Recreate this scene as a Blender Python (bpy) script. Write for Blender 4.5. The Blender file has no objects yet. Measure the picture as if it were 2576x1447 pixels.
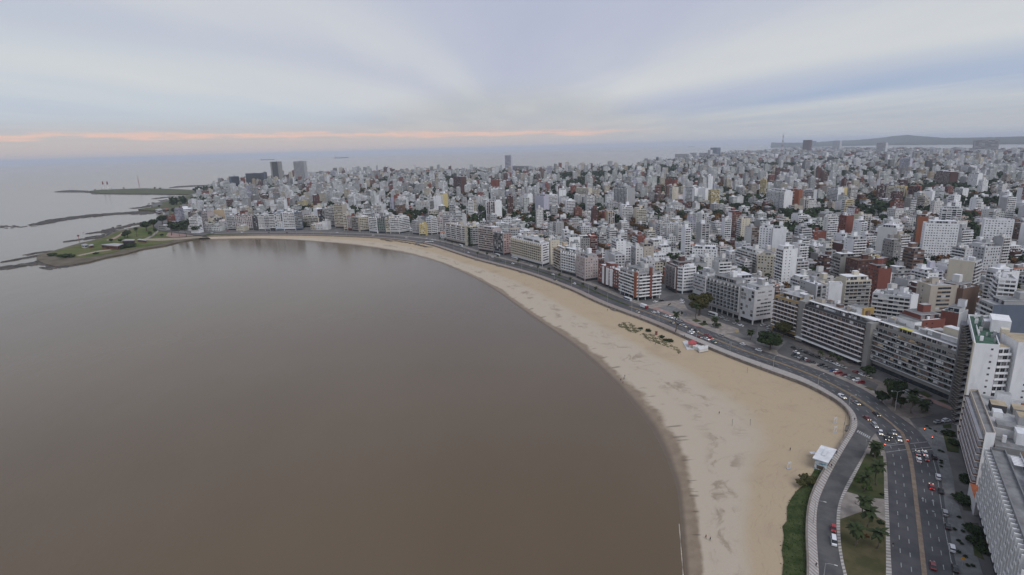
import bpy, bmesh, math, random
import numpy as np
from mathutils import Vector, Matrix
from mathutils.geometry import tessellate_polygon
R = math.radians
sc = bpy.context.scene
C = sc.collection

# ------------------------------------------------------------------ camera, sky, sun, exposure
CAM_Z = 140.0
cam = bpy.data.cameras.new('camera'); cam.sensor_width = 36; cam.lens = 36*1430/2576
cam.clip_start = 1; cam.clip_end = 200000
camo = bpy.data.objects.new('camera', cam); C.objects.link(camo)
PITCH = math.atan(349.5/1430*math.cos(R(1.58))); ROLL = R(1.58)
_F = Vector((0, math.cos(PITCH), -math.sin(PITCH))); _U0 = Vector((0, math.sin(PITCH), math.cos(PITCH))); _R0 = Vector((1, 0, 0))
_R = math.cos(ROLL)*_R0-math.sin(ROLL)*_U0; _U = math.sin(ROLL)*_R0+math.cos(ROLL)*_U0
camo.matrix_world = Matrix(((_R.x, _U.x, -_F.x, 0), (_R.y, _U.y, -_F.y, 0), (_R.z, _U.z, -_F.z, CAM_Z), (0, 0, 0, 1)))
sc.camera = camo

def lin(c):
    """sRGB 0-255 to linear"""
    return tuple(((v/255)/12.92 if v/255 <= .04045 else ((v/255+.055)/1.055)**2.4) for v in c[:3])+(1,)

class NT:
    """small node-tree helper"""
    def __init__(s, nt): s.nt = nt; nt.nodes.clear()
    def n(s, t, **k):
        x = s.nt.nodes.new(t)
        for a, b in k.items(): setattr(x, a, b)
        return x
    def l(s, a, b): s.nt.links.new(a, b)
    def val(s, sock, v):
        if hasattr(v, 'links') or hasattr(v, 'is_output'): s.l(v, sock)
        else: sock.default_value = v
    def m(s, op, a, b=0.0, c=None, clamp=False):
        x = s.n('ShaderNodeMath', operation=op, use_clamp=clamp)
        s.val(x.inputs[0], a); s.val(x.inputs[1], b)
        if c is not None: s.val(x.inputs[2], c)
        return x.outputs[0]
    def mix(s, f, a, b):
        x = s.n('ShaderNodeMix', data_type='RGBA')
        s.val(x.inputs[0], f); s.val(x.inputs[6], a); s.val(x.inputs[7], b)
        return x.outputs[2]
    def ss(s, v, a, b):
        x = s.n('ShaderNodeMapRange', interpolation_type='SMOOTHSTEP')
        s.val(x.inputs[0], v); x.inputs[1].default_value = a; x.inputs[2].default_value = b
        return x.outputs[0]
    def ramp(s, f, stops, interp='LINEAR'):
        x = s.n('ShaderNodeValToRGB'); s.l(f, x.inputs[0]); e = x.color_ramp.elements
        x.color_ramp.interpolation = interp
        for i, (p, c) in enumerate(stops):
            k = e[i] if i < 2 else e.new(p)
            k.position = p; k.color = c if len(c) == 4 else (*c, 1)
        return x.outputs[0]
    def noise(s, vec, scale, detail=3, rough=.5, dim='3D'):
        x = s.n('ShaderNodeTexNoise', noise_dimensions=dim)
        if vec is not None: s.l(vec, x.inputs['Vector'])
        x.inputs['Scale'].default_value = scale; x.inputs['Detail'].default_value = detail; x.inputs['Roughness'].default_value = rough
        return x.outputs['Fac']
    def mapping(s, vec, scale=(1, 1, 1), loc=(0, 0, 0), rot=(0, 0, 0)):
        x = s.n('ShaderNodeMapping'); s.l(vec, x.inputs[0]); x.inputs['Scale'].default_value = scale
        x.inputs['Location'].default_value = loc; x.inputs['Rotation'].default_value = rot
        return x.outputs[0]

def make_world():
    w = bpy.data.worlds.new('World'); sc.world = w; w.use_nodes = True
    t = NT(w.node_tree)
    out = t.n('ShaderNodeOutputWorld'); bg = t.n('ShaderNodeBackground')
    tc = t.n('ShaderNodeTexCoord'); sep = t.n('ShaderNodeSeparateXYZ'); t.l(tc.outputs['Generated'], sep.inputs[0])
    x, y, z = sep.outputs
    zz = t.m('MAXIMUM', z, .004)
    px = t.m('DIVIDE', x, zz); py = t.m('DIVIDE', t.m('ABSOLUTE', y), zz)
    comb = t.n('ShaderNodeCombineXYZ'); t.l(px, comb.inputs[0]); t.l(py, comb.inputs[1])
    wob = t.m('SUBTRACT', t.noise(t.mapping(comb.outputs[0], (.10, .05, 1)), 1.6, 4), .5)
    wob2 = t.m('SUBTRACT', t.noise(t.mapping(comb.outputs[0], (.5, .09, 1), (7, 3, 0)), 1.0, 5, .6), .5)
    # a deck of stratus: long parallel bands that run away over the horizon
    u = t.m('MULTIPLY', px, py)
    s = t.m('MULTIPLY', t.m('SIGN', u), t.m('LOGARITHM', t.m('ADD', t.m('ABSOLUTE', u), 1), math.e))
    s = t.m('ADD', t.m('ADD', s, t.m('MULTIPLY', wob, .8)), t.m('MULTIPLY', wob2, .7))
    f = t.m('DIVIDE', t.m('ADD', s, 7), 14, clamp=True)
    P = lambda v: (v+7)/14
    k = lambda v: (v, v, v, 1)
    band = t.ramp(f, [(P(-6.2), k(.5)), (P(-5), k(.35)), (P(-4.2), k(.35)), (P(-3.3), k(1.1)), (P(-2.7), k(.15)), (P(-2.15), k(.95)), (P(-1.5), k(.2)), (P(.6), k(.12)),
                      (P(2.4), k(.2)), (P(3.3), k(1.15)), (P(3.75), k(.4)), (P(4.3), k(.02)), (P(4.75), k(.2)), (P(5.25), k(1.0)), (P(5.7), k(.25)), (P(6.5), k(.4))], 'B_SPLINE')
    band = t.m('ADD', band, t.m('MULTIPLY', wob2, .75), clamp=True)
    gap = t.mix(t.ss(px, 1.5, 8), lin((187, 193, 214)), lin((172, 188, 214)))
    gap = t.mix(t.ss(px, -1.5, -6), gap, lin((190, 203, 220)))
    deck = t.mix(band, gap, lin((220, 223, 224)))
    low = t.mix(t.ss(wob2, -.25, .25), lin((188, 193, 201)), lin((203, 205, 206)))
    el = t.m('MULTIPLY', t.m('ARCSINE', z), 57.2958)
    azm = t.m('MULTIPLY', t.m('ARCTAN2', x, y), 57.2958)
    elf = t.m('SUBTRACT', el, t.m('MULTIPLY', t.ss(t.m('ABSOLUTE', azm), 17, 3), 2.6))
    deck = t.mix(t.ss(elf, 4.4, .8), deck, low)
    # warm light of the low sun under the deck, stronger in the left of the view
    side = t.ss(azm, 26, -12)
    deck = t.mix(t.m('MULTIPLY', t.ss(el, 3.4, .2), t.m('MULTIPLY', side, .75)), deck, lin((216, 196, 186)))
    cen = t.m('SUBTRACT', 1.45, t.m('MULTIPLY', azm, .012))
    nz = t.n('ShaderNodeCombineXYZ'); t.l(t.m('MULTIPLY', azm, .16), nz.inputs[0]); t.l(t.m('MULTIPLY', el, 2.2), nz.inputs[1])
    sn = t.noise(nz.outputs[0], 1.3, 5, .6)
    d = t.m('ABSOLUTE', t.m('SUBTRACT', t.m('ADD', el, t.m('MULTIPLY', t.m('SUBTRACT', sn, .5), 1.5)), cen))
    st = t.m('MULTIPLY', t.ss(d, .34, .0), t.ss(azm, 16, 6))
    st = t.m('MULTIPLY', st, t.m('ADD', .55, t.m('MULTIPLY', sn, .8)))
    deck = t.mix(t.m('MULTIPLY', st, .85, clamp=True), deck, lin((248, 208, 190)))
    # below the horizon: the grey of far water
    deck = t.mix(t.ss(z, 0, -.02), deck, lin((120, 118, 122)))
    sky = t.n('ShaderNodeTexSky', sky_type='NISHITA'); sky.sun_disc = False
    sky.sun_elevation = R(SUN_EL); sky.sun_rotation = R(SUN_ROT); sky.dust_density = 4; sky.ozone_density = 2
    skyc = t.n('ShaderNodeVectorMath', operation='SCALE'); t.l(sky.outputs[0], skyc.inputs[0]); skyc.inputs['Scale'].default_value = SKY_K
    tot = t.mix(.9, skyc.outputs[0], deck)
    t.l(tot, bg.inputs[0]); bg.inputs[1].default_value = WORLD_STRENGTH
    t.l(bg.outputs[0], out.inputs[0])

SUN_EL, SUN_ROT, SKY_K, WORLD_STRENGTH = 48, 150, .06, 1.0
make_world()
sun = bpy.data.lights.new('sun', 'SUN'); sun.energy = 1.5; sun.angle = R(42); sun.color = (1, .99, .985)
suno = bpy.data.objects.new('sun', sun); C.objects.link(suno)
suno.location = (0, 0, 400)
# soft light from high behind the camera, through the cloud
suno.rotation_euler = Vector((math.sin(R(SUN_ROT))*math.cos(R(SUN_EL)), math.cos(R(SUN_ROT))*math.cos(R(SUN_EL)), math.sin(R(SUN_EL)))).to_track_quat('Z', 'Y').to_euler()
vs = sc.view_settings
vs.view_transform = 'Standard'; vs.look = 'None'; vs.exposure = 0.0; vs.gamma = 1; vs.use_curve_mapping = False
sc.render.engine = 'CYCLES'
sc.cycles.max_bounces = 5; sc.cycles.diffuse_bounces = 3; sc.cycles.glossy_bounces = 3; sc.cycles.volume_bounces = 1
sc.cycles.use_denoising = True

# ------------------------------------------------------------------ materials
MATS = {}
def pbr(name, col, col2=None, scale=.3, rough=.8, spec=.3, stretch=(1, 1, 1), coords='world', bump=0, bscale=4, detail=4, lo=.35, hi=.65, metal=0, emit=None, estr=0, coat=0):
    if name in MATS: return MATS[name]
    m = bpy.data.materials.new(name); m.use_nodes = True; t = NT(m.node_tree)
    o = t.n('ShaderNodeOutputMaterial'); p = t.n('ShaderNodeBsdfPrincipled'); t.l(p.outputs[0], o.inputs[0])
    c4 = lambda c: c if len(c) == 4 else (*c, 1)
    vec = t.n('ShaderNodeNewGeometry').outputs['Position'] if coords == 'world' else t.n('ShaderNodeTexCoord').outputs['Object']
    if col2 is not None:
        f = t.noise(t.mapping(vec, stretch), scale, detail, .6)
        t.l(t.mix(t.ss(f, lo, hi), c4(col), c4(col2)), p.inputs['Base Color'])
    else: p.inputs['Base Color'].default_value = c4(col)
    p.inputs['Roughness'].default_value = rough; p.inputs['Specular IOR Level'].default_value = spec; p.inputs['Metallic'].default_value = metal
    if coat: p.inputs['Coat Weight'].default_value = coat
    if emit: p.inputs['Emission Color'].default_value = c4(emit); p.inputs['Emission Strength'].default_value = estr
    if bump:
        b = t.n('ShaderNodeBump'); b.inputs['Strength'].default_value = bump; b.inputs['Distance'].default_value = .1
        t.l(t.noise(vec, bscale, 4), b.inputs['Height']); t.l(b.outputs[0], p.inputs['Normal'])
    MATS[name] = m
    return m
V = (1, 1, .25)
def wallm(name, a, b=None):
    b = b or tuple(v*.84 for v in a[:3])
    return pbr('wall_'+name, a, b, scale=.35, rough=.85, spec=.2, stretch=(1, 1, .3), lo=.4, hi=.8)
W = {}
for n_, c_ in dict(white=(.74, .74, .75), offwhite=(.6, .595, .58), pale=(.52, .52, .53), grey=(.36, .36, .365), concrete=(.27, .265, .255), midgrey=(.2, .2, .21), dark=(.075, .075, .08),
                   cream=(.58, .53, .43), beige=(.44, .39, .33), tan=(.46, .36, .24), pinkish=(.43, .37, .36), pink=(.4, .29, .27), brick=(.2, .075, .058), darkbrick=(.1, .052, .045),
                   brown=(.17, .11, .085), yellow=(.55, .45, .22), slate=(.13, .155, .2), paleblue=(.5, .56, .62), lilac=(.47, .46, .54), ochre=(.36, .25, .1), terracotta=(.27, .105, .06),
                   green=(.06, .13, .09), teal=(.1, .2, .22)).items():
    W[n_] = wallm(n_, c_)
GL = [pbr('glass_dark', (.018, .022, .028), (.045, .05, .058), scale=.5, rough=.12, spec=.6), pbr('glass_curtain', (.16, .16, .165), (.26, .25, .24), scale=.7, rough=.25, spec=.5),
      pbr('shutter_white', (.55, .55, .55), (.42, .42, .43), scale=.6, rough=.6), pbr('shutter_brown', (.11, .075, .055), (.17, .12, .09), scale=.6, rough=.6)]
FRAME = pbr('window_frame', (.42, .42, .43), rough=.5)
ROOFM = {k: pbr('roof_'+k, a, b, scale=.25, rough=.9, spec=.15, lo=.3, hi=.7) for k, a, b in (('light', (.45, .45, .46), (.27, .27, .275)), ('grey', (.25, .25, .255), (.15, .15, .155)), ('white', (.72, .73, .75), (.52, .53, .55)),
         ('brown', (.12, .085, .065), (.17, .13, .1)), ('tile', (.26, .11, .07), (.19, .085, .06)), ('green', (.05, .1, .075), (.075, .13, .095)), ('sandy', (.42, .35, .25), (.3, .25, .18)))}
RAIL = pbr('rail_glass', (.1, .115, .125), (.17, .185, .19), scale=.4, rough=.15, spec=.6)
METAL = pbr('grey_metal', (.3, .31, .32), rough=.45, metal=.6)
POLE = pbr('pole_paint', (.34, .345, .35), rough=.5)

# ------------------------------------------------------------------ object helpers
def tag(o, label=None, cat=None, group=None, kind=None):
    for k_, v in (('label', label), ('category', cat), ('group', group), ('kind', kind)):
        if v: o[k_] = v
    return o
def empty(name, loc, label=None, cat=None, group=None, rz=0):
    o = bpy.data.objects.new(name, None); C.objects.link(o); o.location = loc; o.rotation_euler = (0, 0, rz); o.empty_display_size = .5
    return tag(o, label, cat, group)
def put(name, me, parent=None, loc=(0, 0, 0), rz=0, scale=(1, 1, 1)):
    o = bpy.data.objects.new(name, me); C.objects.link(o)
    if parent: o.parent = parent
    o.location = loc; o.rotation_euler = (0, 0, rz); o.scale = scale
    return o
class MB:
    def __init__(s): s.v = []; s.f = []; s.m = []
    def face(s, pts, mi=0):
        i = len(s.v); s.v.extend(pts); s.f.append(tuple(range(i, i+len(pts)))); s.m.append(mi)
    def box(s, x0, y0, z0, x1, y1, z1, mi=0, ti=None, bottom=True, fr=None):
        """axis box, or in the frame fr=(P,u,n_in) where x runs along u and y inward"""
        def T(x, y, z):
            if fr is None: return (x, y, z)
            P, u, w = fr
            return (P[0]+u[0]*x+w[0]*y, P[1]+u[1]*x+w[1]*y, z)
        a = [T(x0, y0, z0), T(x1, y0, z0), T(x1, y1, z0), T(x0, y1, z0), T(x0, y0, z1), T(x1, y0, z1), T(x1, y1, z1), T(x0, y1, z1)]
        i = len(s.v); s.v.extend(a); ti = mi if ti is None else ti
        for q in ((0, 1, 5, 4), (1, 2, 6, 5), (2, 3, 7, 6), (3, 0, 4, 7)): s.f.append(tuple(i+k for k in q)); s.m.append(mi)
        s.f.append((i+4, i+5, i+6, i+7)); s.m.append(ti)
        if bottom: s.f.append((i+3, i+2, i+1, i)); s.m.append(mi)
    def prism(s, poly, z0, z1, mi=0, ti=None, bottom=False):
        n = len(poly); i = len(s.v)
        s.v.extend([(p[0], p[1], z0) for p in poly]); s.v.extend([(p[0], p[1], z1) for p in poly])
        for k in range(n):
            j = (k+1) % n; s.f.append((i+k, i+j, i+n+j, i+n+k)); s.m.append(mi)
        s.f.append(tuple(i+n+k for k in range(n))); s.m.append(mi if ti is None else ti)
        if bottom: s.f.append(tuple(i+k for k in range(n-1, -1, -1))); s.m.append(mi)
    def tube(s, pts, rad, sides=6, mi=0, cap=True):
        """pts: list of 3d points; rad: number or list"""
        rads = rad if isinstance(rad, (list, tuple)) else [rad]*len(pts)
        base = len(s.v)
        for k, p in enumerate(pts):
            a = Vector(pts[max(k-1, 0)]); b = Vector(pts[min(k+1, len(pts)-1)]); d = (b-a).normalized()
            e = d.orthogonal().normalized() if abs(d.z) < .99 else Vector((1, 0, 0)); e = (e-d*e.dot(d)).normalized(); g = d.cross(e)
            for q in range(sides):
                an = 2*math.pi*q/sides; s.v.append(tuple(Vector(p)+(e*math.cos(an)+g*math.sin(an))*rads[k]))
        for k in range(len(pts)-1):
            for q in range(sides):
                a = base+k*sides+q; b = base+k*sides+(q+1) % sides; s.f.append((a, b, b+sides, a+sides)); s.m.append(mi)
        if cap:
            s.f.append(tuple(base+(len(pts)-1)*sides+q for q in range(sides))); s.m.append(mi)
            s.f.append(tuple(base+q for q in range(sides-1, -1, -1))); s.m.append(mi)
    def mesh(s, name, mats, smooth=False):
        me = bpy.data.meshes.new(name); me.from_pydata(s.v, [], s.f)
        for m in (mats if isinstance(mats, (list, tuple)) else [mats]): me.materials.append(m)
        if any(s.m): me.polygons.foreach_set('material_index', s.m)
        if smooth: me.polygons.foreach_set('use_smooth', [True]*len(s.f))
        me.update(); return me
    def build(s, name, mats, parent=None, loc=(0, 0, 0), rz=0, smooth=False):
        return put(name, s.mesh(name, mats, smooth), parent, loc, rz)


# survey table: sight lines of the photograph turned into ground positions
REGX = {'A': (0, 450, 2.412), 'B': (640, 520, 2.576), 'C': (1500, 480, 2.412), 'D': (2400, 450, 3.216), 'E': (3100, 450, 3.216), 'K': (2150, 850, 2.894), 'L': (2800, 850, 2.226), 'M': (2950, 1350, 2.894), 'N': (2840, 1600, 2.576), 'O': (2100, 1150, 3.68), 'Q': (3340, 1400, 1.912), 'a': (640, 740, 5.152), 'b': (1130, 740, 5.152), 'c': (1600, 760, 4.824), 'd': (2050, 880, 4.824), 'e': (2500, 1000, 3.618), 'g': (2900, 1050, 3.618), 'h': (3340, 1100, 3.618), 'i': (3500, 1450, 2.047), 'V': (1900, 1150, 1.437)}
REGS = {k: v[2] for k, v in REGX.items()}
def sight(px, py, z):
    v = _F+(px-1288)/1430*_R+(723.5-py)/1430*_U; t = (z-CAM_Z)/v.z; return (v.x*t, v.y*t)
def SR(r, x, y, z):
    ox, oy, s = REGX[r]; return sight((ox+x/s)*.67083, (oy+y/s)*.67083, z)
def S_V(x, y): return SR('V', x, y, 2)
def HHR(p, r, x, y):
    """height of a thing standing at p whose top shows at y"""
    ox, oy, s = REGX[r]; py = (oy+y/s)*.67083; lo, hi = 0, 120
    for _ in range(40):
        m = (lo+hi)/2; d = Vector((p[0], p[1], GZ+m-CAM_Z))
        if 723.5-1430*d.dot(_U)/d.dot(_F) > py: lo = m
        else: hi = m
    return lo
HH = HHR
NAMED_INLAND = 166
HAZE = 4.4e-5
# ------------------------------------------------------------------ polylines
def v2(p): return np.array(p[:2], float)
def resample(pl, n):
    p = np.array([q[:2] for q in pl], float); d = np.r_[0, np.cumsum(np.hypot(*np.diff(p, axis=0).T))]
    t = np.linspace(0, d[-1], n); return np.c_[np.interp(t, d, p[:, 0]), np.interp(t, d, p[:, 1])]
def smoothline(pl, n, it=3):
    p = np.array([q[:2] for q in pl], float)
    for _ in range(it):     # Chaikin
        q = np.empty((2*len(p), 2)); q[0] = p[0]; q[-1] = p[-1]
        q[1:-1:2] = .75*p[:-1]+.25*p[1:]; q[2:-1:2] = .25*p[:-1]+.75*p[1:]; p = q
    return resample(p, n)
def normals(p):
    t = np.gradient(p, axis=0); t /= np.hypot(t[:, 0], t[:, 1])[:, None]+1e-9
    return np.c_[t[:, 1], -t[:, 0]]      # to the right of travel
def offset(p, d): return p+normals(p)*d
def length(p): return float(np.hypot(*np.diff(p, axis=0).T).sum())
def grid_mesh(name, rows, mats, parent=None, uv=None, smooth=True):
    """rows: array (n, m, 3)"""
    a = np.array(rows, float); n, m, _ = a.shape
    me = bpy.data.meshes.new(name)
    idx = np.arange(n*m).reshape(n, m)
    f = np.stack([idx[:-1, :-1], idx[1:, :-1], idx[1:, 1:], idx[:-1, 1:]], -1).reshape(-1, 4)
    p0, p1, p2 = a.reshape(-1, 3)[f[0][:3]]
    if np.cross(p1-p0, p2-p0)[2] < 0: f = f[:, ::-1]
    me.from_pydata(a.reshape(-1, 3).tolist(), [], f.tolist())
    for m_ in (mats if isinstance(mats, (list, tuple)) else [mats]): me.materials.append(m_)
    if uv is not None:
        l = me.uv_layers.new(name='UVMap'); u = np.array(uv, float).reshape(-1, 2)
        l.data.foreach_set('uv', u[f.reshape(-1)].reshape(-1))
    if smooth: me.polygons.foreach_set('use_smooth', [True]*len(f))
    me.update(); o = bpy.data.objects.new(name, me); C.objects.link(o)
    if parent: o.parent = parent
    return o
def strip(name, L, Rr, z, mat, n=160, parent=None, skirt=0, cols=2):
    L = resample(L, n); Rr = resample(Rr, n); rows = []
    d = np.r_[0, np.cumsum(np.hypot(*np.diff((L+Rr)/2, axis=0).T))]; uv = []
    for k in range(n):
        r = [(*(L[k]+(Rr[k]-L[k])*t), z) for t in np.linspace(0, 1, cols)]; q = [(t, d[k]) for t in np.linspace(0, 1, cols)]
        if skirt: r = [(*L[k], z-skirt)]+r+[(*Rr[k], z-skirt)]; q = [(0, d[k])]+q+[(1, d[k])]
        rows.append(r); uv.append(q)
    o = grid_mesh(name, rows, mat, parent, uv, smooth=False)
    return o
def flat(name, poly, z, mat, parent=None, skirt=0):
    """polygon sheet, any outline"""
    pts = [Vector((p[0], p[1], 0)) for p in poly]; tris = tessellate_polygon([pts])
    v = [(p.x, p.y, z) for p in pts]; f = []
    for t in tris:
        a, b, c = (pts[i] for i in t)
        f.append(t if (b-a).cross(c-a).z > 0 else t[::-1])
    n = len(v); area = sum(pts[i].x*pts[(i+1) % n].y-pts[(i+1) % n].x*pts[i].y for i in range(n))
    if skirt:
        v += [(p.x, p.y, z-skirt) for p in pts]
        for i in range(n):
            j = (i+1) % n; q = (i, i+n, j+n, j); f.append(q if area > 0 else q[::-1])
    me = bpy.data.meshes.new(name); me.from_pydata(v, [], [tuple(q) for q in f]); me.materials.append(mat); me.update()
    o = bpy.data.objects.new(name, me); C.objects.link(o)
    if parent: o.parent = parent
    return o

# ------------------------------------------------------------------ the bay, the beach and the land
GZ = 4.0
def structure(o, label=None): return tag(o, label, kind='structure')
WALL = smoothline([(60, 95), (78, 128)]+[(95.1, 159.7), (101.8, 174.4), (111.1, 191.5), (120.5, 204.1), (131.3, 216.6), (147.3, 234.0), (161.9, 250.0), (167.0, 258.2), (169.8, 263.8), (172.0, 269.9), (172.8, 279.8), (170.2, 294.4), (166.7, 304.9), (161.5, 314.1), (150.9, 333.0), (143.1, 348.0), (133.4, 369.0), (119.9, 401.6), (109.3, 428.0), (98.6, 449.5), (84.7, 474.8), (72.7, 502.5), (59.9, 538.9), (44.3, 571.4), (21.0, 618.4), (-14.3, 671.3), (-46.1, 715.3), (-85.5, 783.7), (-121.7, 846.7), (-170.2, 896.0), (-238.1, 939.4), (-336.7, 978.0), (-416.2, 997.6), (-501.9, 1005.1), (-538.3, 1003.7)], 420, 2)
WATER = smoothline([(30, 60), (44, 115)]+[(55.3, 162.0), (60.8, 184.7), (66.9, 210.7), (68.1, 226.3), (69.0, 242.4), (68.7, 262.5), (66.3, 286.0), (61.8, 316.3), (55.4, 346.4), (47.3, 378.5), (37.1, 409.8), (25.0, 441.2), (11.0, 480.4), (-21.2, 577.2), (-52.7, 646.4), (-85.4, 709.7), (-121.1, 761.4), (-162.7, 811.0), (-219.8, 862.2), (-280.4, 906.5), (-364.5, 954.6), (-407.3, 974.0), (-467.3, 988.4), (-523.7, 992.6), (-553.3, 991.1)], 420, 2)
def nearest_on(line, p):
    d = np.hypot(line[:, 0]-p[0], line[:, 1]-p[1]); return int(d.argmin())

def water_mat():
    m = bpy.data.materials.new('estuary_water'); m.use_nodes = True; t = NT(m.node_tree)
    o = t.n('ShaderNodeOutputMaterial'); p = t.n('ShaderNodeBsdfPrincipled'); t.l(p.outputs[0], o.inputs[0])
    pos = t.n('ShaderNodeNewGeometry').outputs['Position']
    f = t.noise(t.mapping(pos, (.004, .0025, 1), rot=(0, 0, .5)), 1.5, 5, .6)
    t.l(t.mix(t.ss(f, .3, .75), (.108, .076, .043, 1), (.126, .092, .056, 1)), p.inputs['Base Color'])
    p.inputs['Roughness'].default_value = .16; p.inputs['IOR'].default_value = 1.333; p.inputs['Specular IOR Level'].default_value = .5
    b1 = t.noise(t.mapping(pos, (.55, .22, 1), rot=(0, 0, .9)), 1.0, 3, .55)
    b2 = t.noise(t.mapping(pos, (.05, .018, 1), rot=(0, 0, .9)), 1.0, 3, .6)
    h = t.m('ADD', t.m('MULTIPLY', b1, .35), t.m('MULTIPLY', b2, 1.2))
    b = t.n('ShaderNodeBump'); b.inputs['Strength'].default_value = .3; b.inputs['Distance'].default_value = .5
    t.l(h, b.inputs['Height']); t.l(b.outputs[0], p.inputs['Normal'])
    return m
mb = MB(); mb.face([(-90000, -700, 0), (90000, -700, 0), (90000, 90000, 0), (-90000, 90000, 0)])
structure(mb.build('sea', water_mat()), 'brown estuary water filling the bay and running to the horizon')

def sand_mat():
    m = bpy.data.materials.new('beach_sand'); m.use_nodes = True; t = NT(m.node_tree)
    o = t.n('ShaderNodeOutputMaterial'); p = t.n('ShaderNodeBsdfPrincipled'); t.l(p.outputs[0], o.inputs[0])
    uv = t.n('ShaderNodeUVMap').outputs[0]; sp = t.n('ShaderNodeSeparateXYZ'); t.l(uv, sp.inputs[0]); v, u = sp.outputs[0], sp.outputs[1]
    pos = t.n('ShaderNodeNewGeometry').outputs['Position']
    big = t.m('SUBTRACT', t.noise(pos, .035, 4, .55), .5); mid = t.m('SUBTRACT', t.noise(pos, .22, 5, .6), .5); fine = t.noise(pos, 2.2, 4, .65)
    vv = t.m('ADD', v, t.m('ADD', t.m('MULTIPLY', big, .16), t.m('MULTIPLY', mid, .05)))
    tan = t.mix(fine, (.375, .297, .202, 1), (.445, .357, .25, 1))
    tan = t.mix(t.ss(big, .02, .3), tan, (.345, .27, .194, 1))
    ct = t.n('ShaderNodeCombineXYZ'); t.l(t.m('MULTIPLY', u, .09), ct.inputs[0]); t.l(t.m('ADD', t.m('MULTIPLY', v, 42), t.m('MULTIPLY', big, 26)), ct.inputs[1])
    tr = t.noise(ct.outputs[0], 1.0, 4, .7)
    tan = t.mix(t.m('MULTIPLY', t.ss(tr, .54, .68), .4), tan, (.27, .205, .14, 1))
    pale = t.mix(fine, (.4, .34, .263, 1), (.48, .418, .33, 1))
    wet = t.mix(t.ss(mid, -.2, .2), (.215, .165, .118, 1), (.26, .205, .15, 1))
    c = t.mix(t.ss(vv, .44, .6), pale, tan)
    # churned, damp patches with tide wrack between the wet edge and the dry sand
    cw = t.n('ShaderNodeCombineXYZ'); t.l(t.m('MULTIPLY', u, .055), cw.inputs[0]); t.l(t.m('ADD', t.m('MULTIPLY', v, 7), t.m('MULTIPLY', big, 3)), cw.inputs[1])
    st = t.noise(cw.outputs[0], 1.0, 7, .7)
    patch = t.m('MULTIPLY', t.ss(st, .5, .64), t.m('MULTIPLY', t.ss(vv, .2, .3), t.ss(vv, .52, .38)))
    c = t.mix(t.m('MULTIPLY', patch, .6), c, (.19, .145, .105, 1))
    c = t.mix(t.ss(v, .2, .15), c, t.mix(.5, wet, pale)) if False else t.mix(t.ss(t.m('SUBTRACT', vv, t.m('MULTIPLY', t.ss(u, 190, 60), .07)), .115, .07), c, wet)
    edge = t.ss(v, .055, .015); c = t.mix(t.m('MULTIPLY', edge, .75), c, (.105, .08, .06, 1))
    # runnels draining across the wet sand
    cu = t.n('ShaderNodeCombineXYZ'); t.l(t.m('MULTIPLY', u, .3), cu.inputs[0]); t.l(t.m('MULTIPLY', v, 3), cu.inputs[1])
    rn = t.noise(cu.outputs[0], 1.0, 2, .4)
    run = t.m('MULTIPLY', t.ss(rn, .63, .67), t.m('MULTIPLY', t.ss(v, .07, .1), t.ss(v, .17, .14)))
    run = t.m('MULTIPLY', run, t.ss(u, 560, 480))
    c = t.mix(t.m('MULTIPLY', run, .5), c, (.075, .062, .05, 1))
    t.l(c, p.inputs['Base Color'])
    r_ = t.m('ADD', .4, t.m('MULTIPLY', t.ss(vv, .03, .14), .5)); t.l(r_, p.inputs['Roughness'])
    p.inputs['Specular IOR Level'].default_value = .12
    b = t.n('ShaderNodeBump'); b.inputs['Strength'].default_value = .5; b.inputs['Distance'].default_value = .25
    t.l(t.noise(pos, .9, 5, .65), b.inputs['Height']); t.l(b.outputs[0], p.inputs['Normal'])
    return m
rows = []; uv = []
nb = 300
Wl = resample(WALL, nb); Wt = resample(WATER, nb)
# pair each wall point with the nearest water point, smoothed, so that the rows run across the beach
idx = np.array([nearest_on(WATER, p) for p in Wl], float); idx = np.maximum.accumulate(idx)
idx = np.convolve(np.pad(idx, 12, 'edge'), np.ones(25)/25, 'valid')
Wt = np.c_[np.interp(idx, np.arange(len(WATER)), WATER[:, 0]), np.interp(idx, np.arange(len(WATER)), WATER[:, 1])]
dl = np.r_[0, np.cumsum(np.hypot(*np.diff(Wl, axis=0).T))]
rng = np.random.default_rng(3)
for k in range(nb):
    r = []; q = []
    for t_ in [-.35, -.1, 0, .05, .12, .2, .3, .4, .5, .6, .7, .8, .9, 1.0]:
        z = (t_*3.5 if t_ < 0 else 2.6*min(1, t_*1.25)**.8) + (0 if t_ < .15 or t_ > .95 else rng.normal(0, .035))
        r.append((*(Wt[k]+(Wl[k]-Wt[k])*t_), z)); q.append((t_, dl[k]))
    rows.append(r); uv.append(q)
structure(grid_mesh('beach', rows, sand_mat(), uv=uv), 'curved sandy beach with a wet brown edge')

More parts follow.
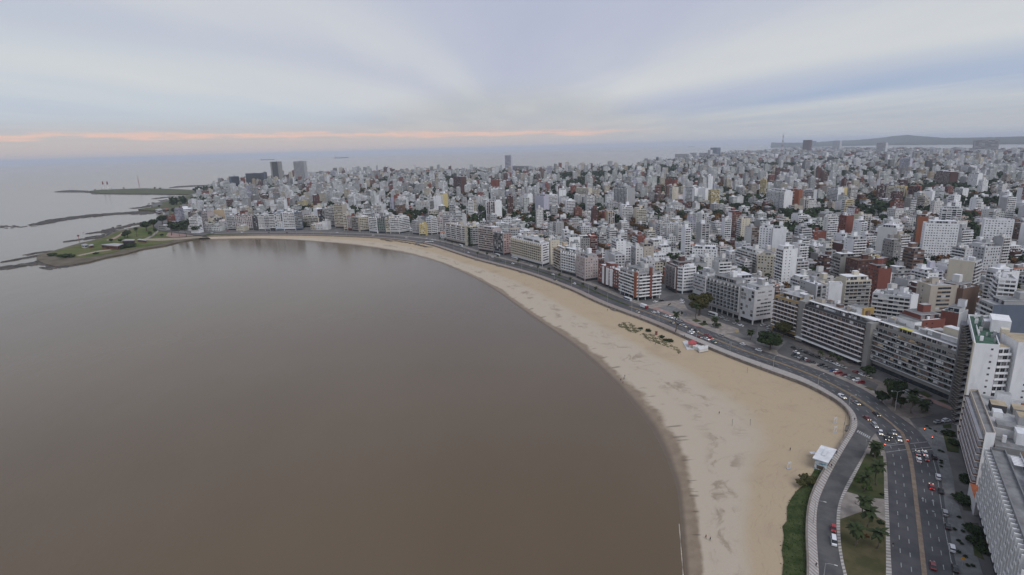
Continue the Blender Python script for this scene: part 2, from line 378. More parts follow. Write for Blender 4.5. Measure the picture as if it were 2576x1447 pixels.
def beach_z(p):
    """height of the sand under a point"""
    k = nearest_on(Wl, p); a = Wt[k]; b = Wl[k]; t_ = float(np.dot(np.array(p[:2])-a, b-a)/np.dot(b-a, b-a))
    return 2.6*min(1, max(0, t_)*1.25)**.8
k0 = [k for k in range(nb) if Wt[k][1] < 236]
fm = MB(); prev = None
fl = WATER[WATER[:, 1] < 190]; fl = offset(resample(fl, 40), 0); nn = normals(fl); rs = random.Random(5)
wd = [max(.02, .09+.08*math.sin(i*1.7)+rs.uniform(-.08, .06)) for i in range(40)]
for i in range(39):
    a, b = fl[i]-nn[i]*.6, fl[i+1]-nn[i+1]*.6
    fm.face([(*(a+nn[i]*wd[i]), .03), (*(a-nn[i]*wd[i]), .03), (*(b-nn[i+1]*wd[i+1]), .03), (*(b+nn[i+1]*wd[i+1]), .03)])
structure(fm.build('foam', pbr('foam', (.45, .42, .37), (.28, .25, .21), scale=1.2)), 'thin broken line of foam along the near water edge')

# land: everything behind the sea wall, out to the far coast
COAST = [(-644.3, 1080.4), (-686.9, 1109.9), (-748.4, 1191.9), (-810.4, 1313.7), (-854.9, 1411.1), (-907.2, 1514.3), (-984.5, 1615.9), (-1057.8, 1691.9), (-1118.0, 1821.5), (-1181.8, 2045.5), (-1198.2, 2161.5), (-1275.9, 2370.3), (-1391.7, 2658.5), (-1465.5, 2862.8)]
COAST += [(-1500, 3100), (-1560, 3500), (-1350, 4000), (-900, 4080), (-300, 3850), (100, 3750), (600, 3700), (880, 3850), (920, 4150), (1270, 4870), (1540, 5350), (2260, 6750), (3340, 8700), (3500, 8300)]+[(6234.3, 12512.6), (5550.9, 10423.5), (5172.6, 9016.4), (5005.4, 7181.0), (4816.9, 6020.6), (4557.7, 5138.7), (4581.4, 4519.9)]+[(9000, 4500), (9000, -500), (300, -500), (60, 20)]
LAND = [tuple(p) for p in WALL]+COAST
landm = pbr('city_ground', (.105, .105, .107), (.155, .15, .145), scale=.08, rough=.9, spec=.2)
structure(flat('ground', LAND, GZ, landm, skirt=5.2), 'flat city ground behind the sea wall')

# ---- Rambla
asph = pbr('asphalt', (.06, .06, .066), (.088, .087, .092), scale=.14, rough=.82, spec=.35, detail=6)
asph2 = pbr('asphalt_worn', (.07, .07, .074), (.105, .102, .1), scale=.15, rough=.85, spec=.3, detail=6)
pave = pbr('paving', (.21, .185, .165), (.29, .26, .235), scale=.3, rough=.85, spec=.2)
pavep = pbr('paving_pink', (.27, .175, .155), (.33, .225, .2), scale=.3, rough=.85, spec=.2)
paveg = pbr('paving_grey', (.15, .15, .152), (.2, .2, .2), scale=.4, rough=.85, spec=.2)
stripem = pbr('pale_stripe', (.37, .36, .34), (.46, .44, .42), scale=.6, rough=.8, spec=.2)
kerbm = pbr('kerb_stone', (.33, .3, .28), (.24, .22, .2), scale=.8, rough=.85, spec=.2)
grassm = pbr('lawn', (.038, .052, .02), (.07, .075, .035), scale=.16, rough=.95, spec=.1, detail=6)
grassd = pbr('lawn_dry', (.06, .06, .028), (.105, .09, .05), scale=.12, rough=.95, spec=.1, detail=6)
medm = pbr('median_earth', (.19, .145, .11), (.26, .205, .16), scale=.5, rough=.9, spec=.15)
linem = pbr('road_paint', (.42, .42, .42), (.24, .24, .24), scale=1.5, rough=.7)
yellowm = pbr('yellow_paint', (.32, .24, .09), (.2, .16, .08), scale=1.2, rough=.7)
wallsto = pbr('sea_wall_stone', (.16, .14, .125), (.24, .21, .185), scale=.35, rough=.9, spec=.15)

far = WALL[WALL[:, 1] > 345]
# near kerb of the carriageway (edge of the promenade)
PKn = [(96.5, 155.4), (105.4, 174.2), (114.6, 191.3), (124.4, 203.9), (135.6, 217.2), (153.6, 237.4), (165.3, 250.3)]+[(168.3, 254.9), (172.8, 263.6), (175.2, 273.0), (176.0, 285.4), (173.6, 301.8), (170.7, 312.8), (165.5, 322.4)]
PK = smoothline([(66, 88), (84, 131)]+PKn+[tuple(p) for p in offset(far, 6.5)[::6]], 420, 2)
strip('promenade', resample(offset(WALL, .35), 420), PK, GZ+.14, pbr('promenade_red', (.25, .205, .185), (.31, .265, .24), scale=.5, rough=.85, spec=.2), 320, skirt=.16)
prom = bpy.data.objects['promenade']; structure(prom, 'red and white striped promenade along the sea wall')
structure(strip('sea_wall', offset(resample(WALL, 420), -.25), offset(resample(WALL, 420), .35), GZ+.5, wallsto, 320, skirt=3.2), 'low stone sea wall between the beach and the promenade')
def stripes(parent, Lp, Rp, z, pitch, w, lo, hi, mat, a=.04, b=.96):
    n = 600; Lq = resample(Lp, n); Rq = resample(Rp, n); mid = (Lq+Rq)/2; d = np.r_[0, np.cumsum(np.hypot(*np.diff(mid, axis=0).T))]
    s = lo; cnt = 0
    while s < min(hi, d[-1]-w):
        q = []
        for ss in (s, s+w):
            l = np.array([np.interp(ss, d, Lq[:, j]) for j in (0, 1)]); r = np.array([np.interp(ss, d, Rq[:, j]) for j in (0, 1)]); q += [l+(r-l)*a, l+(r-l)*b]
        c = (q[0]+q[3])/2; m = MB(); P = [(p[0]-c[0], p[1]-c[1]) for p in (q[0], q[1], q[3], q[2])]
        ar = sum(P[i][0]*P[(i+1) % 4][1]-P[(i+1) % 4][0]*P[i][1] for i in range(4))
        m.prism(P if ar > 0 else P[::-1], 0, .012); m.build('paving_stripe', mat, parent, (c[0], c[1], z)); s += pitch; cnt += 1
    return cnt
PKr = resample(PK, 420); WLr = resample(offset(WALL, .35), 420)
pd = np.r_[0, np.cumsum(np.hypot(*np.diff((PKr+WLr)/2, axis=0).T))]
pk_near = float(pd[np.argmin(np.hypot(*(PKr-np.array([96, 155])).T))])
def s_at(pt): return float(pd[np.argmin(np.hypot(*((PKr+WLr)/2-np.array(pt)).T))])
s0 = s_at((96, 154)); s1 = s_at((120, 395))
stripes(prom, WLr, PKr, GZ+.141, 1.75, .95, s0-8, s0+55, stripem)
stripes(prom, WLr, PKr, GZ+.141, 2.1, 1.1, s0+55, s1, stripem)

# carriageways
KERB = smoothline([(85, 100), (103, 128)]+[(119.3, 154.5), (127.5, 167.9), (136.1, 181.6), (145.4, 196.5), (155.7, 213.0), (164.5, 227.6)]+[(167.0, 233.5), (170.4, 244.5), (170.5, 251.9), (170.9, 259.7), (174.4, 270.9), (176.0, 285.4), (173.6, 301.8), (170.7, 312.8), (165.5, 322.4)]+[tuple(p) for p in offset(far, 6.6)[::6]], 500, 2)
MEDL = smoothline([(94.5, 100), (112, 128)]+[(128.7, 154.2), (142.1, 175.5), (153.3, 193.5), (165.2, 212.5), (174.8, 228.9), (182.6, 244.7)]+[(182.3, 244.8), (184.0, 255.4), (184.2, 262.9), (184.7, 284.9), (179.4, 310.8), (170.0, 331.9)]+[tuple(p) for p in offset(far, 15.2)[::6]], 500, 2)
MEDR = smoothline([(96.2, 100), (113.6, 128)]+[(130.3, 154.1), (143.7, 175.4), (155.7, 194.7), (167.4, 213.2), (176.6, 228.8), (184.5, 245.6)]+[(183.7, 244.7), (185.1, 255.7), (185.0, 263.5), (185.4, 285.5), (180.1, 311.4), (170.7, 333.0)]+[tuple(p) for p in offset(far, 16.2)[::6]], 500, 2)
KERBR = smoothline([(107, 100), (124, 128)]+[(140.8, 155.1), (149.7, 169.6), (157.8, 182.4), (165.0, 193.6), (175.3, 208.9), (181.2, 219.0)]+[(187.9, 232.4), (192.8, 247.8), (192.8, 262.4), (196.4, 287.7), (191.2, 308.6), (179.5, 335.9)]+[tuple(p) for p in offset(far, 25.5)[::6]], 500, 2)
sea_way = structure(strip('road', KERB, MEDL, GZ+.008, asph, 360), 'seaward carriageway of the coastal avenue')
land_way = structure(strip('road', MEDR, KERBR, GZ+.012, asph, 360), 'landward carriageway of the coastal avenue')
med = structure(strip('median_strip', MEDL, MEDR, GZ+.13, medm, 360, skirt=.13), 'narrow reddish median between the carriageways')
def line_at(Lp, Rp, t, n=500): return resample(Lp, n)*(1-t)+resample(Rp, n)*t
def dashes(parent, line, z, lo_pt, hi_pt, dash, gap, w, mat, name='lane_marking', maxn=80):
    d = np.r_[0, np.cumsum(np.hypot(*np.diff(line, axis=0).T))]
    at = lambda pt: d[np.argmin(np.hypot(*(line-np.array(pt)).T))]
    s, e = sorted((at(lo_pt), at(hi_pt))); k = 0
    while s < e and k < maxn:
        a = np.array([np.interp(s, d, line[:, j]) for j in (0, 1)]); b = np.array([np.interp(s+dash, d, line[:, j]) for j in (0, 1)])
        u = (b-a)/max(np.hypot(*(b-a)), 1e-6); L_ = np.hypot(*(b-a))
        key = ('dash', round(dash, 1), w)
        if key not in MESH:
            m = MB(); m.box(-.5, -.5, 0, .5, .5, .006); MESH[key] = m.mesh('lane_marking', mat)
        put(name, MESH[key], parent, ((a[0]+b[0])/2, (a[1]+b[1])/2, z+.008), math.atan2(u[1], u[0]), (L_, w, 1)); s += dash+gap; k += 1
MESH = {}
for f_ in (1/3, 2/3):
    dashes(sea_way, line_at(KERB, MEDL, f_), GZ+.012, (112, 128), (100, 455), 2.6, 5.2, .22, linem)
    dashes(land_way, line_at(MEDR, KERBR, f_*.86), GZ+.016, (124, 128), (115, 455), 2.6, 5.2, .22, linem)
def ribbon(name, line, w, z, mat, parent, lo_pt, hi_pt, h=.006):
    d = [int(np.argmin(np.hypot(*(line-np.array(p)).T))) for p in (lo_pt, hi_pt)]; a, b = sorted(d); l = line[a:b+1]
    return strip(name, offset(l, -w/2), offset(l, w/2), z, mat, max(8, len(l)), parent)
ribbon('edge_line', line_at(MEDR, KERBR, .86), .2, GZ+.019, linem, land_way, (124, 128), (181, 219))
ribbon('yellow_line', offset(MEDL, -.35), .3, GZ+.02, yellowm, sea_way, (184, 262), (90, 470))
ribbon('yellow_line', offset(MEDR, .35), .3, GZ+.022, yellowm, land_way, (184, 262), (90, 470))
def quad_mark(name, parent, pts, z, mat):
    c = np.mean([p[:2] for p in pts], axis=0); m = MB(); P = [(p[0]-c[0], p[1]-c[1]) for p in pts]
    ar = sum(P[i][0]*P[(i+1) % len(P)][1]-P[(i+1) % len(P)][0]*P[i][1] for i in range(len(P)))
    m.prism(P if ar > 0 else P[::-1], 0, .006); return m.build(name, mat, parent, (c[0], c[1], z))
def bar(name, parent, a, b, w, z, mat):
    a, b = v2(a), v2(b); u = (b-a)/np.hypot(*(b-a)); n_ = np.array([-u[1], u[0]])*w/2
    return quad_mark(name, parent, [a-n_, b-n_, b+n_, a+n_], z, mat)
for (a, b, par) in (((167.4, 234.0), (175.5, 235.5), sea_way), ((166.7, 232.9), (177.9, 234.4), sea_way), ((164.8, 227.8), (175.0, 229.6), sea_way), ((180.1, 234.6), (188.7, 235.7), land_way), ((177.5, 229.8), (186.9, 231.1), land_way), ((176.5, 227.9), (186.2, 229.0), land_way), ((196.8, 257.8), (197.0, 249.7), None)):
    if par is None: continue
    bar('stop_line', par, a, b, .32, GZ+.03, linem)
def arrow(parent, p, ang):
    m = MB(); m.prism([(-.12, -1.6), (.12, -1.6), (.12, .3), (-.12, .3)], 0, .006); m.prism([(-.5, .3), (.5, .3), (0, 1.7)], 0, .006)
    m.build('road_arrow', linem, parent, (p[0], p[1], GZ+.03), ang)
arrow(land_way, (156.6, 193.1), R(-33)); arrow(land_way, (159.4, 191.5), R(-33))

rp = random.Random(31)
for par, La, Lb in ((sea_way, KERB, MEDL), (land_way, MEDR, KERBR)):
    for i in range(9):
        l = line_at(La, Lb, rp.choice((.17, .3, .5, .66, .8))); k = rp.randrange(60, 300); n_ = rp.randint(3, 9)
        bar('asphalt_patch', par, l[k], l[k+n_], rp.uniform(.8, 2.2), GZ+.013+.0005*i, pbr('patch_dark', (.035, .035, .038), (.05, .05, .052), scale=.6) if rp.random() < .6 else pbr('patch_pale', (.1, .1, .1), (.125, .122, .12), scale=.6))
# slip road, island with lawns and palms
SL_L = smoothline([(66, 88), (84, 131)]+[(96.5, 155.4), (105.4, 174.2), (114.6, 191.3), (124.4, 203.9), (135.6, 217.2), (153.6, 237.4), (165.3, 250.3)]+[(169.1, 254.8)], 160, 2)
SL_R = smoothline([(78, 100), (94, 134)]+[(104.2, 155.1), (106.5, 161.2), (111.1, 171.2), (117.0, 182.4), (122.4, 190.9), (128.6, 198.7), (134.6, 205.6), (144.2, 216.0), (155.5, 228.1), (166.1, 240.6)]+[(170.4, 244.5)], 160, 2)
slip = structure(strip('road', SL_L, SL_R, GZ+.016, asph2, 140), 'slip road curving between the promenade and the palm lawns')
for k in range(7):
    a = np.array((163.6, 247.6)); b = np.array((165.7, 240.8)); p = a+(b-a)*(k+.5)/7; u = np.array((162.1, 244.7))-np.array((165.2, 248.3)); u = u/np.hypot(*u)
    bar('crossing_stripe', slip, p-u*1.4, p+u*1.4, .6, GZ+.03, linem)
IS_L = SL_R; IS_Lg = smoothline([(81, 100), (97, 134)]+[(105.2, 155.1), (107.5, 161.1), (112.8, 172.3), (120.8, 186.5), (126.3, 194.7), (130.6, 199.3), (137.1, 206.2), (147.7, 218.2), (155.8, 227.0), (165.8, 238.7)]+[(170.5, 244.3)], 160, 2)
IS_R = smoothline([(85, 100), (103, 128)]+[(119.3, 154.5), (127.5, 167.9), (136.1, 181.6), (145.4, 196.5), (155.7, 213.0), (164.5, 227.6)]+[(167.0, 233.5), (170.4, 244.0)], 160, 2)
IS_Rg = smoothline([(83.5, 100), (101, 130)]+[(117.5, 154.6), (131.1, 175.9), (142.2, 194.0), (154.8, 213.8), (161.7, 225.1)]+[(167.6, 236.0), (170.4, 244.2)], 160, 2)
isl = structure(strip('pavement', IS_L, IS_R, GZ+.13, pave, 140, skirt=.13), 'paved traffic island between the slip road and the avenue')
stripes(isl, SL_R[:150], IS_Lg[:150], GZ+.131, 1.75, .95, 30, 140, stripem)
stripes(isl, IS_Rg[:140], IS_R[:140], GZ+.131, 1.75, .95, 30, 118, stripem)
def between(pl, ya, yb): return [tuple(p) for p in pl if ya <= p[1] <= yb]
lawn_s = between(IS_Lg, 90, 182.5)+[(128.8, 186.5), (132.6, 183.5), (134.0, 180.5)]+between(IS_Rg, 90, 178)[::-1]
structure(flat('lawn', lawn_s, GZ+.16, grassd, skirt=.1), 'dry palm lawn on the near part of the island')
lawn_n = [(130.6, 199.2), (132.6, 197.8), (134.6, 196.4), (137.3, 194.9), (142.1, 193.8), (154.8, 213.8), (161.5, 224.7), (158.2, 225.8), (155.5, 227.0), (147.7, 218.2), (137.1, 206.2)]
structure(flat('lawn', lawn_n, GZ+.165, grassm, skirt=.1), 'green palm lawn on the far tip of the island')
structure(flat('lawn', [(165.4, 238.7), (167.2, 234.3), (161.6, 225.6), (158.6, 226.3), (156.4, 227.6), (161.6, 234.2)], GZ+.14, pavep), 'reddish paved tip of the island') if False else None
# planter kerb round the middle palms
pk_ = MB()
cc = v2((132.4, 191.1))
ring = [(cc[0]+2.6*math.cos(a), cc[1]+2.0*math.sin(a)) for a in np.linspace(0, 2*math.pi, 20)[:-1]]
for i in range(len(ring)):
    a, b = v2(ring[i]), v2(ring[(i+1) % len(ring)]); o_ = (a-cc)*.1, (b-cc)*.1
    pk_.face([(*a, .45), (*b, .45), (*(b+o_[1]), .45), (*(a+o_[0]), .45)]); pk_.face([(*(a+o_[0]), 0), (*(a+o_[0]), .45), (*(b+o_[1]), .45), (*(b+o_[1]), 0)]); pk_.face([(*b, 0), (*b, .45), (*a, .45), (*a, 0)])
pk_.v = [(x-cc[0], y-cc[1], z) for x, y, z in pk_.v]
tag(pk_.build('planter_kerb', kerbm, None, (*cc, GZ+.13)), 'low curved stone planter round a palm in the paved gap between the lawns', 'planter')
# grass bank below the promenade
gb = [(94.1, 155.9)]+[(93.5, 156.2), (95.4, 160.4), (102.3, 175.1), (111.6, 192.3), (121.1, 205.0), (131.0, 216.8), (128.0, 217.8), (122.6, 211.7), (116.7, 205.9), (112.5, 202.5), (108.1, 197.8), (104.0, 192.6), (99.8, 184.0), (96.8, 181.1), (94.7, 175.4), (90.7, 168.6), (88.7, 163.1), (85.1, 156.5)]
structure(flat('grass_bank', [(66, 100), (84, 131)]+gb[1:]+[(76, 145), (60, 105)], 2.95, pbr('bank_grass', (.028, .043, .014), (.06, .075, .03), scale=.25, rough=.95, spec=.1, detail=6), skirt=1.2), 'green grass bank between the sand and the promenade')

# landward pavement near, gardens
pvR = structure(strip('pavement', KERBR[:150] if False else smoothline([(107, 100), (124, 128)]+[(140.8, 155.1), (149.7, 169.6), (157.8, 182.4), (165.0, 193.6), (175.3, 208.9), (181.2, 219.0)]+[(187.9, 232.4), (192.6, 246.9)], 120, 2),
      smoothline([(113, 100), (130, 128)]+[(148.0, 153.4), (156.3, 169.4), (164.5, 184.6), (171.8, 196.7), (180.1, 208.7), (186.6, 219.6)]+[(192.2, 228.1), (203.6, 246.3)], 120, 2), GZ+.13, paveg, 100, skirt=.13), 'grey pavement in front of the near apartment blocks')
for q, nm_ in (([(207.3, 251.2), (211.5, 251.4), (208.8, 247.3), (205.3, 248.0)], 'corner'), ([(202.3, 244.5), (205.0, 243.5), (199.1, 230.1), (195.4, 225.5), (191.6, 227.3)], 'side'), ([(155.9, 168.1), (154.6, 162.4), (153.3, 159.9), (151.6, 161.9)], 'strip')):
    structure(flat('lawn', q, GZ+.17, grassm, skirt=.1), 'small lawn at the foot of the near towers')
structure(flat('pavement', [(193.9, 248.7), (206.7, 249.8), (191.6, 227.3), (187.9, 232.4)], GZ+.135, paveg, skirt=.1), 'paved corner beside the traffic lights')
# side street and service road by the long balcony blocks
structure(flat('road', [(192.8, 262.4), (195.9, 258.2), (194.2, 249.1), (207.6, 251.6), (219.6, 256.7), (238.3, 279.1), (224.0, 266.7), (210.2, 261.3), (198.3, 259.0)], GZ+.005, asph2), 'side street mouth by the tall white tower')
SRV_L = smoothline([(195.9, 258.2), (197.2, 284.1), (199.9, 292.3), (195.0, 315.3), (188.6, 340.1)]+[(185.2, 330.2), (173.4, 351.4)]+[(176.2, 358.3)], 80, 2)
SRV_R = smoothline([(211.7, 265.4), (211.4, 280.8), (212.6, 301.7), (204.1, 326.3)]+[(201.6, 333.4), (192.7, 367.1)]+[(191.8, 376.5)], 80, 2)
structure(flat('pavement', [tuple(p) for p in KERBR[(KERBR[:, 1] > 246) & (KERBR[:, 1] < 392) & (KERBR[:, 0] > 150)]]+[tuple(p) for p in SRV_L[::-1]], GZ+.13, pave, skirt=.12), 'brown pavement between the avenue and the service road')
structure(strip('road', SRV_L, SRV_R, GZ+.006, asph2, 60), 'service road with parked cars under the long balcony blocks')
paveb = pbr('paving_brown', (.13, .112, .1), (.19, .165, .15), scale=.35, rough=.88, spec=.15)
structure(flat('pavement', [(200.0, 291.7), (192.8, 268.1), (192.7, 261.6), (196.2, 258.5), (204.5, 259.2), (211.0, 262.5), (211.3, 265.2), (210.5, 279.5), (209.3, 291.1), (207.7, 300.7)], GZ+.15, paveb, skirt=.13), 'brown paved corner with trees and palms below the huge balcony block')
structure(flat('pavement', [tuple(p) for p in SRV_R[::-1][:62]]+[(193.1, 373.1), (199.8, 372.6), (213.5, 326.3)]+[(217.5, 325.8), (229.9, 276.1)]+[(225.5, 268.8), (213.1, 267.4)], GZ+.1, paveb, skirt=.1), 'paved forecourt strip in front of the two long blocks')
structure(flat('path', [(217.7, 284.8), (220.3, 285.6), (223.5, 277.7), (225.9, 268.9), (223.0, 265.5), (219.3, 276.0)], GZ+.16, pavep), 'pinkish path past the foot of the huge balcony block')
structure(flat('lawn', [(221.4, 289.1), (225.3, 289.2), (225.7, 282.8), (221.4, 280.8)], GZ+.18, grassm), 'small dark lawn under the huge balcony block')
structure(flat('lawn', [(224.0, 277.7), (227.6, 277.9), (229.4, 273.1), (227.4, 270.8)], GZ+.18, grassm), 'small lawn beside the tower entrance')
structure(flat('lawn', [(196.6, 296.3), (199.7, 297.1), (200.7, 292.9), (198.0, 291.8)], GZ+.18, grassd), 'dry grass bed at the corner of the brown pavement')
structure(flat('garden_bed', [(162.2, 178.7), (166.0, 178.2), (155.8, 161.1), (155.2, 165.5)], GZ+.15, pbr('dark_bed', (.03, .035, .02), (.06, .058, .04), scale=.5)), 'dark planted bed under the lattice block')
structure(flat('garden_bed', [(171.6, 194.6), (175.9, 195.2), (169.2, 184.9), (166.5, 185.8)], GZ+.15, MATS['dark_bed']), 'dark planted bed beside the annexe')
# plaza opposite the red-roofed kiosk
plaza = structure(flat('plaza', [(117.0, 475.9), (133.0, 488.0), (151.9, 490.8), (147.8, 461.2), (156.9, 433.5), (169.0, 406.2), (167.1, 399.7), (158.9, 396.1), (148.4, 404.7), (136.2, 432.9), (120.4, 463.9)], GZ+.13, pave, skirt=.13), 'triangular paved plaza with palms beside the avenue')
quad_mark('paving_panel', plaza, [(124.5, 469.3), (138.5, 475.2), (142.3, 454.7), (132.6, 448.9)], GZ+.135, paveg)
quad_mark('paving_panel', plaza, [(119.2, 468.3), (124.1, 470.8), (131.9, 447.6), (129.0, 443.9)], GZ+.137, pavep)
quad_mark('paving_panel', plaza, [(141.2, 454.8), (144.7, 457.3), (142.9, 445.2), (138.0, 439.1)], GZ+.139, paveg)
quad_mark('paving_panel', plaza, [(134.8, 433.1), (146.2, 410.5), (139.8, 414.5), (134.7, 428.1)], GZ+.141, pavep)
for q in ([(141.5, 431.2), (146.6, 433.2), (148.5, 426.8), (143.1, 424.9)], [(143.4, 421.2), (150.5, 425.4), (150.6, 418.2), (145.1, 415.7)]):
    structure(flat('lawn', q, GZ+.17, grassm, skirt=.05), 'small grass bed in the plaza')
quad_mark('yellow_kerb', plaza, [(165.0, 402.1), (167.7, 402.9), (166.0, 397.6), (163.6, 396.8)], GZ+.15, yellowm)
structure(flat('road', [(133.3, 489.0), (140.9, 505.0), (153.5, 510.4), (158.3, 490.1), (164.6, 451.2), (175.9, 421.8), (185.8, 411.5), (167.3, 371.2), (166.7, 398.6), (170.1, 407.2), (157.1, 434.0), (148.0, 461.7), (152.1, 491.4)], GZ+.0045, asph2), 'side streets round the plaza')
# grass median further along
ME1 = offset(far, 15.0); ME2 = offset(far, 17.6); sel = (far[:, 1] > 470) & (far[:, 1] < 700)
structure(strip('lawn', ME1[sel], ME2[sel], GZ+.15, grassm, 60, skirt=.1), 'green grass median with palms along the avenue')
structure(strip('pavement', resample(offset(far, 25.6), 200), resample(offset(far, 32), 200), GZ+.125, pave, 150, skirt=.1), 'pavement along the seafront blocks')

# ---- the western point with its lawns
PEN = [(-546.2, 991.2)]+[(-561.5, 964.0), (-564.9, 924.6), (-583.2, 895.7), (-582.9, 849.8), (-593.7, 821.8), (-594.0, 788.4), (-605.4, 770.4), (-619.4, 761.0), (-653.4, 784.9), (-695.6, 823.8), (-726.5, 864.3), (-726.7, 888.3), (-737.1, 936.7), (-745.8, 983.9), (-744.3, 1014.4), (-749.7, 1048.2), (-787.9, 1135.6), (-786.0, 1184.3), (-784.6, 1219.1), (-796.7, 1278.3), (-826.5, 1358.1), (-855.1, 1434.7)]+[(-818.4, 1383.8), (-726.1, 1256.8), (-651.7, 1145.3), (-568.7, 1047.7)]
rockm = pbr('shore_rock', (.045, .043, .042), (.095, .085, .075), scale=.09, rough=.85, spec=.25, detail=6, bump=.6, bscale=.4)
peng = pbr('point_grass', (.06, .095, .02), (.13, .125, .055), scale=.035, rough=.95, spec=.1, detail=6)
structure(flat('point_ground', PEN, 1.6, pbr('point_earth', (.085, .072, .048), (.14, .118, .085), scale=.05, rough=.95, detail=6), skirt=2.4), 'low rocky point at the west end of the bay')
structure(flat('lawn', [(-579.1, 962.0), (-590.6, 907.9), (-611.4, 885.5), (-608.3, 865.4), (-613.0, 838.1), (-628.1, 822.7), (-653.6, 826.4), (-697.2, 850.9), (-716.0, 879.2), (-724.0, 924.4), (-729.3, 966.7), (-741.0, 1038.7), (-769.0, 1110.9), (-766.5, 1157.8), (-753.2, 1183.6), (-762.9, 1254.8), (-734.4, 1239.1), (-628.0, 1106.3), (-585.8, 993.8)], 2.0, peng, skirt=.6), 'green lawns on the western point')
structure(flat('path', [(-651.7, 843.7), (-646.3, 885.8), (-634.5, 894.0), (-626.4, 884.6), (-637.0, 872.5), (-642.4, 837.8)], 2.05, pbr('sandy_path', (.27, .22, .17), (.33, .28, .22), scale=.1)), 'sandy track across the point')
structure(flat('path', [(-717.3, 1004.3), (-724.3, 1038.0), (-775.7, 1151.1), (-769.4, 1146.6), (-711.6, 1025.1), (-702.1, 989.2)], 2.055, pbr('red_path', (.28, .19, .15), (.33, .23, .18), scale=.1)), 'reddish footpath along the rocky shore')
structure(flat('path', [(-644.5, 985.2), (-663.0, 1047.1), (-707.4, 1145.5), (-698.2, 1135.6), (-653.7, 1038.5), (-638.0, 990.2)], 2.06, pave), 'pale footpath on the western point')
structure(flat('plaza', [(-628.7, 1033.9), (-651.8, 1080.5), (-618.1, 1104.0), (-584.6, 1053.3), (-574.9, 1024.0), (-605.0, 1013.6)], 2.065, pavep), 'pinkish square at the root of the point')
structure(flat('beach_path', [(-525.0, 1033.7), (-505.2, 1010.6), (-548.1, 995.1), (-571.9, 981.3), (-605.5, 974.1), (-654.2, 991.5), (-651.9, 1004.6), (-589.9, 1007.3)], 2.07, pbr('damp_sand', (.25, .2, .15), (.32, .265, .2), scale=.06)), 'strip of damp sand behind the west end of the bay')
# rock shelves running out from the shore
def rocks(name, label, line, w, z, n, seed, size=(3, 9)):
    r = random.Random(seed); pl = resample(line, 60); m = MB(); nn_ = normals(pl)
    for _ in range(n):
        t_ = r.random(); k = t_*59; i = min(58, int(k)); p = pl[i]+(pl[i+1]-pl[i])*(k-i); q = p+nn_[i]*r.gauss(0, w*(.35+.65*min(1, t_*2.2+.1)))
        u = pl[min(59, i+2)]-pl[max(0, i-2)]; a = math.atan2(u[1], u[0])+r.gauss(0, .15); L_ = r.uniform(*size)*1.8; B_ = L_*r.uniform(.16, .34); h = r.uniform(.3, 1.0)*z
        ring_ = []
        for j in range(7):
            an = 2*math.pi*j/7; rr = r.uniform(.75, 1.2); x, y = L_*rr*math.cos(an), B_*rr*math.sin(an); ring_.append((q[0]+x*math.cos(a)-y*math.sin(a), q[1]+x*math.sin(a)+y*math.cos(a)))
        top = [(q[0]+(x-q[0])*.72, q[1]+(y-q[1])*.72) for x, y in ring_]; b0 = len(m.v)
        m.v += [(x, y, -.4) for x, y in ring_]+[(x, y, h*r.uniform(.7, 1.1)) for x, y in top]
        for j in range(7): k2 = (j+1) % 7; m.f.append((b0+j, b0+k2, b0+7+k2, b0+7+j)); m.m.append(0)
        m.f.append(tuple(b0+7+j for j in range(7))); m.m.append(0)
    o = m.build(name, rockm); tag(o, label, kind='structure'); return o
rocks('rock_shelf', 'dark rocks off the tip of the western point', [(-690.9, 761.7), (-683.1, 779.4), (-678.7, 802.5), (-638.2, 780.9), (-611.4, 762.0)], 9, 1.3, 110, 1)
rocks('rock_shelf', 'dark rock ledges left of the point', [(-735.4, 818.8), (-729.9, 839.4), (-724.2, 861.1)], 3, 1.2, 46, 2)
rocks('rock_shelf', 'single long rock ledge beyond the tip of the point', [(-750.4, 874.4), (-746.0, 888.2), (-739.5, 902.0)], 2.5, 1.2, 30, 3)
rocks('rock_shelf', 'dark rocks along the outer shore of the point', [(-789.6, 1011.1), (-779.0, 1034.7), (-768.0, 1059.4), (-771.8, 1095.4), (-792.1, 1144.9)], 9, 1.4, 90, 4)
rocks('rock_shelf', 'rock ledges beside the outer path of the point', [(-821.0, 1119.6), (-812.7, 1148.9), (-826.3, 1210.1), (-825.6, 1264.9), (-823.8, 1293.8)], 10, 1.4, 110, 5)
rocks('rock_shelf', 'long dark rocky spit in the middle of the west shore', [(-1082.7, 1300.4), (-1101.1, 1375.9), (-1096.8, 1430.9), (-1081.7, 1487.8), (-1043.8, 1517.1), (-1004.5, 1547.6), (-946.9, 1493.1)], 15, 1.8, 300, 6, (5, 14))
rocks('rock_shelf', 'scattered rocks at the end of the long spit', [(-1158.0, 1297.1), (-1087.1, 1254.7), (-1076.1, 1280.0)], 10, 1.0, 26, 7, (4, 9))
rocks('rock_shelf', 'rocks along the shore below the green slope', [(-1094.4, 1674.5), (-1087.9, 1721.6), (-1116.4, 1836.5), (-1175.0, 2033.4)], 14, 1.6, 120, 8, (5, 12))
rocks('rock_shelf', 'low rocks in the cove under the far headland', [(-1266.6, 2049.2), (-1264.5, 2119.6), (-1238.9, 2161.0)], 9, 1.3, 50, 9, (5, 12))
rocks('rock_shelf', 'dark shore of the far headland', [(-1892.1, 2597.2), (-1753.4, 2469.8), (-1583.7, 2391.0), (-1428.9, 2324.3), (-1272.4, 2235.8)], 12, 1.8, 160, 10, (8, 18))
farg = pbr('far_grass', (.055, .07, .025), (.09, .085, .045), scale=.02, rough=.95)
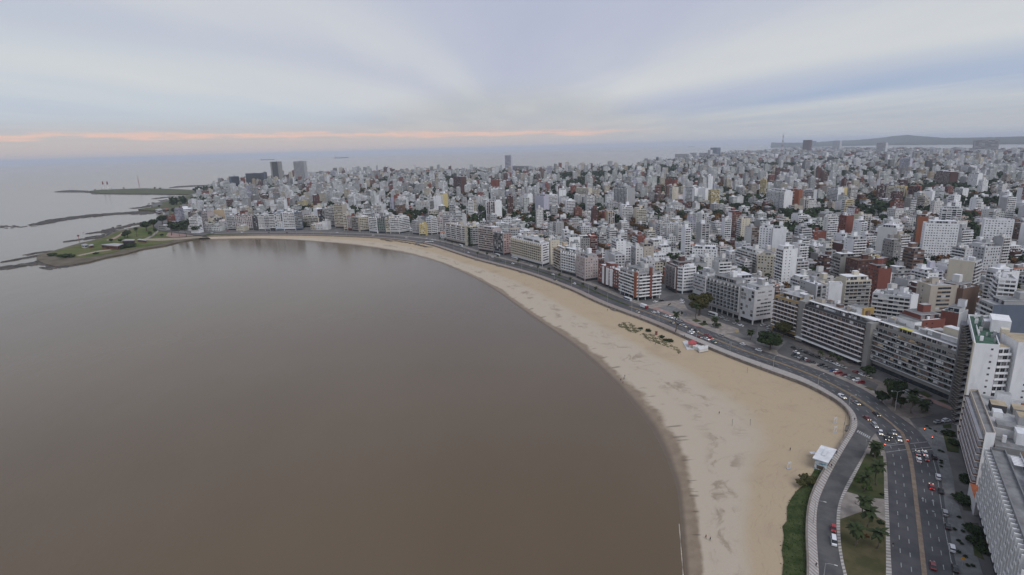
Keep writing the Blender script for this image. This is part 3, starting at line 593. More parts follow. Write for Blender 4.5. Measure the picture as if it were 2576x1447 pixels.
structure(flat('headland', [(-1924.6, 2643.1), (-1739.1, 2450.1), (-1565.4, 2363.5), (-1420.9, 2311.8), (-1267.0, 2234.5), (-1135.0, 2145.3), (-1272.2, 2427.6), (-1461.0, 2582.9), (-1604.8, 2684.3), (-1754.2, 2775.6), (-1901.2, 2757.6), (-1959.5, 2750.4)], 2.6, farg, skirt=3), 'long low grassy headland beyond the second cove')
structure(flat('breakwater', [(-2123.4, 2697.0), (-2058.1, 2658.7), (-1891.4, 2596.6), (-1973.7, 2711.4), (-2137.5, 2819.4), (-2149.9, 2779.1)], 1.6, rockm, skirt=2), 'dark breakwater at the tip of the far headland')
structure(flat('breakwater', [(-1641.8, 2792.2), (-1600.8, 2823.9), (-1547.0, 2885.6), (-1477.6, 2890.3), (-1500.8, 2936.3), (-1598.4, 2961.5), (-1667.1, 2902.9)], 1.8, rockm, skirt=2), 'thin dark harbour breakwater behind the headland')
structure(flat('lawn', [(-1035.7, 1597.8), (-1029.4, 1663.8), (-1045.7, 1735.0), (-1114.9, 1928.0), (-1134.6, 2046.1), (-1086.6, 1975.4), (-997.3, 1756.3), (-968.4, 1647.0), (-960.1, 1549.1)], GZ+.1, farg, skirt=4), 'green slope along the western shore')
structure(flat('lawn', [(-700, 1150), (-735, 1234), (-795, 1362), (-955, 1707), (-1150, 2154), (-1500, 3020), (-1530, 2900)]+[(-1272.6, 2380.8), (-1181.2, 2142.3), (-1157.2, 2028.0), (-1099.9, 1813.4), (-908.3, 1526.3), (-816.1, 1367.4), (-744.4, 1266.6)], GZ+.05, farg, skirt=.1), 'grass and scrub between the western shore and the first blocks')
structure(flat('lawn', [(-550.0, 1005.9), (-550.9, 1035.2), (-522.9, 1029.9), (-457.6, 1012.6), (-481.4, 1002.7)], GZ+.12, grassm), 'grass edge by the western bend of the avenue')
structure(flat('road', [(-715.3, 1174.6), (-797.6, 1349.9), (-845.2, 1457.3), (-819.0, 1425.5), (-757.5, 1297.5), (-633.2, 1116.4), (-563.3, 1064.4), (-506.5, 1032.1), (-547.2, 1032.9), (-609.7, 1073.5), (-667.6, 1123.3)], GZ+.1, asph2, skirt=.1), 'avenue bending away at the west end of the bay')
# hills across the far bay
def hills():
    prof = [(-2, 345), (1960, 358), (2020, 356), (2080, 353), (2140, 350.5), (2140, 351), (2190, 346.5), (2230, 341), (2250, 338), (2268, 336), (2283, 334.6), (2300, 337), (2325, 339), (2370, 343.5), (2440, 343), (2500, 341.5), (2576, 340), (2700, 337)]
    xs = np.arange(1940, 2720, 8.0); rs_ = np.random.default_rng(4); rows_ = []
    base = np.interp(xs, [1940, 2030, 2120, 2250, 2600, 2720], [358.5, 361.8, 365.2, 365.2, 363.0, 361.0])
    top = base-(base-np.interp(xs, [p[0] for p in prof[1:]], [p[1] for p in prof[1:]]))*.84*np.clip((xs-1930)/170, .08, 1)+rs_.normal(0, .25, len(xs))
    for i, x in enumerate(xs):
        x = float(x); row = []
        def pt(d, py):
            w_ = _F+(x-1288)/1430*_R+(723.5-py)/1430*_U; k = d/math.hypot(w_.x, w_.y); return (w_.x*k, w_.y*k, CAM_Z+w_.z*k)
        w_ = _F+(x-1288)/1430*_R+(723.5-float(base[i]))/1430*_U; d0 = min(14500, CAM_Z/max(-w_.z, .004)*math.hypot(w_.x, w_.y))
        g = pt(d0, float(base[i])); row.append((g[0], g[1], -2)); row.append((g[0]*1.002, g[1]*1.002, 5))
        t_ = pt(d0*1.22, float(top[i]))
        for f in (.25, .5, .75): row.append((g[0]*1.002+(t_[0]-g[0]*1.002)*f, g[1]*1.002+(t_[1]-g[1]*1.002)*f, 5+(t_[2]-5)*f**1.1+rs_.normal(0, 4)))
        row.append(t_); row.append((t_[0]*1.15, t_[1]*1.15, t_[2]*.5)); rows_.append(row)
    structure(grid_mesh('hills', rows_, pbr('hill_scrub', (.035, .042, .034), (.2, .19, .18), scale=.02, rough=.95, lo=.55, hi=.8, detail=8)), 'long low hill with a rounded summit across the far bay')
hills()

# ------------------------------------------------------------------ buildings
FH = 2.95
def unit_window(var):
    k = ('win', var)
    if k not in MESH:
        m = MB()
        m.box(0, -.05, 0, 1, .02, 1, 1, bottom=True)                       # frame
        g = .06
        if var < 2: m.box(g, -.07, g, .5-g/3, -.045, 1-g, 0); m.box(.5+g/3, -.07, g, 1-g, -.045, 1-g, 0)
        else: m.box(g, -.09, g, 1-g, -.045, 1-g, 0)
        MESH[k] = m.mesh('window', [GL[var], FRAME])
    return MESH[k]
def balcony_mesh(L, d, ph, par, st=.3, slab=None):
    slab = slab or W['slab']
    k = ('bal', round(L, 1), d, ph, par.name, st, slab.name)
    if k not in MESH:
        m = MB(); m.box(0, -d-.04, 0, L, 0, .2, 0); m.box(0, -d-.06, .0, L, -d+.14, st, 0)                             # slab
        m.box(0, -d, st, L, -d+.08, .2+ph, 1, bottom=False); m.box(0, -d+.14, .2, .1, 0, .2+ph, 1, bottom=False); m.box(L-.1, -d+.14, .2, L, 0, .2+ph, 1, bottom=False)
        MESH[k] = m.mesh('balcony', [slab, par])
    return MESH[k]
W['slab'] = wallm('slab', (.74, .74, .74)); W['slabcream'] = wallm('slabcream', (.6, .55, .46))
W['rail'] = RAIL
class Face:
    """one facade: P lower left corner seen from outside, u along it, w inward"""
    def __init__(s, P, Q):
        s.P = np.array(P, float); d = np.array(Q, float)-s.P; s.L = float(np.hypot(*d)); s.u = d/s.L; s.w = np.array([-s.u[1], s.u[0]]); s.ang = math.atan2(s.u[1], s.u[0])
    def at(s, x, o=0): return s.P+s.u*x+s.w*o
def rects(st, L, nf, rnd, z0):
    """windows (x,z,w,h,var), balconies (x0,x1,z), fins (x0,x1,z0,z1)"""
    k = st.get('k', 'punch'); win = []; bal = []; fin = []
    p = st.get('p', 3.2); mar = st.get('mar', .5); wp = st.get('wp', (62, 14, 14, 10)); gf = st.get('gf', 0)
    var = lambda: rnd.choices((0, 1, 2, 3), wp)[0]
    if k == 'blank' or L < 2: return win, bal, fin
    if k in ('band', 'cell', 'lattice'):
        n = max(1, round((L-2*mar)/p)); pp = (L-2*mar)/n
        for f in range(nf):
            z = z0+f*FH
            if k == 'band': bal.append((mar*.4, L-mar*.4, z))
            if k == 'lattice':
                for i in range(n):
                    if (i+f) % 2 == 0: bal.append((mar+i*pp, mar+(i+1)*pp, z))
            for i in range(n):
                win.append((mar+i*pp+pp*.08, z+.22, pp*.84, 2.25, var()))
                if k == 'cell' and not (st.get('skip') and (i % st['skip'] == 0)): bal.append((mar+i*pp+.1, mar+(i+1)*pp-.1, z))
            if k == 'lattice':
                for i in range(n):
                    if (i+f) % 2 == 0: fin.append((mar+i*pp-.2, mar+i*pp+.2, z, z+FH*.98)); fin.append((mar+(i+1)*pp-.2, mar+(i+1)*pp+.2, z, z+FH*.98))
        if k == 'cell' or st.get('fins'):
            q = st.get('fins', 1)
            for i in range(0, n+1, q): fin.append((max(0, mar+i*pp-.16), min(L, mar+i*pp+.16), z0-.2, z0+nf*FH))
    elif k == 'punch':
        n = max(1, round((L-2*mar)/p)); pp = (L-2*mar)/n; ww = st.get('w', 1.5); hh = st.get('h', 1.35)
        for f in range(nf):
            for i in range(n):
                if rnd.random() < st.get('miss', .04): continue
                win.append((mar+(i+.5)*pp-ww/2, z0+f*FH+.95, ww, hh, var()))
    elif k == 'strip':
        n = max(1, round((L-2*mar)/p)); pp = (L-2*mar)/n
        for f in range(nf):
            for i in range(n): win.append((mar+i*pp+.06, z0+f*FH+.95, pp-.12, st.get('h', 1.45), var()))
    elif k == 'glass':
        n = max(1, round((L-2*mar)/p)); pp = (L-2*mar)/n
        for f in range(nf):
            for i in range(n): win.append((mar+i*pp+.05, z0+f*FH+.35, pp-.1, FH-.5, var()))
    elif k == 'slot':       # a few small windows in a blank wall
        for f in range(nf):
            for x in st.get('xs', (L*.5,)):
                win.append((x-.45, z0+f*FH+1.1, .9, .9, var()))
    return win, bal, fin
def emit_face(root, org, face, st, nf, rnd, z0, lod, slab, par):
    win, bal, fin = rects(st, face.L, nf, rnd, z0)
    d = st.get('d', 1.25); ph = st.get('ph', .95)
    T = lambda x, o, z: (*(face.at(x, o)-org), z)
    fr = (face.P-org, face.u, face.w)
    if lod == 0:
        for x, z, w_, h, v in win: put('window', unit_window(v), root, T(x, 0, z), face.ang, (w_, 1, h))
    elif win:
        m = MB()
        for x, z, w_, h, v in win: m.box(x, -.08, z, x+w_, 0, z+h, v, bottom=False, fr=fr)
        o = m.build('windows', GL, root); o['kind'] = 'stuff'
    if bal:
        if lod <= 1:
            for x0, x1, z in bal: put('balcony', balcony_mesh(x1-x0, d, ph, par, st.get('t', .35), slab), root, T(x0, 0, z), face.ang)
        else:
            m = MB()
            for x0, x1, z in bal:
                m.box(x0, -d, z, x1, 0, z+.2, 0, fr=fr); m.box(x0, -d, z+.2, x1, -d+.12, z+.2+ph, 1, bottom=False, fr=fr)
            o = m.build('balconies', [slab, par], root); o['kind'] = 'stuff'
    if fin:
        if st.get('k') == 'lattice' or lod > 1:
            m = MB()
            for x0, x1, a, b in fin: m.box(x0, -d-.05, a, x1, 0, b, 0, fr=fr)
            o = m.build('facade_fins', slab, root); o['kind'] = 'stuff'
        else:
            for x0, x1, a, b in fin:
                m = MB(); m.box(x0, -d-.05, a, x1, -.01, b, 0, fr=fr); m.build('pier', slab, root)
def shrink(poly, d):
    """inset a convex CCW polygon"""
    n = len(poly); out = []
    for i in range(n):
        a, b, c = (np.array(poly[(i+k) % n], float) for k in (-1, 0, 1)); u1 = (b-a)/np.hypot(*(b-a)); u2 = (c-b)/np.hypot(*(c-b))
        n1 = np.array([-u1[1], u1[0]]); n2 = np.array([-u2[1], u2[0]]); bis = n1+n2; out.append(b+bis*d/max(.3, 1+float(n1@n2)))
    return out
def building(label, A, B, depth=14, h=26, wall='white', styles=None, lod=1, roof='light', cvec=None, seed=None, slab='slab', par=None, group=None, name='apartment_building', gf=True, top=True, pil=False, z0=GZ, fronts=None, sidewall=None, backtop=True, cat='apartment block', pent=None):
    """A, B: front corners left to right seen from outside; styles: front, right, back, left"""
    A = v2(A); B = v2(B); u = (B-A)/np.hypot(*(B-A)); w = np.array([-u[1], u[0]])
    cv = w*depth if cvec is None else np.array(cvec, float)
    rnd = random.Random(seed if seed is not None else f'{A[0]:.1f}{A[1]:.1f}')
    org = A; root = empty(name, (*A, z0), label, cat, group)
    foot = [A-org, B-org, B+cv-org, A+cv-org]
    wm = W[wall]; sm = W[slab]; pm = par if par is not None and not isinstance(par, str) else (W[par] if par else wm)
    base = 3.4 if pil else 0
    m = MB(); hp = h+.9; inn = shrink(foot, .28)
    n = 4; i0 = len(m.v)
    m.v += [(*p, base) for p in foot]+[(*p, hp) for p in foot]+[(*p, hp) for p in inn]+[(*p, h) for p in inn]
    for k in range(4):
        j = (k+1) % 4; mi = 0
        if sidewall and k in sidewall: mi = 1
        m.f.append((k, j, 4+j, 4+k)); m.m.append(mi)
        m.f.append((4+k, 4+j, 8+j, 8+k)); m.m.append(0)
        m.f.append((8+k, 8+j, 12+j, 12+k)); m.m.append(0)
    if pil: m.f.append((3, 2, 1, 0)); m.m.append(0)
    m.build('wall', [wm, W[list(sidewall.values())[0]] if sidewall else wm], root)
    r = MB(); r.face([(*p, h) for p in inn], 0); r.build('roof', ROOFM[roof], root)
    if pil:
        core = shrink(foot, 2.6); c_ = MB(); c_.prism(core, 0, base, 0); c_.build('lobby', GL[0], root)
        for k in range(4):
            f_ = Face(foot[k], foot[(k+1) % 4]); q = max(2, int(f_.L//5))
            for i in range(q):
                p = f_.at(f_.L*(i+.06)/(q-1+.12) if q > 1 else 0, .5); put('column', column_mesh(), root, (*p, 0))
    nf = max(1, int((h-3.3)//FH)) if gf else max(1, int(round(h/FH)))
    zf = 3.3 if gf else 0
    zf = h-nf*FH if gf else 0
    styles = styles or {}
    for k, s in enumerate(('front', 'right', 'back', 'left')):
        st = styles.get(s)
        if not st: continue
        f_ = Face(foot[k]+org, foot[(k+1) % 4]+org)
        emit_face(root, org, f_, st, nf, rnd, zf, lod, sm, pm)
        if gf and not pil and st.get('k') != 'slot' and st.get('k') != 'blank' and lod < 2:
            g = MB(); g.box(.6, -.1, .3, f_.L-.6, 0, 2.9, 0, fr=(f_.P-org, f_.u, f_.w), bottom=False); g.build('shopfront', GL[0], root)
    if top: rooftop(root, foot, h, rnd, wm, sm, lod, pent)
    return root
def column_mesh():
    if 'col' not in MESH:
        m = MB(); m.box(-.3, -.3, 0, .3, .3, 3.5); MESH['col'] = m.mesh('column', W['offwhite'])
    return MESH['col']
def rooftop(root, foot, h, rnd, wm, sm, lod, pent=None):
    A, B, Cc, D = (np.array(p, float) for p in foot); u = B-A; v = D-A; L = np.hypot(*u); Dp = np.hypot(*v)
    P = lambda a, b: A+u*a+v*b
    if (pent if pent is not None else rnd.random() < .6) and L > 9 and Dp > 9:       # set-back attic storey
        a0, a1 = rnd.uniform(.04, .2), rnd.uniform(.72, .96); b0, b1 = rnd.uniform(.22, .34), .96
        q = [P(a0, b0), P(a1, b0), P(a1, b1), P(a0, b1)]
        m = MB(); m.prism(q, h, h+2.9, 0, 1); s2 = shrink(q, -.35); m.prism(s2, h+2.9, h+3.12, 2, 1, bottom=True)
        f_ = Face(q[0], q[1]); n = max(1, int(f_.L//2.6))
        m2 = MB()
        for i in range(n):
            if rnd.random() < .8: m2.box(i*f_.L/n+.2, -.06, h+.3, (i+1)*f_.L/n-.2, 0, h+2.5, rnd.choice((0, 0, 1)), bottom=False, fr=(f_.P, f_.u, f_.w))
        pn = m.build('penthouse', [wm, ROOFM[rnd.choice(('light', 'grey', 'white'))], sm], root)
        if m2.f: o = m2.build('windows', GL, pn); o['kind'] = 'stuff'
        hh = h+3.12; lo = .35
    else: hh = h; lo = .3
    n = 1 if lod > 1 else 2
    for i in range(n):
        a = rnd.uniform(.25, .6) if i == 0 else rnd.uniform(.1, .7); b = rnd.uniform(.45, .65); sx = rnd.uniform(3, 5.5)/L; sy = rnd.uniform(3, 5)/Dp
        a1 = min(.93, a+sx); b1 = min(.94, b+sy); z = rnd.uniform(2.6, 5.2)
        q = [P(a, b), P(a1, b), P(a1, b1), P(a, b1)]; m = MB(); m.prism(q, hh if i == 0 and hh > h else h, hh+z*(1 if i == 0 else .7), 0, 1)
        m.build('lift_housing' if i == 0 else 'water_tank', [wm if rnd.random() < .6 else W[rnd.choice(('white', 'offwhite', 'grey'))], ROOFM[rnd.choice(('light', 'white', 'grey'))]], root)
    # small clutter: vents, coolers, chimney stacks, stored things
    m = MB()
    for i in range(rnd.randint(3, 6) if lod > 1 else int(6+L*Dp/60)):
        a, b = rnd.uniform(.05, .9), rnd.uniform(.06, .92); s = rnd.uniform(.5, 1.6); t = rnd.uniform(.5, 1.6); z = rnd.uniform(.5, 1.6); c = P(a, b); un, vn = u/L, v/Dp
        m.prism([c, c+un*s, c+un*s+vn*t, c+vn*t], h, h+.9+z, rnd.choice((0, 0, 1, 2)))
    if lod <= 1:
        for i in range(rnd.randint(1, 3)):
            a, b = rnd.uniform(.1, .9), rnd.uniform(.1, .9); c = P(a, b); d_ = P(min(.97, a+rnd.uniform(.1, .3)), b)
            q = [c, d_, d_+v/Dp*.2, c+v/Dp*.2]; m.prism(q, h, h+1.3, 0)
    o = m.build('roof_clutter', [W['white'], W['grey'], METAL], root); o['kind'] = 'stuff'
    if rnd.random() < .35:
        m = MB(); c = P(rnd.uniform(.3, .7), rnd.uniform(.4, .7)); m.tube([(*c, hh), (*c, hh+rnd.uniform(4, 8))], .06, 4); m.build('antenna', METAL, root)

band = lambda **k: dict(k='band', **k); cell = lambda **k: dict(k='cell', **k); punch = lambda **k: dict(k='punch', **k); strp = lambda **k: dict(k='strip', **k)
glass = lambda **k: dict(k='glass', **k); slot = lambda **k: dict(k='slot', **k)
SEA = 'seafront blocks along the avenue'
FRONT = []      # (label short name, A, B) for naming what stands behind
def fb(short, label, A, B, **k):
    FRONT.append((short, v2(A), v2(B))); k.setdefault('group', SEA); return building(label, A, B, **k)

# --- the far west end of the bay
def round_tower():
    c = v2((-713.6, 1248.4)); c = c+np.array([0, 12]); rad = 14; root = empty('apartment_building', (*c, GZ), 'round white tower with dark window rings at the west end of the bay', 'apartment block', SEA)
    ring = [(rad*math.cos(a), rad*math.sin(a)) for a in np.linspace(0, 2*math.pi, 29)[:-1]]
    m = MB(); m.prism(ring, 0, 27.5, 0, 1); m.build('wall', [GL[0], ROOFM['white']], root)
    for f in range(9):
        m = MB(); m.prism([(x*1.05, y*1.05) for x, y in ring], 0, 1.5, 0, 0, bottom=True); m.build('balcony', W['white'], root, (0, 0, 2.6+f*2.95))
    m = MB(); m.prism([(x*.4, y*.4) for x, y in ring], 27.5, 32, 0); m.build('lift_housing', W['white'], root)
    FRONT.append(('round white tower', c-np.array([14, 0]), c+np.array([14, 0])))
round_tower()
fb('narrow maroon block', 'narrow dark maroon block beside the round white tower', (-659.4, 1172.1), (-646.3, 1163.8), h=26.5, wall='darkbrick', styles=dict(front=band()), par='darkbrick')
fb('beige ribbed block', 'beige nine-storey block second along from the round tower', (-643.9, 1159.3), (-629.1, 1152.2), h=27.5, wall='beige', styles=dict(front=strp(), left=slot()))
fb('dark grey slim block', 'slim dark grey block between two beige blocks at the west bend', (-629.1, 1152.2), (-616.0, 1143.2), h=28, wall='midgrey', styles=dict(front=band(p=2.6)), par='rail')
fb('pink-grey banded block', 'pinkish grey block with balcony bands near the west bend', (-616.0, 1143.2), (-600.7, 1134.6), h=28.5, wall='pinkish', styles=dict(front=band()))
a6 = v2((-600.7, 1134.6)); b6 = v2((-588.8, 1128.3))
fb('cream low corner block', 'cream six-storey corner block with a blank flank', a6, b6, h=18, wall='cream', styles=dict(front=slot(xs=(3, 7)), right=strp()), depth=16)
building('tall brown blank-walled block rising behind the cream corner block', a6+np.array([2, 22]), b6+np.array([16, 26]), h=31, wall='beige', sidewall={0: 'tan'}, styles=dict(left=punch()), group=SEA)
fb('dark glass corner block', 'dark glazed corner block with a white roof slab', (-589.6, 1130.0), (-574.0, 1142.3), h=17.5, wall='midgrey', styles=dict(front=glass(p=2)), roof='white', slab='white')
fb('grey banded block', 'grey block of close balcony bands beside the pink-beige block', (-534.4, 1074.9), (-518.9, 1075.4), h=24.5, wall='grey', styles=dict(front=band(), left=band()))
fb('pink-beige wide block', 'wide pink-beige block with red balcony panels facing the bay', (-518.9, 1075.4), (-485.2, 1072.2), h=24.4, wall='pinkish', styles=dict(front=cell(p=3.6), right=punch()), par='pink', roof='sandy')
fb('narrow black-fronted block', 'narrow blackish block in a gap of the west seafront', (-480.6, 1064.3), (-470.7, 1058.9), h=26, wall='dark', styles=dict(front=strp()))
fb('white punched block', 'white block with small square windows on the west seafront', (-468.6, 1058.4), (-455.0, 1053.7), h=26.5, wall='offwhite', styles=dict(front=punch(p=2.6), left=punch()))
fb('pale grey banded block', 'pale grey block with thin balcony bands, one of a joined pair', (-455.0, 1053.7), (-443.9, 1050.2), h=26.7, wall='pale', styles=dict(front=band()))
fb('black and white striped block', 'slim block striped black and white by deep balconies', (-443.9, 1050.2), (-433.6, 1049.5), h=32.3, wall='dark', styles=dict(front=band(d=1.6)), par='white')
fb('pale blue patchwork block', 'pale blue-grey block with patchwork of open and closed balconies', (-433.6, 1049.5), (-417.4, 1048.4), h=32.3, wall='paleblue', styles=dict(front=cell(p=4, skip=3, wp=(45, 10, 40, 5))), par='white')
fb('white block with dark recess', 'white block with banded front and dark glass recess', (-417.4, 1048.4), (-396.0, 1047.6), h=32.8, wall='white', styles=dict(front=band(p=3.6), right=punch()), par='white')
fb('blue-black glazed block', 'blue-black glazed block at the end of the tall white group', (-396.0, 1047.6), (-383.7, 1050.6), h=32.4, wall='slate', styles=dict(front=band(), right=strp()), par='rail')
fb('low beige block', 'low beige seven-storey block set back among trees', (-400.8, 1095.0), (-362.3, 1074.6), h=19, wall='cream', styles=dict(front=band(p=4)), par='beige', roof='light')
A_ = v2((-362.2, 1076.0)); B_ = v2((-351.7, 1084.9))
fb('white and black corner tower', 'corner block with plain white flank and black glass front', A_, B_, h=34, wall='white', styles=dict(front=glass(p=2.2)), depth=20, sidewall={0: 'dark'}, roof='white')
fb('grey stepped balcony block', 'grey tall block of stepped balconies behind the garden strip', (-350.0, 1080.8), (-335.1, 1088.9), h=35, wall='grey', styles=dict(front=band(), left=band()))
fb('tall beige banded tower', 'tallest beige banded tower on the middle of the seafront', (-327.1, 1061.7), (-309.6, 1058.2), h=43, wall='beige', styles=dict(front=band(p=3.4), left=band()), depth=18, slab='slabcream', par='cream')
fb('cream banded slim block', 'slim cream block with balcony bands left of the brick sliver', (-299.9, 1025.2), (-293.2, 1023.9), h=30, wall='cream', styles=dict(front=band()), slab='slabcream')
fb('red brick sliver', 'narrow red brick block squeezed between cream blocks', (-292.8, 1023.2), (-284.5, 1020.2), h=25.7, wall='brick', styles=dict(front=cell(p=3, skip=2)), par='brick')
fb('grey-beige block with cream pier', 'grey-beige block ending in a cream corner pier', (-283.3, 1017.3), (-268.5, 1004.6), h=25, wall='beige', styles=dict(front=band()), slab='slabcream', par='rail', depth=16)
fb('cream ladder-balcony block', 'cream block with ladder of dark balconies facing right', (-265.9, 1003.5), (-251.1, 1011.0), h=25.3, wall='cream', styles=dict(front=cell(p=3.3), left=strp()), slab='slabcream', roof='white')
fb('white eight-band block', 'white block of eight bold bands beside a dark green block', (-245.9, 988.8), (-229.3, 976.3), h=26.2, wall='white', styles=dict(front=band(p=3.6), left=band()), par='white')
fb('dark green-grey block', 'dark grey block with green planted balconies', (-229.0, 978.1), (-214.4, 974.7), h=26, wall='midgrey', styles=dict(front=cell(p=3.5)), par='green', slab='grey')
fb('beige narrow pier block', 'narrow beige block attached to the rounded white block', (-213.7, 973.3), (-204.8, 967.9), h=26.5, wall='cream', styles=dict(front=strp()))
Bc = v2((-188.8, 963.7)); Cc_ = v2((-174.4, 983.2))
fb('rounded white corner block', 'white corner block with curved balconies and grey long flank', (-204.6, 967.9), Bc, h=26.7, wall='offwhite', styles=dict(front=band(p=3.4, d=1.8), right=band(p=3)), cvec=Cc_-Bc, par='white', roof='white')
fb('grey low slab', 'plain grey eight-storey slab left of the little yellow block', (-165.2, 954.4), (-152.1, 946.0), h=22.5, wall='grey', styles=dict(front=punch(p=2.4)))
fb('small yellow block', 'small yellow block lower than its neighbours at the road bend', (-150.4, 934.7), (-139.2, 932.6), h=18.7, wall='yellow', styles=dict(front=punch(p=2.8), left=slot()), roof='sandy', pent=False)
fb('pale blue banded block', 'pale blue-white block with dark blue window bands', (-139.6, 943.1), (-130.9, 941.0), h=27.8, wall='paleblue', styles=dict(front=band(p=3.2, wp=(80, 10, 5, 5)), right=slot()), par='white')
fb('white-blue shuttered block', 'white block with blue-black shutters beside the pale blue block', (-130.7, 940.3), (-122.0, 947.5), h=27.2, wall='offwhite', styles=dict(front=band(p=3)), par='white')
fb('grey-pink grid block', 'grey-pink grid-fronted block at the start of the wide bend', (-121.8, 948.1), (-112.6, 948.3), h=27.8, wall='pinkish', styles=dict(front=cell(p=3.2)))
building('long grey block with pale roof edge seen over the grey-pink grid block', np.array((-112.2, 946.9))+np.array([0, 6]), np.array((-112.2, 946.9))+np.array([34, -8]), h=31, wall='pale', styles=dict(front=strp(p=2.4)), group=SEA, roof='light')

# --- middle of the bay
fb('long white-banded block', 'long block of white parapet bands ending in an ivy corner', (-99.3, 872.9), (-66.7, 826.0), h=26.8, wall='beige', styles=dict(front=band(p=3.4, fins=5, d=1.5), left=band()), par='offwhite', depth=15, roof='light', lod=1)
ivyA = v2((-66.7, 826.0)); ivyB = v2((-58.5, 813.5)); ivyC = v2((-46.9, 819.7))
ivy_b = fb('ivy-covered corner block', 'dark banded corner block with green creeper climbing its edge', ivyA, ivyB, h=28.5, wall='cream', styles=dict(front=slot(xs=(4, 8)), right=band(p=4)), cvec=ivyC-ivyB, par='rail', depth=14, roof='sandy')
fb('salmon banded block', 'salmon-grey block with close pale balcony bands', (-44.3, 775.9), (-23.7, 754.3), h=31, wall='pinkish', styles=dict(front=band(p=3.3, d=1.5), left=slot()), par='pinkish', depth=16, slab='slabcream')
E8 = v2((-9.6, 735.1)); E9 = v2((1.3, 741.4))
fb('blue-grey glass block with brick end', 'blue-grey glazed block with a brownish-pink brick end wall', (-23.3, 753.4), E8, h=28, wall='midgrey', styles=dict(front=glass(p=2.4, wp=(60, 20, 20, 0)), right=punch(p=4, w=2.2, wp=(70, 10, 20, 0))), cvec=E9-E8, sidewall={1: 'pink'}, roof='light')
c9b = v2((36.5, 655.1)); c9c = v2((45.5, 667.6)); c9a = v2((0.8, 716.0))
fb('cream-framed long block', 'long cream-framed block of open balconies with white end wall', c9a, c9b, h=26.3, wall='white', styles=dict(front=cell(p=4.4, d=1.6, wp=(85, 8, 4, 3)), right=strp(p=3, mar=1.5, h=1.2)), cvec=c9c-c9b, par='cream', slab='slabcream', roof='light', lod=1, pent=True)
building('cream slab with narrow window slots just behind the white end wall', c9c+np.array([1.5, 0]), c9c+np.array([13, 4]), h=28, depth=18, wall='cream', styles=dict(front=slot(xs=(3, 6, 9))), lod=1, group=SEA)
fb('tan-piered block', 'tan block with plain tan end pier left of white balconies', (48.7, 644.2), (55.6, 619.8), h=24, wall='tan', styles=dict(front=band(p=3)), par='beige', slab='slabcream', lod=1)
fb('white box-balcony block', 'grey block with projecting white box balconies beside the pink tower', (55.7, 619.2), (69.6, 597.7), h=25.3, wall='grey', styles=dict(front=cell(p=4.2, d=1.6, skip=0)), par='white', lod=0)
tb = v2((75.6, 573.4)); tcv = v2((90.3, 579.3))-tb
fb('pinkish-grey cornice tower', 'old pinkish-grey tower block with cornice and square windows', (68.9, 592.4), tb, h=24, wall='pinkish', styles=dict(front=punch(p=3, w=1.3, h=1.4), right=punch(p=3.2, w=1.3, h=1.4)), cvec=tcv, lod=0, roof='light', pent=True)
def cornice(root, A, B, cv, z, mat, o=.5, t=.5):
    A = v2(A); B = v2(B); cv = np.array(cv); f = [A-A, B-A, B+cv-A, cv]; m = MB(); m.prism(shrink(f, -o), z, z+t, 0, 0, bottom=True)
    inn = shrink(f, .28)
    return m.build('cornice', mat, root)
fb('red and white mixed block', 'red brick and white block with a red roof drum', (88.0, 564.4), (102.8, 528.1), h=19.5, wall='brick', styles=dict(front=punch(p=3.1, w=1.5, h=1.5, wp=(30, 10, 60, 0)), left=punch(p=3.1, w=1.4, wp=(30, 10, 60, 0))), lod=0, roof='white', pent=False)
q0 = v2((88.0, 564.4)); q1 = v2((102.8, 528.1)); uu = (q1-q0)/np.hypot(*(q1-q0)); ww = np.array([-uu[1], uu[0]])
def attach(root_label, name, mat, a, b, o0, o1, z0, z1, A, u, w, ti=None):
    """box on a named building: a..b along its front, o0..o1 inward"""
    root = next(o for o in C.objects if o.get('label') == root_label); m = MB(); P = lambda x, y: (u[0]*x+w[0]*y, u[1]*x+w[1]*y)
    m.prism([P(a, o0), P(b, o0), P(b, o1), P(a, o1)], z0, z1, 0, ti, bottom=True); return m.build(name, mat, root)
rl = 'red brick and white block with a red roof drum'
attach(rl, 'roof_drum', [W['brick'], ROOFM['light']], 10, 20, 3, 10, 19.5, 23.5, q0, uu, ww, 1)
for x in (9, 16, 23): attach(rl, 'white_bay', W['white'], x, x+4.2, -.9, .0, 2.5, 19.4, q0, uu, ww)
attach(rl, 'red_pier', W['darkbrick'], 13.6, 15.4, -1.3, 0, 1, 19.8, q0, uu, ww)
d5a = v2((101.5, 519.7)); d5b = v2((112.7, 492.4)); d5c = v2((134.5, 499.8))
d5l = 'corner block on columns with white balcony bands and brick piers'
fb('brick-piered corner block', d5l, d5a, d5b, h=24.6, wall='grey', styles=dict(front=band(p=3.2, d=1.4), right=band(p=3.4, d=1.8)), cvec=d5c-d5b, par='white', slab='white', lod=0, pil=True, roof='grey', pent=True)
du = (d5b-d5a)/np.hypot(*(d5b-d5a)); dw = np.array([-du[1], du[0]]); dL = float(np.hypot(*(d5b-d5a)))
attach(d5l, 'brick_pier', W['terracotta'], dL-4.2, dL-.4, -1.9, 0, 3.0, 26, d5a, du, dw)
ru = (d5c-d5b)/np.hypot(*(d5c-d5b)); rL = float(np.hypot(*(d5c-d5b)))
rt = next(o for o in C.objects if o.get('label') == d5l)
def rbox(root, name, mat, face, x0, x1, o0, o1, z0, z1):
    m = MB(); m.box(x0, o0, z0, x1, o1, z1, 0, fr=(face.P-v2(root.location), face.u, face.w)); return m.build(name, mat, root)
f5 = Face(d5b, d5c); rbox(rt, 'brick_pier', W['brick'], f5, rL*.47, rL*.56, -2.1, 0, 3, 30)
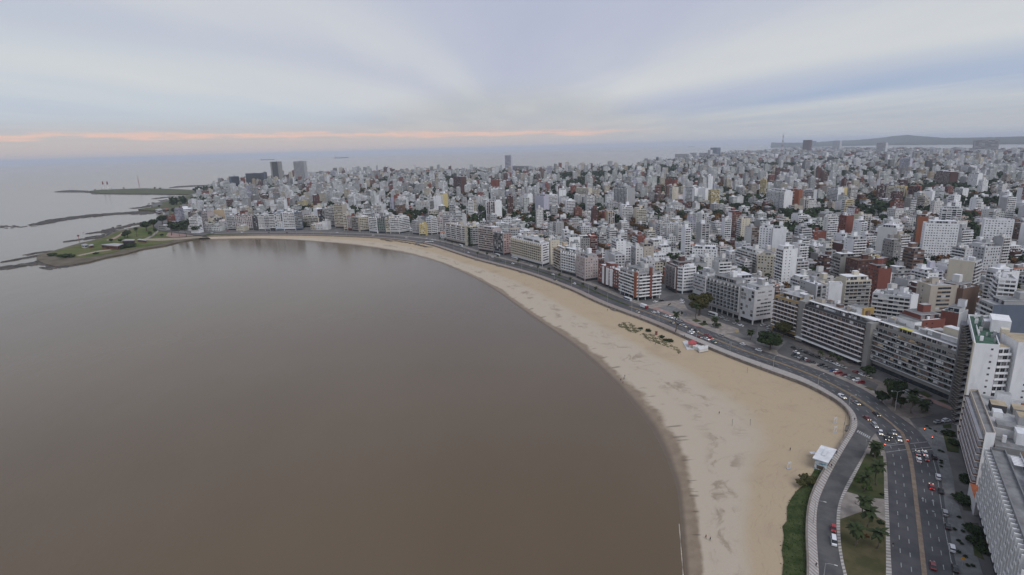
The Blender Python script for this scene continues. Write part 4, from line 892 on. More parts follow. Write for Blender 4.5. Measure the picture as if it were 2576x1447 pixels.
fb('dark brown block', 'dark brown brick block behind the side street by the plaza', (149.7, 537.6), (153.2, 516.0), h=25, wall='darkbrick', styles=dict(front=cell(p=3.4, skip=2), left=punch()), par='brown', slab='grey', lod=0, depth=18)
e1a = v2((153.1, 517.5)); e1b = v2((158.4, 512.2)); e1c = v2((171.9, 516.8))
fb('white window-grid block', 'white block with grid of wide windows and black strip facing the plaza', e1a, e1b, h=24.7, wall='white', styles=dict(front=strp(p=2.4), right=strp(p=2.6, mar=1, wp=(70, 25, 5, 0))), cvec=e1c-e1b, lod=0, roof='light')
fb('grey-white flat block', 'grey-white flat-fronted block partly hidden by the big plane tree', (166.2, 506.4), (171.7, 490.1), h=20.6, wall='pale', styles=dict(front=strp(p=2.2, h=1.2)), lod=0, roof='light', pent=True)
fb('long grey balcony block', 'long grey block of railed balconies behind the plaza tree', (164.1, 464.2), (178.0, 428.6), h=26.8, wall='grey', styles=dict(front=cell(p=4.2, d=1.4, wp=(75, 15, 5, 5))), par='rail', slab='pale', lod=0, pil=True, roof='grey', pent=True)
e4a = v2((178.0, 428.2)); e4b = v2((183.2, 414.6)); e4c = v2((201.2, 421.3))
fb('white corner block on columns', 'pale corner block on columns with white shutters facing the plaza', e4a, e4b, h=26.3, wall='pale', styles=dict(front=glass(p=2.5, wp=(30, 20, 50, 0)), right=strp(p=4, mar=2.6, h=1.3)), cvec=e4c-e4b, lod=0, pil=True, roof='white', pent=True)
fb('brown recessed block', 'brown narrow block recessed behind the pale corner block', e4c+np.array([1, 2]), (205.6, 423.4), h=26.5, wall='brown', styles=dict(front=band()), lod=1, par='brown')

# --- the two long blocks and the towers at the near end
a36 = v2((191.2, 399.6)); b36 = v2((198.9, 378.6))
fb('ochre-panelled banded block', 'block with white bands and ochre panels behind the dark fig tree', a36, b36, h=26.3, wall='ochre', styles=dict(front=band(p=3.0, d=1.6, ph=1.0, t=.72, wp=(74, 10, 4, 12))), par='brown', slab='white', lod=0, roof='grey', pent=True, depth=15)
g37 = v2((200.4, 373.7)); h37 = v2((214.0, 327.2)); u37 = (h37-g37)/np.hypot(*(h37-g37)); w37 = np.array([-u37[1], u37[0]]); L37 = float(np.hypot(*(h37-g37)))
l37 = 'long nine-storey block with thin white balcony bands over the parked cars'
fb('long white-striped block', l37, g37, h37, h=26.6, wall='dark', styles=dict(front=band(p=2.9, d=1.7, ph=1.0, t=.78, wp=(74, 12, 2, 12))), par='brown', slab='white', lod=0, roof='grey', depth=15, pent=False)
attach(l37, 'stair_wall', W['concrete'], -5.6, -.05, -.5, 10, 0, 28.8, g37, u37, w37)
attach(l37, 'stair_wall', W['concrete'], L37+.05, L37+3.4, -.7, 10, 0, 28.5, g37, u37, w37)
attach(l37, 'penthouse', [W['midgrey'], ROOFM['light']], 0, L37*.64, 4.2, 14, 26.6, 29.5, g37, u37, w37, 1)
attach(l37, 'roof_canopy', W['white'], 0, L37*.64, 2.6, 4.2, 29.2, 29.6, g37, u37, w37)
attach(l37, 'penthouse', [W['white'], ROOFM['grey']], L37*.55, L37*.8, 7.5, 14, 29.6, 33, g37, u37, w37, 1)
attach(l37, 'roof_canopy', W['white'], L37*.64, L37+2, 3.4, 8.5, 29.3, 29.7, g37, u37, w37)
attach(l37, 'lift_housing', W['ochre'], L37*.8, L37*.83, 6, 14, 29.7, 34, g37, u37, w37)
attach(l37, 'entrance_canopy', W['slab'], -4, L37, -3.2, -.2, 3.1, 3.35, g37, u37, w37)
for i, v_ in enumerate((0, 0, 1, 0, 2, 0, 0, 1, 0, 0)):
    put('window', unit_window(v_), next(o for o in C.objects if o.get('label') == l37), (*(u37*(1+i*2.9)+w37*4.19), 26.9), math.atan2(u37[1], u37[0]), (2.4, 1, 2.1))
g38 = v2((218.1, 326.8)); h38 = v2((230.4, 275.7)); u38 = (h38-g38)/np.hypot(*(h38-g38)); w38 = np.array([-u38[1], u38[0]]); L38 = float(np.hypot(*(h38-g38)))
l38 = 'huge block of cluttered planted balconies with stepped top floors beside the white tower'
fb('huge cluttered balcony block', l38, g38, h38, h=26.4, wall='concrete', styles=dict(front=band(p=3.1, d=2.0, ph=1.0, t=.55, wp=(70, 16, 6, 8)), right=band(p=3.4, d=1.6)), par='rail', slab='pale', lod=0, roof='light', depth=15, pent=False)
attach(l38, 'penthouse', [W['cream'], ROOFM['light']], 1, L38-1, 3.0, 14.5, 26.4, 29.3, g38, u38, w38, 1)
attach(l38, 'roof_canopy', W['white'], .5, L38-.2, 1.6, 3.0, 29.1, 29.4, g38, u38, w38)
attach(l38, 'penthouse', [W['white'], ROOFM['light']], L38*.55, L38-2, 6, 14.5, 29.4, 32.4, g38, u38, w38, 1)
attach(l38, 'roof_canopy', W['slab'], L38*.53, L38-1, 4.6, 6, 32.2, 32.5, g38, u38, w38)
attach(l38, 'yellow_awning', pbr('awning_yellow', (.5, .47, .12), rough=.8), L38*.3, L38*.44, .4, 3, 29.5, 29.9, g38, u38, w38)
attach(l38, 'lift_housing', [W['cream'], ROOFM['white']], L38*.68, L38*.9, 8, 13, 32.4, 36, g38, u38, w38, 1)
attach(l38, 'lift_housing', [W['white'], ROOFM['grey']], L38*.1, L38*.36, 8, 13, 29.3, 33, g38, u38, w38, 1)
r38 = next(o for o in C.objects if o.get('label') == l38)
for i in range(17):
    put('window', unit_window((0, 0, 1, 2, 0)[i % 5]), r38, (*(u38*(1.6+i*3.0)+w38*2.99), 26.7), math.atan2(u38[1], u38[0]), (2.6, 1, 2.2))
pl_ = random.Random(9)
ENC = [RAIL, GL[1], W['offwhite'], W['pale'], W['brown'], W['tan'], GL[0]]
for i in range(130):    # glazed-in and screened balconies, awnings
    x = pl_.uniform(.6, L38-5); f = pl_.randint(0, 6); z = 26.4-7*FH+f*FH; w_ = pl_.choice((2.2, 3, 3, 4.5)); q0_ = .2+pl_.choice((.35, .9, .9)); q1_ = pl_.choice((1.6, 2.7, 2.7))
    if q1_ < q0_+.4: continue
    m = MB(); m.box(x, -1.98, z+q0_, x+w_, -1.86, z+q1_, 0, fr=(np.zeros(2), u38, w38)); m.build('balcony_screen', pl_.choice(ENC), r38)
leafm = pbr('balcony_plant', (.02, .045, .014), (.05, .085, .03), scale=1.5, rough=.9)
for i in range(70):     # plants and clutter on the balconies
    x = pl_.uniform(1, L38-1); f = pl_.randint(0, 6); z = 26.4-7*FH+f*FH
    m = MB(); c = u38*x+w38*-1.5; hh = pl_.uniform(.6, 1.5)
    for j in range(6): a = pl_.uniform(0, 6.28); q = (c[0]+pl_.uniform(-.7, .7)*u38[0], c[1]+pl_.uniform(-.7, .7)*u38[1], z+.3+pl_.uniform(0, hh)); s = .45; m.face([(q[0]-s*math.cos(a), q[1]-s*math.sin(a), q[2]-s*.6), (q[0]+s*math.cos(a), q[1]+s*math.sin(a), q[2]-s*.4), (q[0]+s*math.cos(a)*.7, q[1]+s*math.sin(a), q[2]+s), (q[0]-s*math.cos(a), q[1], q[2]+s*.8)])
    m.build('balcony_plant', leafm, r38)

rq = random.Random(17)
for lbl, A_, u_, w_, L_, h_ in ((l37, g37, u37, w37, L37, 29.5), (l38, g38, u38, w38, L38, 29.3)):
    for i in range(13):
        a = rq.uniform(1, L_-6); b = a+rq.uniform(1.5, 5); o_ = rq.uniform(5.5, 11); z = rq.uniform(.8, 3.2)
        attach(lbl, 'roof_room', [W[rq.choice(('white', 'concrete', 'grey', 'beige', 'brown', 'offwhite'))], ROOFM[rq.choice(('grey', 'light', 'brown', 'sandy'))]], a, b, o_, o_+rq.uniform(1.5, 3.5), h_, h_+z, A_, u_, w_, 1)
# tall white tower with angled balconies
tA = v2((234.5, 279.5)); tB = v2((204.2, 237.2)); tu = (tB-tA)/np.hypot(*(tB-tA)); tw = np.array([-tu[1], tu[0]]); tL = float(np.hypot(*(tB-tA)))
l39 = 'tall white tower with angled dark balconies and a green roof terrace'
cv39 = np.array([8.6, -2.9])
t39 = fb('tall white tower', l39, tA, tB, h=46, wall='white', styles=dict(right=slot(xs=(6.6,), wp=(80, 10, 10, 0))), cvec=cv39, lod=0, roof='green', pent=False)
put('facade_panel', None, t39) if False else None
rbox(t39, 'end_wall', W['midgrey'], Face(tA, tB), -.2, 8.5, -2.6, -.02, 0, 43)
rbox(t39, 'edge_wall', W['cream'], Face(tA, tB), tL-4.5, tL+.02, -.35, -.02, 0, 46.9)
sawm = MB(); sawm.prism([(0, 0), (3.6, -2.4), (4.3, -1.3), (4.6, 0)], 0, .2, 0, bottom=True); sawm.prism([(0, -.02), (3.6, -2.4), (3.68, -2.28), (.25, -.02)], .2, 1.2, 1); sawm.prism([(3.6, -2.4), (4.3, -1.3), (4.2, -1.25), (3.55, -2.3)], .2, 1.2, 1)
sawme = sawm.mesh('angled_balcony', [W['grey'], pbr('bronze_rail', (.05, .045, .04), (.09, .08, .07), scale=.5, rough=.3, spec=.5)])
f39 = Face(tA, tB)
for fl_ in range(14):
    z = 3.4+fl_*3.0
    for i in range(7):
        x = 9.2+i*5.0
        if x > tL-8.5: continue
        put('angled_balcony', sawme, t39, (*(f39.at(x)-tA), z), f39.ang)
        put('window', unit_window((0, 0, 1, 0, 3)[(i+fl_) % 5]), t39, (*(f39.at(x+.4)-tA), z+.25), f39.ang, (4.0, 1, 2.3))
# recessed bay with balconies and the rear wings of the same tower
f39r = Face(tB, tB+cv39)
rear = [tB+cv39+np.array([.6, 1.8]), tB+cv39+np.array([6.4, 1.6])]
def wing(root, A, B, depth, h, wall, styles, lod=0):
    org = v2(root.location); A = v2(A); B = v2(B); u = (B-A)/np.hypot(*(B-A)); w = np.array([-u[1], u[0]]); foot = [A-org, B-org, B+w*depth-org, A+w*depth-org]
    m = MB(); m.prism(foot, 0, h, 0, 1); wg = m.build('wing', [W[wall], ROOFM['sandy']], root); rnd = random.Random(int(h*7+A[0]))
    for k, s in enumerate(('front', 'right', 'back', 'left')):
        if s in styles:
            f_ = Face(foot[k]+org, foot[(k+1) % 4]+org); nf = int((h-3.3)//FH)
            emit_face(root, org, f_, styles[s], nf, rnd, h-nf*FH-.4, lod, W['white'], W['white'])
wing(t39, rear[0], rear[1], 10, 45, 'white', dict(front=band(p=2.9, d=1.3, ph=.9)))
wing(t39, rear[1]+np.array([.1, -3.2]), rear[1]+np.array([12, -6.5]), 14, 48.5, 'white', dict(front=slot(xs=(5, 8.2), wp=(85, 10, 5, 0))))
wing(t39, rear[1]+np.array([12.3, -4.4]), rear[1]+np.array([26, -8]), 14, 44, 'white', dict(front=slot(xs=(2, 6, 9), wp=(85, 10, 5, 0))))
rbox(t39, 'lift_housing', [W['white'], ROOFM['sandy']][0], f39, 14, 26, 7, 14, 46, 52)
rbox(t39, 'water_tank', W['cream'], f39, 30, 34, 10, 13, 46, 50)
m = MB(); m.tube([(12, -20, 46.2), (12, -20, 52)], .08, 5); m.tube([(12, -20, 51), (16, -26, 49)], .05, 4); m.build('antenna', METAL, t39)

# white-ended balcony block with terracotta annexe
kA = v2((200.5, 231.5)); kB = v2((176.3, 193.3)); ku = (kB-kA)/np.hypot(*(kB-kA)); kw = np.array([-ku[1], ku[0]]); kL = float(np.hypot(*(kB-kA)))
l40 = 'balcony block with narrow white end wall and a cluttered roof, before the white tower'
k40 = fb('white-ended balcony block', l40, kA, kB, h=26.8, wall='beige', styles=dict(front=band(p=3.2, d=1.6, ph=.7, wp=(65, 20, 5, 10))), cvec=np.array([3.4, -.6]), par='brown', slab='white', lod=0, roof='grey', top=False, sidewall={1: 'white'})
f40 = Face(kA, kB)
m = MB(); P_ = lambda x, y: f40.at(x, y)-kA
m.prism([P_(0, 3.6), P_(kL-10, 3.6), P_(kL-10, 24), P_(0, 24)], 0, 26.0, 0, 1); m.build('rear_block', [W['pale'], ROOFM['light']], k40)
m = MB(); m.prism([P_(kL-10, 3.7), P_(kL-.5, 3.5), P_(kL-.5, 26), P_(kL-10, 26)], 0, 23.0, 0, 1); m.build('rear_block', [W['concrete'], ROOFM['grey']], k40)
for (x0, x1, y0, y1, z0_, z1_, wl, rf) in ((3, 8, 8, 13, 26, 30, 'white', 'light'), (12, 18, 5, 10, 26, 29, 'dark', 'sandy'), (12, 18, 12, 18, 26, 28.6, 'concrete', 'sandy'), (20, 24, 5, 8, 26, 28.4, 'white', 'white'), (22, 28, 12, 20, 26, 29.5, 'grey', 'sandy'), (29, 34, 5, 11, 26, 27.2, 'concrete', 'grey'), (34, 40, 10, 18, 23, 27.6, 'white', 'white'), (kL-6, kL-4.8, 6, 7.2, 23, 25.6, 'white', 'white'), (8, 11, 16, 21, 26, 28, 'brick', 'tile')):
    m = MB(); m.prism([P_(x0, y0), P_(x1, y0), P_(x1, y1), P_(x0, y1)], z0_, z1_, 0, 1); m.build('roof_room', [W[wl], ROOFM[rf]], k40)
annex = v2(kB); an = MB()
ap = [(175.1, 194.8), (180.9, 194.3), (170.2, 182.6), (167.8, 182.7)]; ap = [v2(p)-kA for p in ap][::-1]
ar_ = sum(ap[i][0]*ap[(i+1) % 4][1]-ap[(i+1) % 4][0]*ap[i][1] for i in range(4)); ap = ap if ar_ > 0 else ap[::-1]
an.prism(ap, 0, 5.6, 0, 1); tag(an.build('annex', [W['pale'], pbr('terracotta_tiles', (.33, .095, .04), (.42, .15, .07), scale=1.2, rough=.85)], k40), 'low annex with terracotta roof')

# lattice-fronted block in the bottom corner
lA = v2((170.5, 184.0)); lB = v2((135.0, 127.5)); l41 = 'block with a lattice of pale fins and balconies in the bottom right corner'
k41 = fb('pale lattice block', l41, lA, lB, h=26.3, wall='midgrey', styles=dict(front=dict(k='lattice', p=2.5, d=1.5, ph=.5, t=.6, mar=.3, wp=(75, 12, 3, 10)), left=slot()), cvec=np.array([3.6, -2.3]), par='pale', slab='slab', lod=0, roof='grey', top=False)
f41 = Face(lA, lB); Lk = f41.L
Q_ = lambda x, y: f41.at(x, y)-lA
m = MB(); m.prism([Q_(0, 4.3), Q_(Lk, 4.3), Q_(Lk, 22), Q_(0, 22)], 0, 25.6, 0, 1); m.build('rear_block', [W['pale'], ROOFM['light']], k41)
for (x0, x1, y0, y1, z0_, z1_, wl, rf) in ((3, 17, 7.5, 21, 25.6, 28.8, 'white', 'brown'), (18, 40, 6.5, 21, 25.6, 28.8, 'white', 'white'), (8, 11, 12, 14, 28.8, 30, 'white', 'white'), (43, 60, 6, 21, 25.6, 28.4, 'offwhite', 'sandy')):
    m = MB(); m.prism([Q_(x0, y0), Q_(x1, y0), Q_(x1, y1), Q_(x0, y1)], z0_, z1_, 0, 1); pn = m.build('penthouse', [W[wl], ROOFM[rf]], k41)
    fp = Face(Q_(x0, y0)+lA, Q_(x1, y0)+lA); n_ = int((x1-x0)//3)
    for i in range(n_): put('window', unit_window(i % 2), k41, (*(fp.at(.4+i*3)-lA), z0_+.3), fp.ang, (2.4, 1, 2.1))
for i in range(6):      # white pergola slats
    m = MB(); m.prism([Q_(6+i*1.1, 4.6), Q_(6.7+i*1.1, 4.6), Q_(6.7+i*1.1, 7.4), Q_(6+i*1.1, 7.4)], 27.6, 27.8, 0, 0, bottom=True); m.build('pergola_slat', W['white'], k41)

# ------------------------------------------------------------------ inland landmarks
INL = 'apartment blocks inland of the seafront'
FARB = 'skyline buildings on the far coast'
LMK = []
def lm(label, a, b, h, wall='white', styles=None, depth=14, **k):
    a, b = v2(a), v2(b); k.setdefault('group', INL); k.setdefault('lod', 2); LMK.append((a, b, depth)); k.setdefault('roof', 'light')
    return building(label, a, b, depth=depth, h=h, wall=wall, styles=styles or dict(front=strp(), left=strp()), **k)
lm('cream block with a huge blank wall towards the bay and ribbed grey right flank', (365.4, 464.1), (375.6, 449.8), 36, 'pale', dict(right=band(), left=slot()), 16, sidewall={0: 'cream'})
lm('tall beige block with dark window strips left of the brown striped brick block', (293.8, 385.4), (313.0, 385.2), 34, 'beige', dict(front=strp(p=3.4, mar=5), left=slot(xs=(6,))), 14)
lm('beige slab with scattered small windows joined behind the white-edged banded block', (293.5, 397.5), (298.7, 393.1), 34, 'beige', dict(front=slot(xs=(3, 6)), left=punch()), 14)
lm('grey block of six wide balcony bands with a plain white end', (260.4, 396.4), (277.7, 381.0), 27, 'pale', dict(front=band(p=3.4)), 14, par='offwhite', lod=1)
lm('plain white end wall block with brick-red attic', (277.5, 380.7), (283.2, 381.7), 29, 'white', dict(right=punch()), 14)
lm('brown brick block crossed by thin pale floor lines, right of the tall beige block', (313.9, 381.7), (332.1, 390.2), 32, 'brown', dict(front=dict(k='lines')), 14)
lm('white tower with dark stacked balconies on its left half', (327.0, 370.0), (335.6, 365.4), 42, 'white', dict(front=band(p=3, mar=.5), left=band()), 15)
lm('stepped balcony block with a blue-grey blank side wall', (298.9, 350.0), (296.2, 335.4), 34, 'grey', dict(front=band(p=3)), 26, sidewall={1: 'slate'}, par='offwhite')
lm('small block with two dark red side panels and a green roof terrace', (283.2, 359.3), (288.4, 351.0), 24, 'white', dict(left=punch()), 14, sidewall={0: 'brick'}, roof='green')
lm('dark red stepped block with ragged roofs in the middle of the right side', (308.9, 495.5), (336.3, 498.2), 30, 'darkbrick', dict(front=punch(), left=punch()), 16, roof='brown')
lm('plain dark red brick wall block in front of the ragged red block', (305.0, 459.9), (316.0, 460.4), 30, 'brick', dict(left=punch()), 14, roof='brown')
lm('grey concrete block with blank side and stepped top left of the ragged red block', (309.3, 523.1), (325.1, 523.1), 28, 'concrete', dict(right=strp(), left=band()), 14)
lm('brick-fronted cream block with white lift tower', (263.4, 434.9), (284.1, 435.7), 27, 'cream', dict(front=band(p=3.2)), 14, par='concrete', pent=True)
lm('white cube of a roof tower above the long white-striped block', (235.3, 408.3), (243.1, 405.0), 32, 'white', dict(left=slot()), 8, top=False)
lm('white slab with many small dark windows near the right edge', (474.4, 644.9), (502.9, 631.5), 40, 'white', dict(front=punch(p=2.6, w=1.1, h=1.1), left=slot(xs=(4, 8))), 14)
lm('big white blank-fronted block with a thin brick corner', (436.0, 669.2), (447.7, 652.4), 34, 'white', dict(right=punch(), left=strp()), 15, sidewall={0: 'offwhite'})
lm('stepped white block with rows of dark loggias right of the middle', (590.4, 776.4), (610.4, 765.7), 40, 'white', dict(front=cell(p=5, skip=2), left=strp()), 14)
lm('wide white block with square windows near the right edge', (581.7, 692.6), (606.3, 678.8), 36, 'white', dict(front=punch(p=3, w=1.4, h=1.2)), 14)
lm('slender brick-red windowless tower by dark trees', (459.9, 774.2), (472.0, 778.2), 34, 'brick', dict(left=punch()), 12)
lm('brown-orange brick block with floor lines behind white blocks', (537.7, 746.1), (547.9, 741.0), 34, 'brown', dict(left=punch()), 14, sidewall={0: 'terracotta'})
lm('dark brick tower speckled with white windows and a white crown', (1220.4, 1648.4), (1195.5, 1562.2), 40, 'darkbrick', dict(front=punch(p=2.8, wp=(10, 30, 60, 0)), left=punch(wp=(10, 30, 60, 0))), 20, pent=True)
lm('slim white tower standing alone among dark trees', (1171.6, 1468.0), (1177.1, 1445.2), 42, 'white', dict(front=punch(p=3), left=punch()), 16)
lm('tall pale lilac tower with fine vertical ribs', (1515.0, 2245.6), (1534.2, 2214.4), 58, 'lilac', dict(front=strp(p=1.6), left=strp(p=1.6)), 20)
lm('long low white hospital-like block with even windows', (1698.2, 2251.0), (1659.0, 2073.0), 30, 'white', dict(front=punch(p=3, w=2)), 18)
lm('white banded block at the left of the coloured row', (695.8, 1255.0), (700.5, 1221.4), 34, 'white', dict(front=band()), 14)
lm('yellow-edged block in the coloured row', (721.9, 1257.8), (726.2, 1247.9), 34, 'yellow', dict(front=slot()), 14)
lm('dark violet-brown block in the coloured row', (811.2, 1261.9), (825.8, 1255.7), 34, 'darkbrick', dict(front=strp()), 14)
lm('cream window-grid block in the coloured row', (826.2, 1255.5), (837.6, 1242.2), 34, 'cream', dict(front=band()), 14)
lm('pale yellow balcony block in the coloured row', (838.1, 1242.0), (848.8, 1229.2), 34, 'yellow', dict(front=cell(p=3)), 14)
lm('red and black striped block at the right end of the coloured row', (851.4, 1222.6), (864.4, 1206.4), 34, 'brick', dict(front=glass(p=1.6, wp=(70, 0, 0, 30))), 14)
lm('blank white screen-like block right of the coloured row', (803.8, 1114.2), (813.2, 1099.7), 34, 'white', dict(left=slot()), 12)
lm('white block with dark horizontal strips right of the blank white block', (874.8, 1181.3), (889.3, 1170.3), 34, 'white', dict(front=strp(), left=strp()), 14)
lm('broad orange-brick block with a dark central strip', (541.5, 1124.8), (558.7, 1104.7), 42, 'terracotta', dict(front=strp(p=3, mar=9)), 16)
lm('white balcony block joined left of the orange-brick block', (515.4, 1146.5), (523.4, 1087.6), 42, 'white', dict(front=cell(p=4.5, skip=3)), 16)
lm('white and grey striped block right of the orange-brick block', (587.8, 1146.9), (600.7, 1130.3), 40, 'pale', dict(front=band()), 14)
lm('brick tower with grey windows standing clear above the middle of the city', (231.8, 1274.2), (254.2, 1236.3), 46, 'grey', dict(front=cell(p=5), left=strp()), 22, lod=2)
lm('dark red brick block left of a dark tree belt', (461.1, 1705.4), (482.3, 1680.2), 36, 'brick', dict(front=punch(miss=.5)), 14)
lm('slim red-brown tower in front of the dark tree belt', (349.6, 1381.0), (361.8, 1375.7), 40, 'darkbrick', dict(), 12, sidewall={0: 'brick'})
lm('plain white tower with blank front below the dark trees', (412.6, 1267.2), (424.7, 1243.7), 40, 'white', dict(left=slot()), 14)
lm('white and blue-grey block beside the plain white tower', (389.0, 1285.0), (405.9, 1256.5), 40, 'white', dict(front=strp(p=3, mar=7)), 14)
lm('pale yellow tower among grey blocks in the middle distance', (625.4, 1434.8), (638.1, 1428.2), 44, 'yellow', dict(front=band(), left=slot()), 14)
lm('red panel tower on the far middle slope', (-55.7, 1751.3), (-38.1, 1742.4), 44, 'brick', dict(left=punch()), 14, sidewall={0: 'brick'})
lm('twin dark brown tower behind the white far middle blocks', (-183.2, 1905.0), (-153.4, 1851.7), 50, 'darkbrick', dict(front=punch()), 18)
lm('white tower with two red window columns above the green tree', (-44.6, 1093.2), (-26.9, 1073.8), 40, 'white', dict(front=cell(p=6, skip=2)), 16, par='brick')
lm('blank lilac-white slab right of the dark tower pair', (53.8, 1216.2), (71.2, 1193.0), 38, 'lilac', dict(left=slot()), 14)
lm('white grid block joined to the blank lilac-white slab', (72.9, 1209.6), (102.0, 1217.2), 38, 'white', dict(front=band(p=3)), 14)
lm('white block with a faded blue mural on its front', (117.7, 1357.0), (134.2, 1358.0), 38, 'white', dict(front=slot()), 14)
lm('cream balcony block right of the mural block', (159.5, 1375.6), (186.6, 1353.0), 40, 'cream', dict(front=band(p=3), left=punch()), 16)
lm('white slim tower half joined to a yellow slab', (-167.7, 1262.1), (-156.0, 1258.2), 38, 'white', dict(front=slot()), 16)
lm('yellow slab joined to a white slim tower', (-163.5, 1322.7), (-152.0, 1309.0), 38, 'yellow', dict(front=cell(p=3)), 14)
lm('light grey block with white flank above the wide bend of the avenue', (33.5, 1337.3), (42.1, 1324.5), 32, 'white', dict(front=slot()), 14)
lm('white blank slab standing out near the white lattice blocks', (315.0, 677.6), (328.4, 670.9), 34, 'white', dict(left=slot()), 14)
lm('white block with square dark windows left of the white blank slab', (305.1, 691.9), (316.1, 681.4), 34, 'white', dict(front=punch(p=3.2, w=1.2)), 14)
lm('stepped white block with terraces above the red and brick corner blocks', (208.6, 644.9), (233.7, 634.8), 18, 'white', dict(front=punch(p=3), left=punch()), 14)
lm('white flat-roofed block with a curved terrace inland of the red drum', (138.9, 651.9), (149.6, 641.0), 18, 'white', dict(front=slot(), right=band()), 16, roof='white')
lm('cream corner block with railed cornice beside the brown street trees', (255.3, 578.3), (270.0, 565.8), 22, 'cream', dict(front=punch(p=3), right=band(), left=band()), 18)
lm('grey-white long block with flat balconies beside brown street trees', (253.4, 632.3), (259.9, 591.1), 20, 'offwhite', dict(front=band(p=3.5)), 14)
# far skyline, placed by their feet
def sk(label, a, b, h, wall, styles, depth=20, **k):
    k.setdefault('group', FARB); return lm(label, a, b, h, wall, styles, depth, **k)
sk('broad black glass block on the far point', (-1132.7, 2497.6), (-1056.6, 2506.5), 62, 'slate', dict(front=glass(p=3, wp=(100, 0, 0, 0))), 18, top=True, pent=False)
sk('small black glass block left of the broad black glass block', (-1174.6, 2449.8), (-1150.0, 2471.9), 52, 'slate', dict(front=glass(p=3, wp=(100, 0, 0, 0))), 25, pent=False)
sk('olive-grey tower with a dark notch on the far point', (-1144.1, 2798.5), (-1092.4, 2775.0), 105, 'concrete', dict(front=glass(p=8, mar=10, wp=(100, 0, 0, 0))), 18, pent=False)
sk('grey gridded tower with two roof boxes on the far point', (-1079.8, 2924.8), (-1017.0, 2894.6), 102, 'grey', dict(front=punch(p=5, w=3)), 20, pent=False)
sk('blue-grey slender tower rising above the middle skyline', (-21.0, 3393.2), (13.2, 3370.2), 98, 'lilac', dict(front=strp(p=4), left=strp(p=4)), 16, pent=False)
sk('long empty concrete slab on columns beside the blue-grey tower', (15.8, 3481.9), (117.1, 3379.0), 34, 'grey', dict(front=cell(p=9, wp=(100, 0, 0, 0))), 25, pent=False, top=False)
sk('low concrete slab right of the long columned slab', (113.2, 3198.8), (168.6, 3162.7), 24, 'grey', dict(front=strp(p=6)), 25, pent=False, top=False)
sk('tall square brown tower on the right skyline', (3738.1, 7413.6), (3762.7, 7276.8), 140, 'darkbrick', dict(front=slot(xs=())), 25, pent=False)
sk('dark tower under construction behind the square brown tower', (6757.1, 13027.3), (6730.6, 12821.2), 120, 'slate', dict(), 25, pent=False)
sk('dark stepped tower at the far left of the distant town', (2268.7, 6551.2), (2279.4, 6371.7), 85, 'slate', dict(front=punch(p=6, w=3)), 40, pent=False)
sk('pale row of housing slabs on the distant shore, leftmost of two rows', (1720.7, 6014.1), (1810.0, 5853.2), 36, 'pale', dict(front=cell(p=9)), 30, pent=False)
sk('pale row of housing slabs on the distant shore, rightmost of two rows', (1896.0, 6095.6), (1941.6, 6007.8), 42, 'pale', dict(front=cell(p=9)), 30, pent=False)
sk('lilac-grey row of slabs beside the dark stepped tower', (2048.6, 6303.7), (2106.9, 6181.7), 36, 'lilac', dict(front=cell(p=9)), 30, pent=False)
sk('pale tower with blind front left of the dark stepped tower', (2111.5, 6172.0), (2127.3, 6138.9), 65, 'pale', dict(), 30, pent=False)
sk('pale domed tower with a tall spire on the right skyline', (4350.4, 7828.8), (4296.4, 7567.7), 120, 'pale', dict(front=strp(p=14)), 25, pent=False)
sk('long dark port building on stilts before the far bay', (4228.5, 5292.7), (4401.1, 5227.4), 95, 'midgrey', dict(front=strp(p=25, mar=10)), 25, pent=False, top=False)
sk('broad pale banded tower left of centre on the right skyline', (3581.2, 5674.3), (3607.4, 5574.3), 95, 'pale', dict(front=strp(p=12)), 25, pent=False)
# masts
def mast(label, p, h, name='radio_mast', w=3.0, mats=None, red=True):
    m = MB(); n = 10
    for i in range(n):
        a, b = i/n, (i+1)/n; mi = (i % 2) if red else 0
        for c_ in ((-1, -1), (1, -1), (1, 1), (-1, 1)):
            m.tube([(c_[0]*w*(1-a*.9), c_[1]*w*(1-a*.9), h*a), (c_[0]*w*(1-b*.9), c_[1]*w*(1-b*.9), h*b)], .12*w*.6+.1, 4, mi, cap=False)
        for j in range(4):
            q = ((-1, -1), (1, -1), (1, 1), (-1, 1)); c0, c1 = q[j], q[(j+1) % 4]
            m.tube([(c0[0]*w*(1-a*.9), c0[1]*w*(1-a*.9), h*a), (c1[0]*w*(1-b*.9), c1[1]*w*(1-b*.9), h*b)], .06*w+.06, 3, mi, cap=False)
    return tag(m.build(name, [pbr('mast_red', (.25, .09, .08), rough=.7), pbr('mast_white', (.5, .48, .48), rough=.7)], None, (p[0], p[1], GZ)), label, 'mast')
mast('tall tapering red and white communications tower on the right skyline', (2622.7, 5585.4), 210, 'communications_tower', 9)
mast('thin lattice mast on the far headland', (-1802.5, 2820.8), 60, 'radio_mast', 1.6, red=False)
mast('thin spire mast on the far right skyline', (8929.6, 15905.2), 190, 'radio_mast', 3.0, red=False)
for lab, x in (('left one of two red-topped chimney towers on the far headland', 940), ('right one of two red-topped chimney towers on the far headland', 980)):
    m = MB(); m.tube([(0, 0, 0), (0, 0, 24)], [4.5, 3.2], 8, 0); m.tube([(0, 0, 24), (0, 0, 38)], [3.2, 2.4], 8, 1); m.box(-14, -6, 0, 14, 6, 7, 0)
    tag(m.build('chimney_tower', [W['offwhite'], W['brick']], None, (*(-2699.2, 3069.3), GZ) if False else (*({940: (-1937.4, 2764.0), 980: (-1908.4, 2752.6)}[x]), 2)), lab, 'tower', 'chimney towers on the headland')

